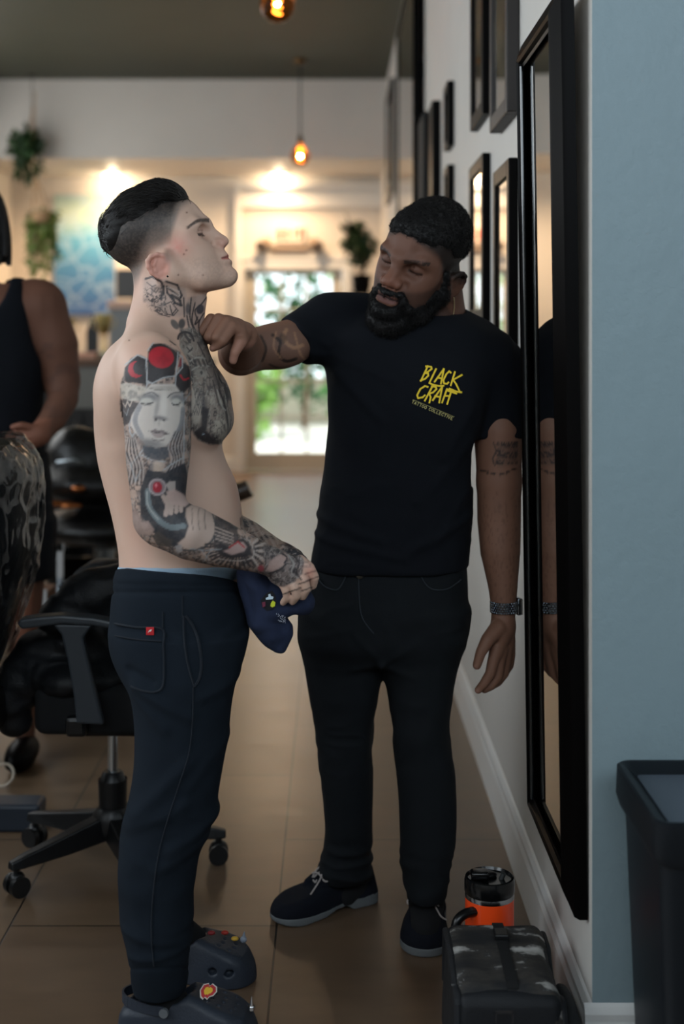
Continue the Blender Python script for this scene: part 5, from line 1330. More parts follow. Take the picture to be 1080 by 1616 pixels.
# ------------------------------------------------------------------ the room
XW = .504; YCOR = 2.594; YB_ = 14.1; XL = -3.42; ZC = 3.87; YF = -0.8; XR = 3.2
def wall_mat(name, rgb, bump=.25, bs=18, rough=.6, stain=.06):
    m, t, b = nt(name); b.inputs['Roughness'].default_value = rough; b.inputs['Specular IOR Level'].default_value = .35
    tc = t.nodes.new('ShaderNodeTexCoord')
    n1 = t.nodes.new('ShaderNodeTexNoise'); n1.inputs['Scale'].default_value = 2.5; n1.inputs['Detail'].default_value = 6
    n2 = t.nodes.new('ShaderNodeTexNoise'); n2.inputs['Scale'].default_value = bs; n2.inputs['Detail'].default_value = 6; n2.inputs['Roughness'].default_value = .65
    t.links.new(tc.outputs['Object'], n1.inputs['Vector']); t.links.new(tc.outputs['Object'], n2.inputs['Vector'])
    c = lin(rgb); mx = t.nodes.new('ShaderNodeMix'); mx.data_type = 'RGBA'
    mx.inputs[6].default_value = (*(c*(1-stain)), 1); mx.inputs[7].default_value = (*np.minimum(c*(1+stain), 1), 1)
    t.links.new(n1.outputs['Fac'], mx.inputs[0]); t.links.new(mx.outputs[2], b.inputs['Base Color'])
    bp = t.nodes.new('ShaderNodeBump'); bp.inputs['Strength'].default_value = bump; bp.inputs['Distance'].default_value = .006
    t.links.new(n2.outputs['Fac'], bp.inputs['Height']); t.links.new(bp.outputs['Normal'], b.inputs['Normal'])
    return m
W_WHITE = wall_mat('white_paint', (206, 200, 192), bump=.12)
W_GREY = wall_mat('grey_white_paint', (200, 196, 190), bump=.12, bs=25)
W_BLUE = wall_mat('blue_grey_paint', (130, 148, 154), bump=.6, bs=16, rough=.5, stain=.05)
W_TRIM = wall_mat('trim_paint', (214, 214, 212), bump=.08, rough=.4)
W_CEIL = wall_mat('green_grey_ceiling', (54, 56, 43), bump=.25, bs=5, stain=.15)
def structure(name, mb, m, parent=None):
    o = mb.build(name, m, parent)
    if parent is None: tag(o, kind='structure')
    return o
# floor: large wood-look slabs with dark joints
def floor_mat():
    m, t, b = nt('floor_slabs')
    tc = t.nodes.new('ShaderNodeTexCoord')
    mp = t.nodes.new('ShaderNodeMapping'); mp.inputs['Rotation'].default_value = (0, 0, math.radians(90))
    t.links.new(tc.outputs['Object'], mp.inputs['Vector'])
    br = t.nodes.new('ShaderNodeTexBrick'); br.offset = .5; br.inputs['Scale'].default_value = 1.0
    br.inputs['Brick Width'].default_value = 1.12; br.inputs['Row Height'].default_value = .66
    br.inputs['Mortar Size'].default_value = .0028; br.inputs['Mortar Smooth'].default_value = .2
    br.inputs['Color1'].default_value = (*lin((94, 76, 60)), 1); br.inputs['Color2'].default_value = (*lin((102, 84, 66)), 1); br.inputs['Mortar'].default_value = (*lin((30, 24, 21)), 1)
    mp.inputs['Location'].default_value = (FLX, FLY, 0)
    t.links.new(mp.outputs['Vector'], br.inputs['Vector'])
    nz = t.nodes.new('ShaderNodeTexNoise'); nz.inputs['Scale'].default_value = 3.0; nz.inputs['Detail'].default_value = 7; nz.inputs['Roughness'].default_value = .6
    mp2 = t.nodes.new('ShaderNodeMapping'); mp2.inputs['Scale'].default_value = (1.3, 4.0, 1); t.links.new(tc.outputs['Object'], mp2.inputs['Vector']); t.links.new(mp2.outputs['Vector'], nz.inputs['Vector'])
    mx = t.nodes.new('ShaderNodeMix'); mx.data_type = 'RGBA'; mx.blend_type = 'MULTIPLY'; mx.inputs[0].default_value = .55
    rp = t.nodes.new('ShaderNodeValToRGB'); rp.color_ramp.elements[0].position = .3; rp.color_ramp.elements[0].color = (.62, .56, .50, 1); rp.color_ramp.elements[1].position = .7; rp.color_ramp.elements[1].color = (1.25, 1.2, 1.12, 1)
    t.links.new(nz.outputs['Fac'], rp.inputs['Fac']); t.links.new(br.outputs['Color'], mx.inputs[6]); t.links.new(rp.outputs['Color'], mx.inputs[7])
    t.links.new(mx.outputs[2], b.inputs['Base Color'])
    mr = t.nodes.new('ShaderNodeMapRange'); mr.inputs['To Min'].default_value = .26; mr.inputs['To Max'].default_value = .40; t.links.new(nz.outputs['Fac'], mr.inputs['Value']); t.links.new(mr.outputs['Result'], b.inputs['Roughness'])
    bp = t.nodes.new('ShaderNodeBump'); bp.inputs['Strength'].default_value = .25; bp.inputs['Distance'].default_value = .002; bp.invert = True
    t.links.new(br.outputs['Fac'], bp.inputs['Height']); t.links.new(bp.outputs['Normal'], b.inputs['Normal'])
    b.inputs['Specular IOR Level'].default_value = .55
    return m
FLX, FLY = 0.0, 0.0
FLX = 3.29; FLY = .141
mb = MB(); mb.bounds(XL-.2, XR+.2, YF-.2, YB_+.2, -.12, 0); structure('floor', mb, floor_mat())
mb = MB(); mb.bounds(XL-.2, XR+.2, YF-.2, YB_+.2, ZC, ZC+.12); structure('ceiling', mb, W_CEIL)
LY0, LY1, LZ0, LZ1 = -.5, 4.6, 1.6, 3.5
MY0, MY1 = 6.5, 12.2
mb = MB(); mb.bounds(XL-.15, XL, YF, LY0, 0, ZC); mb.bounds(XL-.15, XL, LY1, MY0, 0, ZC); mb.bounds(XL-.15, XL, MY1, YB_, 0, ZC); mb.bounds(XL-.15, XL, MY0, MY1, 0, LZ0); mb.bounds(XL-.15, XL, MY0, MY1, LZ1, ZC); mb.bounds(XL-.15, XL, LY0, LY1, 0, LZ0); mb.bounds(XL-.15, XL, LY0, LY1, LZ1, ZC); structure('wall_left', mb, W_WHITE)
mb = MB()
for y in (LY0, LY0+1.68, LY0+3.36, LY1-.06): mb.bounds(XL-.11, XL-.04, y, y+.06, LZ0, LZ1)
for z in (LZ0, LZ1-.06): mb.bounds(XL-.11, XL-.04, LY0, LY1, z, z+.06)
structure('window_2', mb, wall_mat('window_paint', (205, 205, 203)))
# right wall with its corner, the return wall in blue-grey, the side of the front bay
mb = MB(); mb.bounds(XW, XW+.15, YCOR+.004, YB_, 0, ZC); structure('wall_right', mb, W_GREY)
mb = MB(); mb.bounds(XW+.0005, XR, YCOR, YCOR+.15, 0, ZC); structure('wall_return', mb, W_BLUE)
mb = MB(); mb.bounds(XR, XR+.15, YF, YCOR, 0, ZC); structure('wall_front_right', mb, W_BLUE)
mb = MB()
for y in (MY0, MY0+1.88, MY0+3.76, MY1-.06): mb.bounds(XL-.11, XL-.04, y, y+.06, LZ0, LZ1)
for z in (LZ0, LZ1-.06): mb.bounds(XL-.11, XL-.04, MY0, MY1, z, z+.06)
structure('fill_window', mb, wall_mat('window_paint', (205, 205, 203)))  # unseen window added to let fill light into the back
# front wall with the shop window behind the camera
WX0, WX1, WZ0, WZ1 = -1.8, 2.7, 2.15, 3.6
mb = MB(); mb.bounds(XL, WX0, YF-.15, YF, 0, ZC); mb.bounds(WX1, XR, YF-.15, YF, 0, ZC); mb.bounds(WX0, WX1, YF-.15, YF, 0, WZ0); mb.bounds(WX0, WX1, YF-.15, YF, WZ1, ZC); structure('wall_front', mb, W_WHITE)
# back wall with the door opening; the bulkhead and lower ceiling in front of it
DX0, DX1, DZ = PX(386, YB_), PX(541, YB_), PZ(424, YB_)
mb = MB(); mb.bounds(XL, DX0, YB_, YB_+.15, 0, ZC); mb.bounds(DX1, XW, YB_, YB_+.15, 0, ZC); mb.bounds(DX0, DX1, YB_, YB_+.15, DZ, ZC); structure('wall_back', mb, W_WHITE)
YK = 12.6; ZK = PZ(250, YK)
mb = MB(); mb.bounds(XL, XW, YK, YK+.12, ZK, ZC); structure('wall_bulkhead', mb, W_WHITE)
mb = MB(); mb.bounds(XL, XW, YK+.12, YB_, ZK+.0, ZK+.06); structure('ceiling_low', mb, W_WHITE)
# raised entry surround on the back wall
mb = MB(); x0, x1 = PX(372, 14.0), XW; zt = PZ(297, 14.0)
mb.bounds(x0, x1, YB_-.12, YB_, zt, zt+.05); mb.bounds(x0, x0+.05, YB_-.12, YB_, 0, zt); mb.bounds(x0+.05, x1, YB_-.06, YB_, PZ(326, 14.0), zt)
structure('trim_1', mb, W_TRIM)
# door casing
mb = MB(); cs = .09
mb.bounds(DX0-cs, DX0, YB_-.03, YB_, 0, DZ+cs); mb.bounds(DX1, DX1+cs, YB_-.03, YB_, 0, DZ+cs); mb.bounds(DX0, DX1, YB_-.03, YB_, DZ, DZ+cs); mb.bounds(DX0-cs-.03, DX1+cs+.03, YB_-.045, YB_, DZ+cs, DZ+cs+.035)
structure('trim_2', mb, W_TRIM)
# glazed door
mb = MB(); gx0, gx1 = PX(404, YB_), PX(524, YB_); gz0, gz1 = PZ(715, YB_), PZ(432, YB_)
yd0, yd1 = YB_+.05, YB_+.095
mb.bounds(DX0+.004, gx0, yd0, yd1, .01, DZ-.004); mb.bounds(gx1, DX1-.004, yd0, yd1, .01, DZ-.004); mb.bounds(gx0, gx1, yd0, yd1, .01, gz0); mb.bounds(gx0, gx1, yd0, yd1, gz1, DZ-.004)
for i in (1, 2): xx = gx0+(gx1-gx0)*i/3; mb.bounds(xx-.012, xx+.012, yd0+.008, yd1-.008, gz0, gz1)
for i in range(1, 5): zz = gz0+(gz1-gz0)*i/5; mb.bounds(gx0, gx1, yd0+.008, yd1-.008, zz-.012, zz+.012)
DOORP = mat('door_paint', (188, 182, 170), rough=.5)
dr = structure('door_1', mb, DOORP)
mb = MB(); mb.bounds(gx0, gx1, yd0+.018, yd0+.024, gz0, gz1); gl = mb.build('window_pane', mat('clear_glass', (250, 252, 250), rough=0, trans=1, ior=1.01, spec=.3), dr)
mb = MB(); mb.cyl((DX1-.07, yd0, 1.0), (DX1-.07, yd0-.05, 1.0), .012); mb.cyl((DX1-.07, yd0-.05, 1.0), (DX1-.17, yd0-.05, 1.0), .009); mb.build('door_handle', mat('brushed', (150, 148, 142), rough=.3, metal=1), dr, smooth=True)
# baseboards
def base_profile(mb, pts, vec, h=.155, d=.016):
    mb.prism(pts, vec)
mb = MB(); d = .016
sec = [(0, 0), (-d, 0), (-d, .115), (-d*.72, .128), (-d*.72, .142), (-d*.3, .155), (0, .16)]
mb.prism([(XW+a, YCOR-.0, z) for a, z in sec], (0, YB_-YCOR-.12, 0)); structure('baseboard_right', mb, W_TRIM)
mb = MB(); mb.prism([(XW-d, YCOR+a, z) for a, z in sec], (XR-XW+d, 0, 0)); structure('baseboard_return', mb, W_TRIM)
mb = MB(); mb.prism([(XL-a, YF, z) for a, z in sec], (0, YB_-YF, 0)); structure('baseboard_left', mb, W_TRIM)
mb = MB(); mb.prism([(XL, YB_+a, z) for a, z in sec], (PX(372, 14.0)-XL, 0, 0)); structure('baseboard_back', mb, W_TRIM)
# shop window frame behind the camera
mb = MB()
for x in (WX0, (WX0+WX1)/2-.03, WX1-.06): mb.bounds(x, x+.06, YF-.12, YF-.04, WZ0, WZ1)
for z in (WZ0, WZ1-.06): mb.bounds(WX0, WX1, YF-.12, YF-.04, z, z+.06)
structure('window_1', mb, W_TRIM)
# outside the door: terrace, low wall, shrubs and trees
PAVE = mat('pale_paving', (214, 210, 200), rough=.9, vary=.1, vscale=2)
mb = MB(); mb.bounds(-8, 8, YB_+.15, YB_+16, -.12, -.01); o = mb.build('ground_outside', PAVE); tag(o, kind='structure')
LEAF = [mat('leaf_light', (132, 172, 84), rough=.6, vary=.3, vscale=3), mat('leaf_mid', (84, 140, 72), rough=.6, vary=.3, vscale=3), mat('leaf_dark', (44, 92, 50), rough=.6, vary=.3, vscale=3)]
def leaves(c, r, n, size, seed, droop=.0, squash=1.0, shell=.55):
    rg = np.random.default_rng(seed)
    d = rg.normal(size=(n, 3)); d /= np.linalg.norm(d, axis=1)[:, None]
    rad = (shell+(1-shell)*rg.random(n))[:, None]
    pos = np.array(c)+d*rad*np.array(r)
    t = rg.normal(size=(n, 3))+np.array([0, 0, -droop]); t /= np.linalg.norm(t, axis=1)[:, None]
    b = np.cross(t, rg.normal(size=(n, 3))); b /= np.linalg.norm(b, axis=1)[:, None]; nn = np.cross(t, b)
    s_ = size*rg.uniform(.6, 1.3, n)[:, None]
    V = np.stack([pos, pos+t*s_*.35+b*s_*.28+nn*s_*.05, pos+t*s_*.75+b*s_*.22, pos+t*s_*1.05-nn*s_*.08, pos+t*s_*.75-b*s_*.22, pos+t*s_*.35-b*s_*.28+nn*s_*.05], 1).reshape(-1, 3)
    i = np.arange(n)[:, None]*6
    Q = np.concatenate([i+np.array([0, 1, 2, 5]), i+np.array([5, 2, 3, 4])])
    return V, Q
k = 0
for x, y, z, r, h, lab in [(-1.3, 18.6, .8, .62, .9, 'pale green leafy shrub outside, at left of the door glass'), (.5, 19.0, .8, .62, .8, 'bright green shrub outside, at right of the door glass'), (-.45, 20.5, 1.5, 1.0, 1.3, 'tall shrub outside behind the two in front')]:
    V, Qf = leaves((x, y, z), (r, r*.7, h), 900, .16, 40+k, shell=.3)
    o = empty('shrub', (x, y, 0), lab, 'shrub'); mesh_np('foliage', V, Qf, LEAF[k], o, smooth=False)
    mb = MB(); mb.tube([(x, y, 0), (x+.03, y, z*.6), (x, y, z)], [.05, .04, .02]); mb.build('stem', mat('bark', (92, 74, 58), rough=.9), o); k += 1
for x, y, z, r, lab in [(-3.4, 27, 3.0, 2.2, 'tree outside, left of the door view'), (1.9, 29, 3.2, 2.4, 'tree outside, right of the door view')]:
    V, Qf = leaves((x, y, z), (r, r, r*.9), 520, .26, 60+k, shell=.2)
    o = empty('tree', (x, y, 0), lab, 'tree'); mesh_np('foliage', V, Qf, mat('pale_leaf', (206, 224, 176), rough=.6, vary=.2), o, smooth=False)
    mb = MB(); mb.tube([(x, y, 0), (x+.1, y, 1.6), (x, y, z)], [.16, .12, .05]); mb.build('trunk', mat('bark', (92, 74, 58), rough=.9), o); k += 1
mb = MB(); mb.bounds(-6, 6, 21.5, 21.7, 0, .75); o = mb.build('low_wall', mat('garden_wall', (176, 168, 150), rough=.9)); tag(o, 'pale low garden wall outside beyond the shrubs', 'wall')
# ------------------------------------------------------------------ things on the right wall
BLK = mat('black_lacquer', (6, 5, 5), rough=.4, spec=.06)
HIGHLIGHT = mat('highlight_gloss', (20, 24, 26), rough=.12, spec=.9, coat=.6)
BLKB = mat('dark_walnut', (26, 18, 14), rough=.5)
MIR = mat('mirror_glass', (226, 228, 226), rough=.015, metal=1.0)
BACKB = mat('raw_board', (150, 138, 126), rough=.9)
# big framed mirror, hung and leaning a little into the room
def mirror_frame(label, y0, y1, z0, z1, xb, xt, wd=.062, hgt=.028, name='wall_mirror', glass=MIR, mf=BLK):
    """y0 near edge, y1 far edge; xb/xt: distance of the outer face edge at the bottom/top"""
    root = empty(name, (XW, (y0+y1)/2, z0), label, 'mirror' if glass is MIR else 'picture')
    def Xo(z): return xb+(xt-xb)*(z-z0)/(z1-z0)
    # profile across a member: distance inwards t, height above the outer edge
    prof = [(0, .0), (.006, .010), (.03, .017), (.055, hgt*.92), (.066, hgt), (.074, hgt*.86), (.078, hgt*.55), (.088, hgt*.48), (wd+.008, hgt*.22), (wd+.012, .004)]
    s_ = wd/.085; prof = [(t*s_, h) for t, h in prof]
    def corner(t, h):
        return [(Xo(z)-h, y, z) for y, z in ((y0+t, z0+t), (y1-t, z0+t), (y1-t, z1-t), (y0+t, z1-t))]
    rings = [corner(t, h) for t, h in prof]
    back = [(Xo(z)+.016, y, z) for y, z in ((y0, z0), (y1, z0), (y1, z1), (y0, z1))]
    for side, nm in enumerate(['bottom_rail', 'stile', 'top_rail', 'stile']):
        mb = MB(); a, b = side, (side+1) % 4
        seq = [back]+rings+[[(Xo(z)+.004, y, z) for (x_, y, z) in rings[-1]]]
        for r0, r1 in zip(seq, seq[1:]): mb.poly([r0[a], r0[b], r1[b], r1[a]])
        mb.poly([back[a], back[b], seq[-1][b], seq[-1][a]])
        bmesh.ops.remove_doubles(mb.bm, verts=mb.bm.verts, dist=1e-6)
        o = mb.build(nm, mf, root, smooth=True, angle=28)
    for (ya_, za_), (yb2, zb2) in ((((y0+wd*.93), z0+wd), ((y0+wd*.93), z1-wd)), (((y1-wd*.93), z0+wd), ((y1-wd*.93), z1-wd))):
        mb = MB(); mb.tube([(Xo(za_)-hgt*.62, ya_, za_), (Xo(zb2)-hgt*.62, yb2, zb2)], .0045, n=10); mb.build('highlight_bead', HIGHLIGHT, root, smooth=True)  # thin glossy rods added to draw the highlight line along the stiles
    g = [(Xo(z)-.006, y, z) for y, z in ((y0+wd, z0+wd), (y1-wd, z0+wd), (y1-wd, z1-wd), (y0+wd, z1-wd))]
    mb = MB(); mb.prism(g, (.004, 0, 0)); mb.build('mirror_glass' if glass is MIR else 'picture_glass', glass, root)
    mb = MB(); mb.prism([(Xo(z)+.012, y, z) for y, z in ((y0+.01, z0+.01), (y1-.01, z0+.01), (y1-.01, z1-.01), (y0+.01, z1-.01))], (.004, 0, 0)); mb.build('backing_board', BACKB, root)
    return root
mirror_frame('tall black-framed mirror hung nearest the wall corner', 2.625, 3.19, .307, 2.155, .4855, .458)
# four pictures behind it
def picture(label, y0, y1, z0, z1, fw=.045, dp=.027, rim=BLK, art=0, group='pictures on the right wall', mat_c=(70, 62, 52)):
    root = empty('picture_frame', (XW, (y0+y1)/2, z0), label, 'picture', group)
    X0, X1 = XW-dp, XW-.001
    mb = MB(); mb.bounds(X0, X1, y0, y0+fw, z0, z1, bev=.003); mb.bounds(X0, X1, y1-fw, y1, z0, z1, bev=.003); mb.bounds(X0, X1, y0+fw, y1-fw, z0, z0+fw, bev=.003); mb.bounds(X0, X1, y0+fw, y1-fw, z1-fw, z1, bev=.003)
    mb.build('frame', rim, root)
    mb = MB(); mb.bounds(X0+.008, X0+.012, y0+fw*.9, y1-fw*.9, z0+fw*.9, z1-fw*.9); mb.build('picture_glass', ARTS[art], root)
    return root
def art_mat(name, c1, c2, sc, seed):
    m, t, b = nt(name); tc = t.nodes.new('ShaderNodeTexCoord'); n = t.nodes.new('ShaderNodeTexNoise'); n.inputs['Scale'].default_value = sc; n.inputs['Detail'].default_value = 3
    n.noise_dimensions = '4D'; n.inputs['W'].default_value = seed
    t.links.new(tc.outputs['Object'], n.inputs['Vector']); r = t.nodes.new('ShaderNodeValToRGB'); r.color_ramp.elements[0].position = .4; r.color_ramp.elements[0].color = (*lin(c1), 1); r.color_ramp.elements[1].position = .62; r.color_ramp.elements[1].color = (*lin(c2), 1)
    t.links.new(n.outputs['Fac'], r.inputs['Fac']); t.links.new(r.outputs['Color'], b.inputs['Base Color']); b.inputs['Roughness'].default_value = .03; b.inputs['Specular IOR Level'].default_value = .9; b.inputs['IOR'].default_value = 1.6
    b.inputs['Coat Weight'].default_value = 1.0; b.inputs['Coat Roughness'].default_value = .01; b.inputs['Coat IOR'].default_value = 1.7
    return m
ARTS = [art_mat('art_a', (34, 30, 26), (120, 100, 80), 7, 1), art_mat('art_b', (26, 24, 26), (96, 88, 78), 9, 4), art_mat('art_c', (40, 36, 30), (130, 118, 96), 6, 7), art_mat('art_d', (22, 24, 26), (110, 90, 70), 8, 9)]
WOOD = mat('brown_frame', (88, 62, 44), rough=.4, coat=.2)
picture('lower picture next to the mirror, black frame half hidden by the shoulder', 3.63, 3.99, 1.335, 1.945, art=0)
picture('lower picture further from the mirror, black frame with its bottom edge above the shoulder', 4.27, 4.70, 1.50, 2.045, art=1)
picture('upper picture next to the mirror, dark stepped frame cut by the top of the photo', 3.60, 4.00, 2.065, 2.70, art=2, dp=.036, rim=BLKB)
picture('upper picture further from the mirror, black frame cut by the top of the photo', 4.27, 4.66, 2.17, 2.80, art=3)
picture('small black frame behind the head, upper of the two', 5.55, 5.75, 2.25, 2.52, fw=.03, dp=.03, art=1, group='small frames on the right wall')
picture('small black frame behind the head, lower of the two', 5.55, 5.75, 1.90, 2.17, fw=.03, dp=.03, art=3, group='small frames on the right wall')
# black panel in place of the mirror's shadow and a frame, then the salon mirror further back
root = empty('wall_mirror', (.45, 8.0, 1.1), 'tall thin-framed mirror far down the right wall, standing off the wall', 'mirror')
mb = MB(); y0, y1 = 7.35, 9.3; z0, z1 = 1.05, 3.55
def Xm(y, z): return .450+.0*(y-y0)-(z-z0)*.0
mb.bounds(.452, .472, y0+.04, y1-.04, z0+.04, z1-.04); mb.build('backing_board', BLK, root)
mb = MB(); mb.bounds(.446, .451, y0+.04, y1-.04, z0+.04, z1-.04); mb.build('mirror_glass', MIR, root)
mb = MB(); mb.bounds(.438, .480, y0, y0+.05, z0, z1); mb.bounds(.438, .480, y1-.05, y1, z0, z1); mb.bounds(.438, .480, y0, y1, z0, z0+.05); mb.bounds(.438, .480, y0, y1, z1-.05, z1); mb.build('frame', BLK, root)
mb = MB(); mb.bounds(.48, XW, 7.5, 9.1, 2.9, 3.0); mb.build('wall_bracket', BLK, root)
root = empty('shadow_panel', (XW, 6.6, 1.5), 'black panel standing in for the shadow of the far mirror and a dark frame, left of the small frames', 'panel')
mb = MB(); mb.bounds(.462, XW-.001, 6.25, 6.95, 1.55, 2.56, bev=.004); mb.build('panel', BLK, root)  # dark sheet put where the mirror's shadow and a black frame lie
mb = MB(); mb.bounds(.44, .463, 6.55, 6.95, 1.7, 2.56, bev=.01); mb.build('front_panel', mat('shadow_black', (16, 18, 20), rough=.8), root)
root = empty('picture_frame', (XW, 11.4, 2.6), 'farthest dark frame on the right wall, near the back wall', 'picture')
mb = MB(); mb.bounds(.466, XW-.001, 10.9, 11.0, 2.62, 3.56); mb.bounds(.466, XW-.001, 11.9, 12.0, 2.62, 3.56); mb.bounds(.466, XW-.001, 11.0, 11.9, 2.62, 2.7); mb.bounds(.466, XW-.001, 11.0, 11.9, 3.48, 3.56); mb.build('frame', BLKB, root)
mb = MB(); mb.bounds(.476, .482, 11.0, 11.9, 2.7, 3.48); mb.build('picture_glass', ARTS[0], root)

# ------------------------------------------------------------------ lamps
BRASS = mat('aged_brass', (96, 72, 44), rough=.35, metal=1); CORD = mat('black_cord', (12, 11, 10), rough=.7)
AMB = mat('amber_glass', (236, 140, 62), rough=.03, trans=1, ior=1.14, spec=.6)
FIL = mat('filament', (255, 170, 80), emit=14, emitc=(255, 170, 84))
def pendant(px, y, label):
    x = PX(px, y); zb = 2.935
    root = empty('pendant_lamp', (x, y, zb), label, 'lamp', 'bare-bulb pendants')
    mb = MB(); mb.lathe((x, y, ZC-.03), [(.012, -.008), (.05, 0), (.06, .012), (.06, .03)]); mb.build('ceiling_rose', BRASS, root, smooth=True)
    mb = MB(); mb.tube([(x, y, ZC-.03), (x, y, zb+.27)], .006); mb.build('cord', CORD, root, smooth=True)
    mb = MB(); mb.lathe((x, y, zb+.19), [(.018, 0), (.024, .01), (.024, .06), (.016, .075), (.008, .09)]); mb.build('socket', BRASS, root, smooth=True)
    mb = MB(); mb.lathe((x, y, zb), [(.002, 0), (.04, .008), (.07, .035), (.084, .075), (.080, .115), (.055, .155), (.028, .18), (.020, .20)], n=32); g = mb.build('glass_bulb', AMB, root, smooth=True)
    mb = MB(); pts = []
    for i in range(49):
        a = i/48*PI*8; t = i/48; pts.append((x+.016*math.cos(a), y+.016*math.sin(a), zb+.045+.11*t))
    mb.tube(pts, .0042, n=6); mb.build('filament', FIL, root, smooth=True)
    l = bpy.data.lights.new('bulb_light', 'POINT'); l.energy = 48; l.color = (1.0, .64, .36); l.shadow_soft_size = .008
    lo = bpy.data.objects.new('bulb_light', l); COL.objects.link(lo); lo.location = (x, y, zb+.09)
pendant(438, 6.3, 'near pendant bulb cut by the top of the photo')
pendant(474, 11.7, 'far pendant bulb hanging in front of the bulkhead')
DL = mat('lamp_disc', (255, 220, 170), emit=22, emitc=(255, 214, 160))
for px, lab, pw in ((175, 'recessed ceiling light above the blue canvas', 100), (440, 'recessed ceiling light in front of the glazed door', 84)):
    y = 13.78 if px < 300 else 13.82
    x = PX(px, y); root = empty('downlight', (x, y, ZK), lab, 'lamp', 'recessed downlights')
    mb = MB(); mb.lathe((x, y, ZK-.012), [(.10, .012), (.115, .004), (.115, .0), (.085, .002)], n=32); mb.build('trim_ring', W_TRIM, root, smooth=True)
    mb = MB(); mb.lathe((x, y, ZK-.010), [(.082, 0), (.082, .006)], n=32); mb.build('lens', DL, root)
    l = bpy.data.lights.new('downlight_beam', 'SPOT'); l.energy = pw*1.6; l.color = (1.0, .68, .40); l.spot_size = math.radians(165); l.spot_blend = .9; l.shadow_soft_size = .02
    lo = bpy.data.objects.new('downlight_beam', l); COL.objects.link(lo); lo.location = (x, y-.35, ZK-.035)
    l = bpy.data.lights.new('downlight_glow', 'POINT'); l.energy = pw*.11; l.color = (1.0, .76, .5); l.shadow_soft_size = .02
    lo = bpy.data.objects.new('downlight_glow', l); COL.objects.link(lo); lo.location = (x, y+.08, ZK-.06)

# ------------------------------------------------------------------ exit sign with two lamp heads
yb = YB_-.01
root = empty('exit_sign', (PX(457, yb), yb, PZ(383, yb)), 'white EXIT sign with two emergency lamp heads above the door', 'sign')
x0, x1, z0, z1 = PX(436, yb), PX(480, yb), PZ(384, yb), PZ(356, yb)
mb = MB(); mb.bounds(x0, x1, yb-.06, yb, z0, z1, bev=.01); mb.build('housing', mat('sign_white', (228, 214, 200), rough=.5), root)
REDE = mat('exit_red', (214, 74, 60), rough=.5, emit=.25, emitc=(230, 80, 60))
mb = MB(); w = (x1-x0)*.19; g_ = (x1-x0)*.045; h = (z1-z0)*.62; zz = z0+(z1-z0)*.19; t_ = .030; xx = x0+(x1-x0)*.055; yy0, yy1 = yb-.066, yb-.06
for c in 'EXIT':
    if c == 'E':
        mb.bounds(xx, xx+t_*.8, yy0, yy1, zz, zz+h)
        for q in (0, .5, 1): mb.bounds(xx, xx+w*.9, yy0, yy1, zz+(h-t_)*q, zz+(h-t_)*q+t_)
    if c == 'X':
        mb.prism([(xx, yy0, zz), (xx+t_, yy0, zz), (xx+w, yy0, zz+h), (xx+w-t_, yy0, zz+h)], (0, yy1-yy0, 0)); mb.prism([(xx+w-t_, yy0, zz), (xx+w, yy0, zz), (xx+t_, yy0, zz+h), (xx, yy0, zz+h)], (0, yy1-yy0, 0))
    if c == 'I': mb.bounds(xx+w*.35, xx+w*.35+t_, yy0, yy1, zz, zz+h)
    if c == 'T': mb.bounds(xx, xx+w, yy0, yy1, zz+h-t_, zz+h); mb.bounds(xx+w/2-t_/2, xx+w/2+t_/2, yy0, yy1, zz, zz+h)
    xx += w+g_
mb.build('letters', REDE, root)
GR = mat('grey_plastic', (128, 112, 98), rough=.5)
mb = MB(); mb.bounds(PX(428, yb), PX(487, yb), yb-.05, yb, PZ(398, yb), PZ(386, yb), bev=.01); mb.build('battery_box', GR, root)
for px in (421, 494):
    mb = MB(); x = PX(px, yb); z = PZ(384, yb); mb.cyl((x, yb-.02, z+.02), (x+(.05 if px > 450 else -.05), yb-.14, z-.05), .052, .068, n=20); mb.cyl((x, yb-.02, z), (PX(435 if px < 450 else 480, yb), yb-.02, PZ(391, yb)), .014); mb.build('lamp_head', GR, root, smooth=True)

# ------------------------------------------------------------------ plants
LG = mat('plant_leaf', (36, 62, 30), rough=.5, vary=.35, vscale=8); LG2 = mat('trailing_leaf', (98, 116, 54), rough=.5, vary=.3, vscale=8)
y = 13.3; x = PX(571, y)
root = empty('potted_plant', (x, y, 0), 'bushy plant on a tall black stand right of the glazed door', 'plant')
V, Qf = leaves((x, y, PZ(393, y)), (.13, .13, .20), 380, .085, 5, shell=.2); V2, Q2 = leaves((x-.09, y, PZ(372, y)), (.10, .08, .16), 80, .12, 6, shell=.2)
mesh_np('foliage', np.concatenate([V, V2]), np.concatenate([Qf, Q2+len(V)]), LG, root, smooth=False)
mb = MB()
for a in range(5): mb.tube([(x, y, PZ(440, y)), (x+.05*math.cos(a*1.3), y+.05*math.sin(a*1.3), PZ(415, y)), (x+.12*math.cos(a*1.3), y+.1*math.sin(a*1.3), PZ(385, y))], [.010, .008, .004], n=6)
mb.build('stem', mat('bark', (70, 52, 40), rough=.9), root)
mb = MB(); mb.lathe((x, y, PZ(462, y)), [(.06, 0), (.085, .02), (.10, .15), (.105, .18), (.09, .18)]); mb.build('pot', BLK, root, smooth=True)
mb = MB()
for a in range(4): mb.tube([(x+.14*math.cos(a*PI/2+.4), y+.14*math.sin(a*PI/2+.4), 0), (x+.09*math.cos(a*PI/2+.4), y+.09*math.sin(a*PI/2+.4), PZ(462, y))], .012, n=8)
mb.lathe((x, y, PZ(462, y)-.02), [(.12, 0), (.12, .02)]); mb.build('stand', BLK, root)
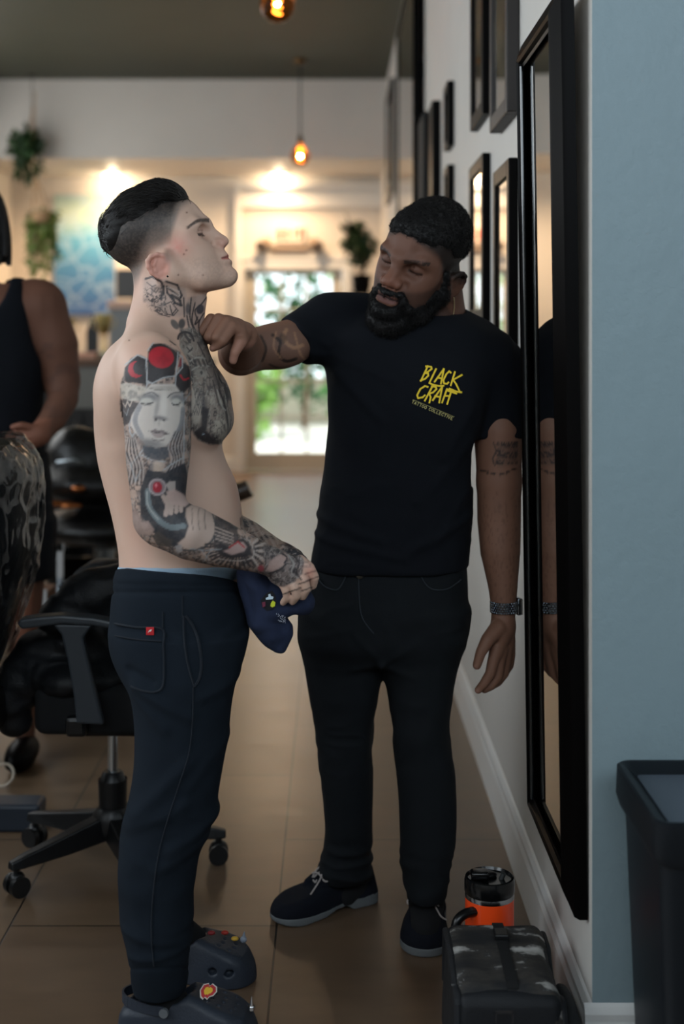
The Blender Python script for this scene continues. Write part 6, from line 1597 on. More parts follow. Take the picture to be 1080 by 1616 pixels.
# two hanging plants on one cord at the left
def vine(mb_pts, seed, n, size, V_, Q_):
    pass
yh = 12.4; xh = PX(38, yh)
root = empty('hanging_plant', (xh, yh, PZ(208, yh)), 'upper dark green plant hanging at the far left', 'plant', 'hanging plants')
V, Qf = leaves((xh, yh, PZ(232, yh)), (.13, .13, .15), 260, .10, 8, shell=.2)
parts_v = [V]; parts_q = [Qf]; off = len(V)
for i in range(5):
    for j in range(7):
        V, Qf = leaves((xh-.07+.05*i, yh+.02*math.sin(i), PZ(250+j*7, yh)), (.02, .02, .03), 4, .08, 100+i*7+j, droop=1)
        if j < 6-abs(i-2): parts_v.append(V); parts_q.append(Qf+off); off += len(V)
mesh_np('foliage', np.concatenate(parts_v), np.concatenate(parts_q), LG, root, smooth=False)
mb = MB(); mb.lathe((xh, yh, PZ(250, yh)), [(.05, 0), (.08, .02), (.095, .13), (.085, .13)]); mb.build('pot', BLK, root, smooth=True)
mb = MB(); mb.tube([(xh+.10, yh, ZK+.6), (xh+.08, yh, PZ(262, yh)), (xh+.08, yh, PZ(300, yh))], .006); mb.tube([(xh+.09, yh, ZK+.45), (xh, yh, PZ(235, yh))], .005); mb.build('cord', mat('jute', (168, 134, 96), rough=.9), root)
xh2 = PX(66, yh)
root = empty('hanging_plant', (xh2, yh, PZ(330, yh)), 'lower pale trailing plant hanging beside the blue canvas', 'plant', 'hanging plants')
parts_v = []; parts_q = []; off = 0
for i in range(11):
    Lv = [85, 60, 105, 40, 95, 70, 108, 55, 90, 62, 80][i]
    for j in range(int(Lv/6)):
        V, Qf = leaves((xh2-.12+.024*i, yh+.03*math.sin(i*2.1), PZ(335+j*6, yh)), (.016, .02, .02), 4, .065, 300+i*17+j, droop=1.2)
        parts_v.append(V); parts_q.append(Qf+off); off += len(V)
mesh_np('foliage', np.concatenate(parts_v), np.concatenate(parts_q), LG2, root, smooth=False)
mb = MB(); mb.lathe((xh2, yh, PZ(352, yh)), [(.05, 0), (.09, .02), (.11, .10), (.10, .10)]); mb.build('pot', mat('clay', (150, 120, 88), rough=.9), root, smooth=True)
mb = MB()
for dx in (-.09, .09, .0): mb.tube([(xh2+dx, yh, PZ(340, yh)), (xh2-.06, yh, PZ(278, yh)), (xh2-.09, yh, PZ(240, yh)), (xh2-.09, yh, ZK+.4)], .006)
mb.build('cord', mat('jute', (168, 134, 96), rough=.9), root)
mb = MB(); mb.lathe((xh2-.09, yh, ZC-.01), [(.03, 0), (.03, .01)]); mb.tube([(xh2-.09, yh, ZC-.01), (xh2-.09, yh, ZK+.3)], .004)
o = mb.build('ceiling_hook', BLK); tag(o, 'thin ceiling hook carrying the hanging plants at the left', 'hook')

# ------------------------------------------------------------------ canvases
def ocean_mat():
    m, t, b = nt('blue_painting'); tc = t.nodes.new('ShaderNodeTexCoord')
    sep = t.nodes.new('ShaderNodeSeparateXYZ'); t.links.new(tc.outputs['Generated'], sep.inputs[0])
    r = t.nodes.new('ShaderNodeValToRGB'); e = r.color_ramp.elements
    e[0].position = 0; e[0].color = (*lin((58, 96, 156)), 1); e[1].position = 1; e[1].color = (*lin((150, 176, 172)), 1)
    q = e.new(.35); q.color = (*lin((66, 122, 170)), 1); q = e.new(.62); q.color = (*lin((80, 148, 182)), 1); q = e.new(.85); q.color = (*lin((170, 190, 176)), 1)
    n = t.nodes.new('ShaderNodeTexNoise'); n.inputs['Scale'].default_value = 3.0; t.links.new(tc.outputs['Object'], n.inputs['Vector'])
    ad = t.nodes.new('ShaderNodeMath'); ad.operation = 'MULTIPLY_ADD'; ad.inputs[1].default_value = .25; t.links.new(n.outputs['Fac'], ad.inputs[0]); t.links.new(sep.outputs['Z'], ad.inputs[2])
    su = t.nodes.new('ShaderNodeMath'); su.operation = 'SUBTRACT'; su.inputs[1].default_value = .12; t.links.new(ad.outputs[0], su.inputs[0]); t.links.new(su.outputs[0], r.inputs['Fac'])
    v = t.nodes.new('ShaderNodeTexVoronoi'); v.feature = 'DISTANCE_TO_EDGE'; v.inputs['Scale'].default_value = 5.5
    wv = t.nodes.new('ShaderNodeMix'); wv.data_type = 'RGBA'; wv.inputs[0].default_value = .18; t.links.new(tc.outputs['Object'], wv.inputs[6]); t.links.new(n.outputs['Color'], wv.inputs[7]); t.links.new(wv.outputs[2], v.inputs['Vector'])
    lr = t.nodes.new('ShaderNodeMapRange'); lr.inputs['From Min'].default_value = 0; lr.inputs['From Max'].default_value = .09; lr.inputs['To Min'].default_value = .55; lr.inputs['To Max'].default_value = 0; t.links.new(v.outputs['Distance'], lr.inputs['Value'])
    mx = t.nodes.new('ShaderNodeMix'); mx.data_type = 'RGBA'; mx.inputs[7].default_value = (*lin((160, 184, 206)), 1); t.links.new(lr.outputs['Result'], mx.inputs[0]); t.links.new(r.outputs['Color'], mx.inputs[6]); t.links.new(mx.outputs[2], b.inputs['Base Color'])
    b.inputs['Roughness'].default_value = .5
    return m
OC = ocean_mat()
yb = YB_-.001
mb = MB(); mb.bounds(PX(85, yb-.04), PX(181, yb-.04), yb-.04, yb, PZ(497, yb-.04), PZ(307, yb-.04), bev=.004); o = mb.build('canvas_painting', OC); tag(o, 'large blue and teal canvas behind the shirtless person\'s head', 'painting')
mb = MB(); mb.bounds(PX(-75, yb-.04), PX(8, yb-.04), yb-.04, yb, PZ(452, yb-.04), PZ(315, yb-.04), bev=.004); o = mb.build('canvas_painting', mat('blue_canvas', (70, 100, 178), rough=.5, vary=.4, vscale=3)); tag(o, 'blue canvas cut by the left edge of the photo', 'painting')
# ------------------------------------------------------------------ work counter with trophies, left background
yk = 9.6
CTOP = mat('brown_counter', (96, 70, 52), rough=.4, vary=.2, vscale=5); DKW = mat('dark_cabinet', (24, 22, 22), rough=.35, coat=.2); GREYP = mat('grey_panel', (112, 112, 108), rough=.6)
root = empty('counter', (PX(120, yk), yk, 0), 'dark counter with a brown top carrying trophies, left background', 'counter')
x0, x1, zt = PX(60, yk), PX(330, yk), PZ(567, yk)
mb = MB(); mb.bounds(x0, x1, yk, yk+.6, zt-.05, zt, bev=.006); mb.build('worktop', CTOP, root)
mb = MB(); mb.bounds(x0+.02, x1-.02, yk+.03, yk+.58, 0.08, zt-.05); mb.build('body', DKW, root)
mb = MB(); mb.bounds(x0+.05, x1-.05, yk+.06, yk+.55, 0, .08); mb.build('plinth', DKW, root)
mb = MB(); mb.bounds(PX(92, yk), PX(200, yk), yk+.012, yk+.03, PZ(645, yk), PZ(580, yk), bev=.003); mb.build('front_panel', GREYP, root)
for i in range(4):
    xa = x0+.06+(x1-x0-.12)*i/4; xb_ = x0+.04+(x1-x0-.12)*(i+1)/4
    mb = MB(); mb.bounds(xa, xb_, yk+.010, yk+.03, .12, PZ(652, yk), bev=.004); dd = mb.build('door', DKW, root)
    mb = MB(); mb.cyl((xb_-.05, yk-.005, .65), (xb_-.05, yk-.005, .82), .006); mb.build('handle', mat('brushed', (150, 148, 142), rough=.3, metal=1), dd, smooth=True)
TR = mat('trophy_gold', (176, 158, 104), rough=.3, metal=.8); TW = mat('trophy_marble', (190, 182, 160), rough=.4)
def trophy(px, h, label, r=.045):
    x = PX(px, yk+.25); root = empty('trophy', (x, yk+.25, zt), label, 'trophy', 'trophies on the counter')
    mb = MB(); mb.bounds(x-r, x+r, yk+.25-r, yk+.25+r, zt, zt+h*.16, bev=.004); mb.build('base', TW, root)
    mb = MB(); mb.lathe((x, yk+.25, zt+h*.16), [(.022, 0), (.012, .02), (.010, h*.28), (.02, h*.31), (.012, h*.34)]); mb.build('column', TR, root, smooth=True)
    mb = MB(); mb.lathe((x, yk+.25, zt+h*.5), [(.010, 0), (r*.9, h*.12), (r*1.25, h*.30), (r*1.3, h*.5), (r*1.15, h*.5), (r*1.0, h*.3), (.005, h*.14)]); mb.build('cup', TR, root, smooth=True)
    for s_ in (-1, 1):
        mb = MB(); mb.tube([(x+s_*r*1.2, yk+.25, zt+h*.92), (x+s_*r*2.0, yk+.25, zt+h*.86), (x+s_*r*1.9, yk+.25, zt+h*.72), (x+s_*r*.9, yk+.25, zt+h*.64)], .005, n=6); mb.build('handle', TR, root, smooth=True)
trophy(164, .33, 'tallest trophy, right beside the shirtless person\'s shoulder')
trophy(104, .30, 'trophy cup at the left end of the counter', .05)
root = empty('plaque', (PX(142, yk+.3), yk+.3, zt), 'dark plaque standing between the two trophies', 'plaque')
mb = MB(); x = PX(142, yk+.3); mb.prism([(x-.045, yk+.4, zt), (x+.045, yk+.4, zt), (x+.045, yk+.4, zt+.2), (x, yk+.4, zt+.34), (x-.045, yk+.4, zt+.2)], (0, .02, 0)); mb.build('board', DKW, root)
mb = MB(); mb.bounds(x-.05, x+.05, yk+.37, yk+.45, zt, zt+.02); mb.build('foot', DKW, root)
mb = MB(); mb.bounds(PX(114, yk+.1), PX(152, yk+.1), yk+.08, yk+.2, zt, zt+.05, bev=.008); o = mb.build('tissue_box', mat('pinkish_box', (196, 150, 128), rough=.7)); tag(o, 'low pinkish box in front of the trophies', 'box')
# monitor and shelf behind the neck
y = 12.0
root = empty('television', (PX(215, y), y, PZ(470, y)), 'grey switched-off screen standing on a cabinet behind the shirtless person\'s neck', 'television')
mb = MB(); mb.bounds(PX(183, y), PX(262, y), y, y+.05, PZ(471, y), PZ(425, y), bev=.01); mb.build('screen', mat('grey_screen', (62, 60, 58), rough=.3), root)
mb = MB(); mb.bounds(PX(205, y), PX(240, y), y+.05, y+.12, PZ(471, y), PZ(440, y)); mb.bounds(PX(210, y), PX(236, y), y+.05, y+.12, PZ(475, y), PZ(471, y)); mb.build('mount', BLK, root)
root = empty('storage_cabinet', (PX(215, y), y, 0), 'grey cabinet with a pinkish top behind the shirtless person\'s neck', 'cabinet')
mb = MB(); mb.bounds(PX(172, y), PX(270, y), y, y+.45, 0, PZ(487, y), bev=.006); mb.build('body', mat('blue_grey_laminate', (118, 122, 124), rough=.5), root)
mb = MB(); mb.bounds(PX(170, y), PX(272, y), y-.02, y+.47, PZ(487, y), PZ(475, y), bev=.006); mb.build('top', mat('pinkish_top', (190, 158, 140), rough=.5), root)
# black stools, sink and boxes below, mostly dark
y = 7.3
root = empty('shampoo_basin', (PX(120, y), y, 0), 'black washing basin with chrome tap, low at the left', 'basin')
xs_ = PX(118, y)
mb = MB(); mb.lathe((xs_, y+.1, PZ(880, y)+.0), [(.05, -.22), (.16, -.16), (.26, 0), (.28, .03), (.24, .03), (.2, -.06), (.02, -.1)], n=32); mb.build('bowl', BLK, root, smooth=True)
mb = MB(); mb.lathe((xs_, y+.1, 0), [(.16, 0), (.16, .03), (.07, .06), (.06, max(.08, PZ(880, y)-.2))], n=24); mb.build('pedestal', BLK, root, smooth=True)
CHR = mat('dull_chrome', (120, 124, 126), rough=.25, metal=1)
zb_ = PZ(866, y)
mb = MB(); mb.tube(spline([(PX(104, y), y, zb_), (PX(105, y), y, PZ(846, y)), (PX(112, y), y, PZ(841, y)), (PX(124, y), y-.03, PZ(845, y)), (PX(132, y), y-.05, PZ(858, y))], 5), .013, n=10); mb.build('tap', CHR, root, smooth=True)
mb = MB(); mb.tube([(PX(104, y), y, PZ(846, y)), (PX(112, y), y, PZ(832, y))], [.012, .009], n=10); mb.sph((PX(112, y), y, PZ(831, y)), .017); mb.build('tap_lever', CHR, root, smooth=True)
# reclining salon chair in black leather with copper glints
LEA = mat('black_leather', (13, 12, 12), rough=.42, coat=.05, bump=.2, bscale=40)
y = 6.3
root = empty('salon_chair', (PX(170, y), y, 0), 'reclined black leather salon chair behind the shirtless person', 'chair')
f = Field(axis(-1.9, -.75, .012), axis(5.9, 6.8, .012), axis(.3, 1.25, .012))
f.cone((PX(120, y), y, PZ(700, y)-.06), (PX(205, y), y, PZ(700, y)-.12), .14, .15, k=.05); f.ell((PX(155, y), y, PZ(760, y)), (.30, .26, .10), k=.06); f.ell((PX(160, y), y, PZ(830, y)), (.32, .28, .09), k=.06)
V, Fq = f.mesh(2); V = V+vnormals(V, Fq)*(.012*fbm(V, 9, 3, 3))[:, None]; mesh_np('cushion', V, Fq, LEA, root)
mb = MB(); mb.lathe((PX(165, y), y, 0), [(.30, 0), (.30, .03), (.06, .06), (.05, .45)], n=32); mb.build('base', CHR, root, smooth=True)
mb = MB(); mb.tube([(PX(108, y), y-.25, PZ(722, y)), (PX(135, y), y-.27, PZ(718, y)), (PX(150, y), y-.27, PZ(722, y))], .014, n=8); mb.build('side_rail', CHR, root, smooth=True)
for k_, (px, py, w) in enumerate(((105, 783, 22), (128, 786, 14), (141, 760, 8))):
    mb = MB(); x = PX(px, y); mb.sph((x, y-.27, PZ(py, y)), (w*.003*1.4, .03, .016)); o = mb.build('copper_glint', mat('glint_copper', (184, 112, 66), rough=.3, metal=1), root, smooth=True)  # copper blobs modelled where reflections glint on the chair
# cardboard box with a white label, bottles, near the wrapped chair
y = 5.1
root = empty('cardboard_box', (PX(62, y), y, 0), 'tall cardboard box with a white label behind the office chair', 'box')
mb = MB(); mb.bounds(PX(52, y), PX(74, y), y, y+.18, 0, PZ(935, y), bev=.004); mb.build('carton', mat('carton', (104, 68, 44), rough=.85), root)
mb = MB(); mb.bounds(PX(50, y), PX(74, y), y-.002, y, PZ(962, y), PZ(930, y)); mb.build('label', mat('paper_white', (196, 196, 196), rough=.8), root)
y = 5.45
root = empty('spray_bottle', (PX(92, y), y, PZ(1000, y)), 'clear bottle standing right of the cardboard box', 'bottle')
x = PX(91, y); mb = MB(); mb.lathe((x, y+.05, PZ(1000, y)), [(.03, 0), (.032, .02), (.030, .14), (.012, .19), (.012, .22)]); mb.build('bottle_body', mat('frosted', (150, 158, 166), rough=.3), root, smooth=True)
mb = MB(); mb.bounds(x-.012, x+.012, y+.04, y+.06, PZ(1000, y)+.22, PZ(1000, y)+.36); mb.bounds(x-.03, x+.015, y+.04, y+.06, PZ(1000, y)+.33, PZ(1000, y)+.36); mb.build('trigger_head', mat('white_plastic', (190, 190, 190), rough=.5), root)
y = 5.45
root = empty('tool_trolley', (PX(90, 5.4), 5.4, 0), 'dark tool trolley behind the office chair', 'trolley')
mb = MB(); zt_ = PZ(1000, 5.45); mb.bounds(PX(76, y), PX(190, y), y-.05, y+.4, zt_-.03, zt_, bev=.005); mb.build('top_tray', DKW, root)
mb = MB(); mb.bounds(PX(80, y), PX(186, y), y-.02, y+.37, .1, zt_-.03); mb.build('drawer_unit', DKW, root)
for px in (84, 182):
    for dy in (0, .34):
        mb = MB(); mb.cyl((PX(px, y), y+dy, 0), (PX(px, y), y+dy, .1), .03, n=16); mb.build('caster', BLK, root, smooth=True)
# armrest end of another chair showing past the customer's belly
y = 4.9
root = empty('barber_chair', (PX(300, y), y+.1, 0), 'black chair hidden behind the shirtless person, only its wooden armrest end showing', 'chair')
mb = MB(); mb.tube(spline([(PX(300, y), y, PZ(790, y)), (PX(350, y), y, PZ(783, y)), (PX(380, y), y, PZ(776, y)), (PX(394, y), y, PZ(770, y))], 4), [.035]*12+[.034], n=10); mb.build('armrest', mat('dark_wood_arm', (52, 38, 28), rough=.35, coat=.3), root, smooth=True)
mb = MB(); mb.bounds(PX(235, y), PX(335, y), y-.02, y+.5, .42, .56, bev=.03); mb.build('seat', LEA, root)
mb = MB(); mb.bounds(PX(228, y), PX(262, y), y, y+.5, .5, 1.1, bev=.03); mb.build('backrest', LEA, root)
mb = MB(); mb.cyl((PX(300, y), y, .5), (PX(310, y), y, PZ(792, y)), .02); mb.build('arm_post', CHR, root, smooth=True)
mb = MB(); mb.lathe((PX(265, y), y+.25, 0), [(.17, 0), (.17, .03), (.05, .06), (.04, .42)], n=32); mb.build('base', BLK, root, smooth=True)

# ------------------------------------------------------------------ office chair with a black jacket
PLA = mat('black_plastic', (13, 14, 16), rough=.38, spec=.5); ARM = mat('armrest_plastic', (44, 50, 56), rough=.42)
yo = 3.66; xo = PX(178, yo)
root = empty('office_chair', (xo, yo, 0), 'black swivel office chair with grey armrest behind the shirtless person', 'chair')
mb = MB(); mb.lathe((xo, yo, .085), [(.045, 0), (.055, .02), (.055, .06), (.04, .08)], n=28); mb.build('hub', PLA, root, smooth=True)
zc0 = PZ(1296, yo); 
mb = MB(); mb.lathe((xo, yo, .14), [(.036, 0), (.040, .10), (.037, PZ(1232, yo)-.14), (.028, PZ(1218, yo)-.14), (.024, PZ(1216, yo)-.14)], n=28); mb.build('gas_cover', PLA, root, smooth=True)
mb = MB(); mb.cyl((xo, yo, .18), (xo, yo, PZ(1130, yo)), .0145, n=20); mb.build('gas_lift', mat('chrome_bright', (200, 206, 210), rough=.12, metal=1), root, smooth=True)
for a in (5, 77, 149, 221, 293):
    r_ = math.radians(a); ex, ey = math.cos(r_), math.sin(r_); Lg = .30
    mb = MB()
    nrm = np.array([-ey, ex])
    def sec_(t, w, z0_, z1_): return [(xo+ex*t-nrm[0]*w, yo+ey*t-nrm[1]*w, z0_), (xo+ex*t+nrm[0]*w, yo+ey*t+nrm[1]*w, z0_), (xo+ex*t+nrm[0]*w*.7, yo+ey*t+nrm[1]*w*.7, z1_), (xo+ex*t-nrm[0]*w*.7, yo+ey*t-nrm[1]*w*.7, z1_)]
    S_ = [sec_(.03, .030, .085, .15), sec_(.15, .026, .075, .125), sec_(.28, .020, .07, .098), sec_(.31, .014, .07, .09)]
    vs = [[mb.bm.verts.new(p) for p in q] for q in S_]
    for q0, q1 in zip(vs, vs[1:]):
        for i in range(4): mb.bm.faces.new((q0[i], q0[(i+1) % 4], q1[(i+1) % 4], q1[i]))
    mb.bm.faces.new(vs[0]); mb.bm.faces.new(vs[-1])
    lg = mb.build('leg', PLA, root, bevel=.004)
    cx_, cy_ = xo+ex*.29, yo+ey*.29
    mb = MB(); 
    for sg in (-1, 1): mb.cyl((cx_+nrm[0]*sg*.008, cy_+nrm[1]*sg*.008, .027), (cx_+nrm[0]*sg*.026, cy_+nrm[1]*sg*.026, .027), .027, n=24)
    mb.cyl((cx_, cy_, .03), (cx_, cy_, .08), .009, n=12); mb.sph((cx_, cy_, .045), (.022, .022, .018), n=14); mb.build('caster', PLA, lg, smooth=True)
zs_ = PZ(1095, yo)
f = Field(axis(-1.0, -.2, .008), axis(3.3, 4.05, .008), axis(.38, .64, .006))
sx0, sx1 = PX(40, yo)+.0, xo+.24
f.op(lambda X, Y, Z: np.sqrt(np.maximum(np.abs(X-(sx0+sx1)/2)-(sx1-sx0)/2+.09, 0)**2+np.maximum(np.abs(Y-yo)-.24+.09, 0)**2+np.maximum(np.abs(Z-zs_+.0)-.035+.0, 0)**2)-.03-.06*(np.maximum(np.abs(Z-zs_)-.03, 0) <= 0)*0, (sx0, yo-.26, .4), (sx1, yo+.26, .62), k=0)
V, Fq = f.mesh(2); mesh_np('seat', V, Fq, mat('black_mesh_fabric', (14, 16, 19), rough=.9), root)
mb = MB(); mb.bounds(xo-.10, xo+.12, yo-.10, yo+.10, zs_-.09, zs_-.03, bev=.012); mb.build('seat_plate', PLA, root)
mb = MB(); xk = PX(122, 3.5); mb.bounds(PX(107, 3.5), PX(141, 3.5), 3.46, 3.54, PZ(1158, 3.5), PZ(1125, 3.5), bev=.012); mb.build('tilt_knob', PLA, root)
ya = 3.42
for yy, nm in ((ya, 0), (ya+.50, 1)):
    mb = MB(); q = []
    T0 = [(30, 982), (34, 975), (60, 971), (100, 968), (150, 972), (190, 980), (225, 988), (226, 997), (190, 991), (150, 984), (100, 981), (60, 987), (38, 990)]
    mb.prism([(PX(a, ya), yy-.028, PZ(b, ya)) for a, b in T0], (0, .056, 0)); mb.build('armrest', ARM, root, bevel=.006)
    mb = MB(); T1 = [(84, 983), (98, 1000), (108, 1040), (118, 1100), (122, 1140), (165, 1142), (160, 1120), (150, 1080), (138, 1030), (133, 1005), (148, 984)]
    mb.prism([(PX(a, ya), yy-.014, PZ(b, ya)) for a, b in T1], (0, .028, 0)); mb.build('arm_support', ARM, root, bevel=.006)
mb = MB(); xbk = xo+.20; mb.tube(spline([(xo+.05, yo, zs_-.06), (xbk+.02, yo, zs_-.04), (xbk+.05, yo, zs_+.12), (xbk, yo, zs_+.34)], 5), .02, n=10); mb.build('back_post', PLA, root, smooth=True)
mb = MB(); mb.box((xbk-.02, yo, zs_+.36), (.045, .40, .42), bev=.02, seg=3); mb.build('backrest', mat('black_mesh_fabric', (14, 16, 19), rough=.9), root)
# jacket
f = Field(axis(-1.05, -.40, .006), axis(3.30, 4.0, .007), axis(.34, .98, .006))
yj = 3.60
def Jp(a, b, dy=0.0): return np.array(P(a, b, yj))+np.array([0, dy, 0])
f.chain([Jp(190, 935, .05), Jp(150, 940, .05), Jp(120, 955, .05), Jp(100, 985, .05)], [.055, .06, .05, .04], k=.04)
f.chain([Jp(195, 960, .2), Jp(140, 960, .2), Jp(110, 1000, .2)], [.09, .08, .06], k=.04)
f.chain([Jp(100, 985, .02), Jp(120, 1020, .0), Jp(60, 1040, .0), Jp(35, 1075, 0)], [.05, .07, .055, .045], k=.05)
f.chain([Jp(205, 1010, .1), Jp(150, 1040, .1), Jp(90, 1065, .1), Jp(40, 1085, .1)], [.12, .10, .075, .05], k=.05)
f.chain([Jp(35, 1070, -.02), Jp(22, 1100, -.03), Jp(28, 1130, -.03)], [.05, .04, .028], k=.04)
f.ell(Jp(130, 1060, .06), (.14, .2, .045), k=.05)
V, Fq = f.mesh(2); N_ = vnormals(V, Fq)
V = V+N_*(.016*rdg(fbm(V, (6, 6, 7), 3, 41))+.008*rdg(fbm(V, (14, 14, 18), 2, 44)))[:, None]; V = smooth_n(V, Fq, 2)
o = mesh_np('jacket', V, Fq, mat('black_nylon', (18, 20, 23), rough=.5, spec=.35, bump=.2, bscale=200)); tag(o, 'crumpled black jacket thrown over the office chair', 'jacket')

# ------------------------------------------------------------------ chair wrapped in clear film at the left edge
yt = 3.45
root = empty('treatment_chair', (PX(-60, yt), yt, 0), 'black treatment chair wrapped in shiny clear film, cut by the left edge', 'chair')
f = Field(axis(-1.35, -.62, .006), axis(3.05, 3.85, .008), axis(.25, 1.45, .006))
xr = [(700, -40, 12), (712, -60, 27), (735, -70, 40), (770, -75, 45), (820, -75, 46), (870, -80, 42), (920, -90, 30), (960, -105, 18), (1010, -120, 4), (1060, -140, -12)]
f.stack([(PZ(py, yt), PX(a, yt), PX(b, yt), yt, .21) for py, a, b in xr], n=3.2, k=0)
V, Fq = f.mesh(2)
mesh_np('backrest', V, Fq, LEA, root)
N_ = vnormals(V, Fq); V2 = V+N_*(.006+.014*rdg(fbm(V, (14, 10, 6), 3, 71))+.006*rdg(fbm(V, (40, 20, 18), 2, 72)))[:, None]
FILM = mat('cling_film', (26, 30, 34), rough=.07, spec=1.0, alpha=.5, coat=1.0)
mesh_np('film_wrap', V2, Fq, FILM, root)
mb = MB(); mb.bounds(PX(-160, yt), PX(0, yt), yt-.24, yt+.24, .42, .54, bev=.03); mb.build('seat', LEA, root)
mb = MB(); mb.lathe((PX(-100, yt), yt, .03), [(.05, 0), (.05, .40)], n=24); mb.build('column', CHR, root, smooth=True)
mb = MB(); yf_ = 3.95; mb.bounds(PX(-160, yf_), PX(68, yf_), yf_-.05, yf_+.05, .0, PZ(1262, yf_), bev=.01); mb.bounds(PX(-110, yf_), PX(-70, yf_), yt-.3, yf_, 0, .06, bev=.01); mb.build('floor_bar', mat('dark_steel_bar', (34, 42, 52), rough=.45), root)
# thin pale cable loop on the floor at the left edge
mb = MB(); pts = [(PX(-8, 4.2)+.035*math.cos(a), 4.3+.02*math.sin(a*1.0), .008+.0+.03*(1+math.sin(a))) for a in [i*PI/8 for i in range(17)]]
mb.tube(pts, .004, n=6); o = mb.build('cable', mat('pale_cable', (178, 168, 154), rough=.6), None, smooth=True); tag(o, 'small pale loop of cable on the floor at the left edge', 'cable')
# ------------------------------------------------------------------ third person at the left edge
Y3 = 4.55
f = Field(axis(-1.65, -.80, .006), axis(4.2, 4.9, .007), axis(0.0, 1.95, .03, [(.95, 1.95, .006)]))
def rw(tab): return [(PZ(py, Y3), PX(a, Y3), PX(b, Y3), Y3, hy) for py, a, b, hy in tab]
f.stack(rw([(448, -90, 40, .09), (470, -130, 58, .12), (520, -140, 62, .13), (580, -135, 62, .13), (660, -130, 60, .13), (760, -135, 62, .14), (850, -135, 64, .14)]), n=2.5, k=0)
f.cone(P(-35, 460, Y3), P(-35, 385, Y3), .062, .058, k=.03)
f.ell(P(-38, 330, Y3-.02), (.083, .105, .125), k=.03)
f.ell(P(-38, 342, Y3-.125), (.016, .02, .022), k=.01); f.ell(P(-38, 368, Y3-.10), (.045, .03, .03), k=.03)
for sg in (-1, 1):
    f.ell((PX(-38, Y3)+sg*.085, Y3, PZ(338, Y3)), (.012, .022, .032), k=.008)
    f.ell((PX(-38, Y3)+sg*.032, Y3-.112, PZ(328, Y3)), (.018, .012, .012), k=.008, mode='sub'); f.ell((PX(-38, Y3)+sg*.032, Y3-.098, PZ(328, Y3)), (.014, .012, .012), k=.003)
def q3(px, py, dy): return np.array(P(px, py, Y3+dy))
f.ell(q3(62, 480, 0), (.085, .075, .085), k=.05)
ARM3 = [q3(70, 485, 0), q3(98, 585, 0), q3(105, 615, -.02), q3(60, 690, -.16)]
f.chain([q3(66, 490, 0), q3(88, 545, 0), q3(98, 600, .0)], [.082, .077, .058], k=.03)
f.chain([q3(98, 600, 0), q3(100, 628, -.03), q3(84, 660, -.09), q3(62, 685, -.15)], [.058, .052, .045, .034], k=.02)
f.cone(q3(60, 686, -.16), q3(40, 695, -.17), .036, .036, k=.02)
for i in range(4):
    f.chain([q3(46, 680+i*7, -.175), q3(28, 682+i*7, -.18), q3(14, 686+i*6, -.17), q3(12, 693+i*5, -.15)], [.013, .0115, .0105, .009], k=.006)
f.chain([q3(52, 676, -.18), q3(34, 671, -.20), q3(20, 674, -.20)], [.014, .012, .010], k=.006)
f.chain([q3(-145, 490, 0), q3(-165, 600, 0), q3(-120, 690, -.14)], [.075, .055, .036], k=.03); f.ell(q3(-100, 695, -.16), (.05, .035, .04), k=.02)
for x in (-30, 50):
    f.chain([q3(x-15, 850, 0), q3(x-12, 1000, 0), q3(x-10, 1170, .02)], [.085, .055, .032], k=.03); f.chain([q3(x-10, 1185, .04), q3(x-14, 1193, -.09)], [.026, .02], k=.02)
V, Fq = f.mesh(1); px, py = project(V)
C = np.tile(lin((96, 64, 50)), (len(V), 1)).astype(np.float32); C = C*(1+.12*fbm(V, 12, 3, 3)[:, None])
C = mixc(C, lin((70, 48, 40)), .45*sstep(-.1, .3, fbm(V, 26, 3, 81))*limb_mask(V, ARM3, .1)*(py > 540)*(py < 660)); C = mixc(C, lin((150, 96, 76)), .35*(py > 660)*(px > 5)*(px < 80)*(V[:, 1] < 4.5))
third = mesh_np('person', V, Fq, vcol_mat('skin_third', rough=.65, spec=.25)); set_col(third, np.clip(C, 0, 1)); tag(third, 'person in a black tank top at the left edge, hand at the belly', 'person')
f = Field(axis(-1.65, -.80, .007), axis(4.2, 4.9, .008), axis(.88, 1.75, .007))
f.stack(rw([(438, -70, 36, .085), (455, -90, 50, .115), (480, -115, 60, .14), (530, -128, 66, .15), (570, -132, 72, .15), (600, -130, 70, .15), (660, -132, 66, .15), (720, -136, 70, .155)]), n=2.6, k=0)
f.ell(q3(-25, 450, -.06), (.088, .16, .12), k=.01, mode='sub'); f.ell(q3(84, 505, 0), (.062, .25, .15), k=.02, mode='sub'); f.ell(q3(-148, 487, 0), (.09, .25, .2), k=.02, mode='sub')
V, Fq = f.mesh(2); V = V+vnormals(V, Fq)*(.006*fbm(V, (9, 9, 5), 3, 9))[:, None]
mesh_np('tank_top', V, Fq, SHIRT, third)
f = Field(axis(-1.70, -.80, .008), axis(4.2, 4.95, .01), axis(.55, 1.1, .008))
f.stack(rw([(715, -138, 72, .16), (780, -140, 80, .17), (840, -142, 84, .17)]), n=2.6, k=0)
for a, b in ((-140, -33), (-22, 86)): f.stack(rw([(820, a, b, .15), (905, a+4, b-2, .14), (912, a+5, b-3, .13)]), n=2.4, k=.02)
V, Fq = f.mesh(2); V = V+vnormals(V, Fq)*(.01*fbm(V, (7, 7, 5), 3, 10))[:, None]; mesh_np('shorts', V, Fq, SHIRT, third)
mb = MB(); rg = random.Random(4)
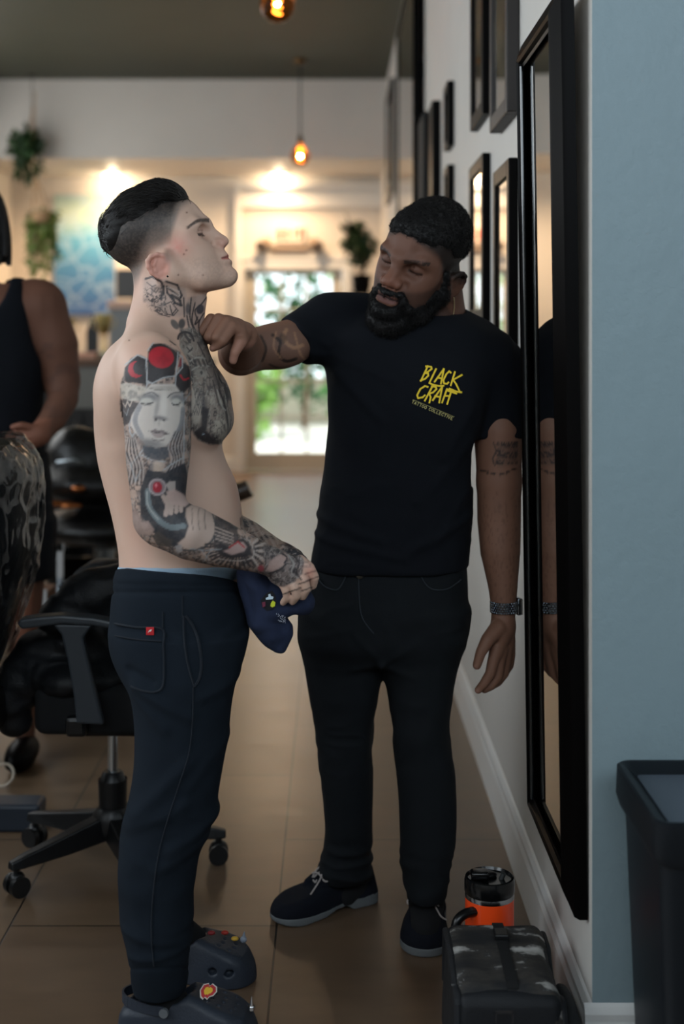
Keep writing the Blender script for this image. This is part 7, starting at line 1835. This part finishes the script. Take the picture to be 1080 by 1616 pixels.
for i in range(46):
    a = i/46*2*PI; cx_, cy_ = PX(-38, Y3)+.085*math.cos(a), Y3-.01+.10*math.sin(a)
    if math.sin(a) < -.55: continue
    z1_ = PZ(rg.uniform(395, 420), Y3); o_ = rg.uniform(.9, 1.15)
    mb.tube(spline([(PX(-38, Y3)+.02*math.cos(a), Y3+.02*math.sin(a), PZ(283, Y3)), (cx_, cy_, PZ(315, Y3)), (PX(-38, Y3)+.098*o_*math.cos(a), Y3+.11*o_*math.sin(a), PZ(370, Y3)), (PX(-38, Y3)+.10*o_*math.cos(a), Y3+.11*o_*math.sin(a), z1_)], 4), .010, n=6)
mb.build('hair', HAIR_B, third, smooth=True)

# ------------------------------------------------------------------ navy cloth held by the customer
f = Field(axis(-.22, -.02, .0032), axis(2.66, 2.98, .004), axis(.76, 1.03, .0032))
yc = 2.80
def cp(a, b, dy=0.0): return np.array(P(a, b, yc+dy))
cl = [(376, 902), (392, 900), (420, 908), (445, 925), (470, 930), (486, 935), (491, 950), (490, 960), (483, 968), (473, 966), (466, 958), (455, 955), (448, 962), (447, 978), (458, 992), (459, 1004), (452, 1022), (447, 1033), (436, 1033), (424, 1025), (412, 1016), (401, 1002), (393, 985), (386, 960), (378, 925)]
clw = np.array([(PX(a, yc), PZ(b, yc)) for a, b in cl])
def cloth(X, Y, Z):
    d2 = sdpoly(X+0*Z, Z+0*X, clw)
    th = .020+.018*np.clip((Z-.80)/.2, 0, 1)
    a = d2+.012; b = np.abs(Y-yc-.03)-th+.012
    return np.sqrt(np.maximum(a, 0)**2+np.maximum(b, 0)**2)+np.minimum(np.maximum(a, b), 0)-.012
f.op(cloth, (-.22, 2.75, .76), (-.02, 2.90, 1.03), k=0)
f.cone(cp(405, 915, -.01), cp(430, 1000, .005), .014, .012, k=.025); f.cone(cp(440, 930, 0), cp(408, 985, .0), .010, .009, k=.02); f.cone(cp(440, 960, -.005), cp(478, 950, .0), .018, .017, k=.025); f.ell(cp(440, 955, -.005), (.022, .014, .02), k=.02)
V, Fq = f.mesh(2); N_ = vnormals(V, Fq); V = V+N_*(.0055*rdg(fbm(V, (18, 14, 9), 3, 15)))[:, None]; V = smooth_n(V, Fq, 1)
CLV = V
cl_o = mesh_np('cloth', V, Fq, mat('navy_jersey', (30, 40, 66), rough=.9, vary=.1, vscale=30, bump=.3, bscale=900)); tag(cl_o, 'crumpled navy cloth with a small print, hanging from the shirtless person\'s hands', 'cloth')
def patch(name, pts, rgb, off):
    mb = MB(); vs = []
    for a, b in pts:
        p = on_surf(a, b, CLV, off, r=4); vs.append(p)
    ym = min(p[1] for p in vs)-off; mb.prism([(p[0], ym, p[2]) for p in vs], (0, .0012, 0)); return mb.build(name, mat(name, rgb, rough=.8), cl_o)
patch('print_black', [(412, 946), (420, 936), (430, 930), (435, 938), (437, 950), (432, 960), (422, 964), (414, 957)], (10, 12, 20), .002)
patch('print_white', [(420, 943), (424, 941), (424, 937), (427, 936), (428, 940), (432, 941), (431, 945), (420, 946)], (196, 214, 224), .0035)
patch('print_yellow', [(428, 951), (431, 947), (435, 950), (434, 956), (430, 958), (427, 956)], (196, 206, 50), .0035)
patch('print_red', [(414, 950), (419, 949), (419, 956), (415, 958)], (110, 44, 66), .0035)
rg = random.Random(2)
mb = MB()
for i in range(46):
    a = 436+rg.random()*15; b = 968+rg.random()*11+(a-436)*.3
    p = on_surf(a, b, CLV, .001, r=4); mb.box(tuple(p), (.0012, .001, .0012))
mb.build('print_speckles', mat('speck', (170, 176, 190), rough=.8), cl_o)

# ------------------------------------------------------------------ orange tumbler
ym = 2.93; xm = PX(773, ym); zt2 = PZ(1408, ym)+.0
ORG = mat('orange_enamel', (250, 78, 24), rough=.4, coat=.3)
root = empty('tumbler', (xm, ym, 0), 'bright orange insulated tumbler with black lid, behind the bag', 'tumbler')
R_ = 38.5*ym/F
zl = PZ(1428, ym-R_)
mb = MB(); mb.lathe((xm, ym, 0), [(R_*.70, 0), (R_*.74, .01), (R_*.80, zl*.45), (R_*.985, zl*.5), (R_, zl*.53), (R_, zl-.004)], n=48); mb.build('body', ORG, root, smooth=True)
mb = MB(); mb.lathe((xm, ym, zl-.004), [(R_*1.005, 0), (R_*1.01, .004), (R_*.985, .011)], n=48); mb.build('steel_rim', mat('steel', (190, 194, 198), rough=.2, metal=1), root, smooth=True)
mb = MB(); mb.lathe((xm, ym, zl+.006), [(R_*1.0, 0), (R_*1.03, .004), (R_*1.03, .026), (R_*.99, .034), (R_*.93, .036), (R_*.88, .030), (R_*.3, .028), (.002, .028)], n=48); ld = mb.build('lid', mat('black_lid', (12, 13, 14), rough=.25, coat=.3), root, smooth=True)
mb = MB(); mb.box((xm-.022, ym-.004, zl+.046), (.040, .030, .018), bev=.006, seg=3); mb.sph((xm-.004, ym+.014, zl+.038), (.022, .016, .008)); mb.build('flip_cap', mat('black_lid', (12, 13, 14), rough=.25), ld, smooth=True)
mb = MB(); mb.cyl((xm+.024, ym, zl+.03), (xm+.031, ym-.004, PZ(1377, ym)), .0055, n=14); mb.build('straw', mat('smoky_straw', (52, 54, 54), rough=.25), root, smooth=True)
hx = xm-R_*.9
mb = MB(); mb.tube(spline([(hx+.012, ym-.035, zl-.022), (hx-.012, ym-.05, zl-.022), (hx-.030, ym-.06, zl-.036), (hx-.034, ym-.062, zl-.075), (hx-.030, ym-.058, zl-.13), (hx+.006, ym-.035, zl-.15)], 6), .0105, n=12); mb.build('handle', mat('black_lid', (12, 13, 14), rough=.3), root, smooth=True)

# ------------------------------------------------------------------ bag on the floor
BAGC, NT, BS = nt('camo_cloth')
tc = NT.nodes.new('ShaderNodeTexCoord'); n1 = NT.nodes.new('ShaderNodeTexNoise'); n1.inputs['Scale'].default_value = 11; n1.inputs['Detail'].default_value = 7; n1.inputs['Roughness'].default_value = .6
mp = NT.nodes.new('ShaderNodeMapping'); mp.inputs['Scale'].default_value = (.7, 1.5, 1); NT.links.new(tc.outputs['Object'], mp.inputs['Vector']); NT.links.new(mp.outputs['Vector'], n1.inputs['Vector'])
r = NT.nodes.new('ShaderNodeValToRGB'); e = r.color_ramp.elements; e[0].position = .40; e[0].color = (*lin((16, 17, 20)), 1); e[1].position = .68; e[1].color = (*lin((176, 174, 170)), 1)
for ps, c in ((.50, (38, 36, 34)), (.55, (52, 48, 44)), (.565, (26, 27, 31)), (.60, (134, 132, 128))): q = e.new(ps); q.color = (*lin(c), 1)
NT.links.new(n1.outputs['Fac'], r.inputs['Fac']); NT.links.new(r.outputs['Color'], BS.inputs['Base Color']); BS.inputs['Roughness'].default_value = .8
BLKC = mat('black_nylon_bag', (14, 17, 22), rough=.65, bump=.3, bscale=500)
yb0, yb1 = 2.47, 2.83
xa0, xa1 = PX(700, 2.6), PX(894, 2.6)
root = empty('soft_bag', ((xa0+xa1)/2, (yb0+yb1)/2, 0), 'black soft bag with a camouflage flap in front of the tumbler', 'bag')
f = Field(axis(.12, .502, .004), axis(2.40, 2.90, .005), axis(-.0, .28, .004))
def bagf(X, Y, Z):
    zt_ = .225-.02*np.clip((2.83-Y)/.36, 0, 1)+.0*X
    cx = (xa0+xa1)/2; hx_ = (xa1-xa0)/2-.010*np.clip(Z/.22, 0, 1); cy = (yb0+yb1)/2+.012; hy_ = (yb1-yb0)/2-.012-.012*np.clip(Z/.22, 0, 1)
    a = np.abs(X-cx)-hx_+.03; b = np.abs(Y-cy)-hy_+.03; c_ = np.abs(Z-zt_/2)-zt_/2+.02
    return np.sqrt(np.maximum(a, 0)**2+np.maximum(b, 0)**2+np.maximum(c_, 0)**2)+np.minimum(np.maximum(np.maximum(a, b), c_), 0)-.02
f.op(bagf, (xa0, yb0, 0), (xa1, yb1, .25), k=0)
V, Fq = f.mesh(2); N_ = vnormals(V, Fq); V = V+N_*(.006*fbm(V, 9, 3, 6)-.0)[:, None]; V[:, 2] = np.maximum(V[:, 2], .001); BV = V
mesh_np('bag_body', V, Fq, BLKC, root)
# camouflage flap that follows the top
m_ = 26; n_ = 22; g = []
bx0, bx1 = xa0+.022, xa1-.018
for j in range(n_):
    for i in range(m_):
        u_ = i/(m_-1); v_ = j/(n_-1); x = bx0+(bx1-bx0)*u_; y = yb0+.035+(yb1-yb0-.055)*v_-.012*math.sin(u_*PI)*(1-v_)+.02*(u_-.5)*(1-v_)
        d = (BV[:, 0]-x)**2+(BV[:, 1]-y)**2; k = np.argsort(d)[:4]; z = BV[k][:, 2].max()
        g.append((x, y, z+.006+.003*math.sin(u_*9+v_*4)))
g = np.array(g, float); Gt = g.reshape(n_, m_, 3)
for _ in range(2):
    Gt[1:-1, 1:-1, 2] = (Gt[:-2, 1:-1, 2]+Gt[2:, 1:-1, 2]+Gt[1:-1, :-2, 2]+Gt[1:-1, 2:, 2])/4
g = Gt.reshape(-1, 3); Qf = np.array([[j*m_+i, j*m_+i+1, (j+1)*m_+i+1, (j+1)*m_+i] for j in range(n_-1) for i in range(m_-1)])
fl = mesh_np('flap', g, Qf, BAGC, root); so = fl.modifiers.new('solid', 'SOLIDIFY'); so.thickness = .006; so.offset = 0
def flap_z(x, y): d = (g[:, 0]-x)**2+(g[:, 1]-y)**2; return g[np.argmin(d)][2]
edge = [tuple(Gt[j, 0]) for j in range(n_)]+[tuple(Gt[-1, i]) for i in range(m_)]+[tuple(Gt[j, -1]) for j in range(n_-1, -1, -1)]
mb = MB(); mb.tube(edge, .008, n=8); mb.build('piping', BLKC, fl, smooth=True)
mb = MB(); mb.tube([tuple(Gt[0, i]+np.array([0, -.002, 0])) for i in range(m_)], .0035, n=6); mb.build('flap_hem', mat('pale_hem', (92, 90, 86), rough=.8), fl, smooth=True)
xc_ = PX(798, 2.65)
mb = MB()
for j in range(n_-1):
    y0_, y1_ = Gt[j, 13][1], Gt[j+1, 13][1]; z0_, z1_ = flap_z(xc_, y0_)+.005, flap_z(xc_, y1_)+.005
    mb.prism([(xc_-.011, y0_, z0_), (xc_+.011, y0_, z0_), (xc_+.011, y1_+.001, z1_), (xc_-.011, y1_+.001, z1_)], (0, 0, .003))
mb.build('strap', mat('webbing', (9, 10, 12), rough=.8), fl)
mb = MB(); yq = Gt[15, 13][1]; mb.box((xc_, yq, flap_z(xc_, yq)+.012), (.03, .035, .012), bev=.003); mb.build('buckle', PLA, fl)
mb = MB(); x = PX(795, 2.48); z = PZ(1600, 2.48); yq = yb0+.004
for dx in (-.0155, .0155): mb.bounds(x+dx-.0015, x+dx+.0015, yq-.006, yq-.003, z-.012, z+.008)
mb.bounds(x-.017, x+.017, yq-.006, yq-.003, z+.006, z+.010); mb.build('front_buckle', mat('dull_metal', (92, 94, 98), rough=.35, metal=1), root)
# small pale word label on the flap
mb = MB()
for i in range(7):
    a = PX(714+i*3, 2.56); yl = 2.56; z = flap_z(a, yl)+.0045; mb.box((a, yl, z), (.0022, .006, .0006))
mb.build('label_text', mat('label_grey', (110, 110, 110), rough=.7), fl)
f = Field(axis(.40, .50, .004), axis(2.44, 2.80, .005), axis(0, .20, .004))
f.ell((xa1+.004, 2.62, .08), (.028, .13, .085), k=0); V, Fq = f.mesh(2); V[:, 2] = np.maximum(V[:, 2], .002); V[:, 0] = np.minimum(V[:, 0], .484); mesh_np('side_pocket', V, Fq, mat('mesh_pocket', (34, 36, 38), rough=.8, vary=.5, vscale=60), root)

# ------------------------------------------------------------------ waste bin
xl, xrr = .530, .86; yn, yf2 = 2.185, 2.515; zt3 = .66
BIN = mat('bin_plastic', (17, 22, 27), rough=.42, spec=.4, bump=.03, bscale=300)
root = empty('waste_bin', ((xl+xrr)/2, (yn+yf2)/2, 0), 'tall dark waste bin in front of the blue-grey wall', 'bin')
def rrect(x0, x1, y0, y1, r, z, n=6):
    out = []
    for cx_, cy_, a0_ in ((x1-r, y1-r, 0), (x0+r, y1-r, 90), (x0+r, y0+r, 180), (x1-r, y0+r, 270)):
        for i in range(n+1): a = math.radians(a0_+90*i/n); out.append((cx_+r*math.cos(a), cy_+r*math.sin(a), z))
    return out
def loft(mb, rings, cap0=True, cap1=True):
    vs = [[mb.bm.verts.new(p) for p in q] for q in rings]; n = len(vs[0])
    for a, b in zip(vs, vs[1:]):
        for i in range(n): mb.bm.faces.new((a[i], a[(i+1) % n], b[(i+1) % n], b[i]))
    if cap0: mb.bm.faces.new(vs[0][::-1])
    if cap1: mb.bm.faces.new(vs[-1])
mb = MB(); t = .035
loft(mb, [rrect(xl+t, xrr-t, yn+t, yf2-t, .025, .0), rrect(xl+.012, xrr-.012, yn+.012, yf2-.012, .03, zt3-.06)]); mb.build('bucket', BIN, root, smooth=True, angle=30)
mb = MB()
loft(mb, [rrect(xl+.004, xrr-.004, yn+.004, yf2-.004, .03, zt3-.075), rrect(xl-.002, xrr+.002, yn-.002, yf2+.002, .03, zt3-.055), rrect(xl, xrr, yn, yf2, .028, zt3-.003), rrect(xl+.004, xrr-.004, yn+.004, yf2-.004, .026, zt3), rrect(xl+.012, xrr-.012, yn+.012, yf2-.012, .022, zt3-.002), rrect(xl+.034, xrr-.034, yn+.034, yf2-.034, .012, zt3-.022), rrect(xl+.036, xrr-.036, yn+.036, yf2-.036, .01, zt3-.045)], cap0=True, cap1=False); mb.build('rim', BIN, root, smooth=True, angle=30)
mb = MB(); loft(mb, [rrect(xl+.034, xrr-.034, yn+.034, yf2-.034, .01, zt3-.034), rrect(xl+.034, xrr-.034, yn+.034, yf2-.034, .01, zt3-.018)]); mb.build('swing_lid', mat('lid_grey', (74, 82, 92), rough=.4), root)

for x in (-30, 50):
    mb = MB(); c_ = q3(x-12, 1192, -.02); mb.sph((c_[0], c_[1]-.03, .045), (.052, .14, .05), n=20); mb.build('shoe', BLK, third, smooth=True)
# ------------------------------------------------------------------ light and camera
w = bpy.data.worlds.new('sky'); scn.world = w; w.use_nodes = True
bg = w.node_tree.nodes['Background']; bg.inputs[0].default_value = (.84, .93, 1.0, 1); bg.inputs[1].default_value = 2.6
sun = bpy.data.lights.new('sun', 'SUN'); sun.energy = 5.0; sun.angle = math.radians(1.0); sun.color = (1, .95, .86)
so = bpy.data.objects.new('sun', sun); COL.objects.link(so); so.rotation_euler = (math.radians(-38), math.radians(18), 0)
# daylight of the shop window behind the camera
l = bpy.data.lights.new('window_daylight', 'AREA'); l.shape = 'RECTANGLE'; l.size = WX1-WX0-.1; l.size_y = WZ1-WZ0-.1; l.energy = 46; l.color = (.74, .88, 1.0)
lo = bpy.data.objects.new('window_daylight', l); COL.objects.link(lo); lo.location = ((WX0+WX1)/2, YF-.02, (WZ0+WZ1)/2); lo.rotation_euler = (math.radians(90), 0, 0)
l = bpy.data.lights.new('side_daylight', 'AREA'); l.shape = 'RECTANGLE'; l.size = LY1-LY0-.1; l.size_y = LZ1-LZ0-.1; l.energy = 72; l.color = (.84, .93, 1.0)
lo = bpy.data.objects.new('side_daylight', l); COL.objects.link(lo); lo.location = (XL+.01, (LY0+LY1)/2, (LZ0+LZ1)/2); lo.rotation_euler = (math.radians(90), 0, math.radians(-90))
l = bpy.data.lights.new('rear_fill', 'AREA'); l.shape = 'RECTANGLE'; l.size = MY1-MY0-.1; l.size_y = LZ1-LZ0-.1; l.energy = 24; l.color = (1.0, .78, .54)  # warm fill added for the bulkhead and back wall, source unseen
lo = bpy.data.objects.new('rear_fill', l); COL.objects.link(lo); lo.location = (XL+.01, (MY0+MY1)/2, (LZ0+LZ1)/2); lo.rotation_euler = (math.radians(90), 0, math.radians(-90))
cam = bpy.data.cameras.new('camera'); co = bpy.data.objects.new('camera', cam); COL.objects.link(co); scn.camera = co
co.location = (0, 0, CH); co.rotation_euler = (PI/2, 0, 0)
cam.sensor_fit = 'VERTICAL'; cam.sensor_height = 36; cam.lens = 36*F/1616; cam.shift_x = 13/1616; cam.shift_y = -282/1616
cam.dof.use_dof = True; cam.dof.focus_distance = 2.93; cam.dof.aperture_fstop = 1.9
cam.clip_start = .05; cam.clip_end = 200
v = scn.view_settings; v.view_transform = 'Standard'; v.look = 'None'; v.exposure = 0.0; v.gamma = 1.0; v.use_curve_mapping = False
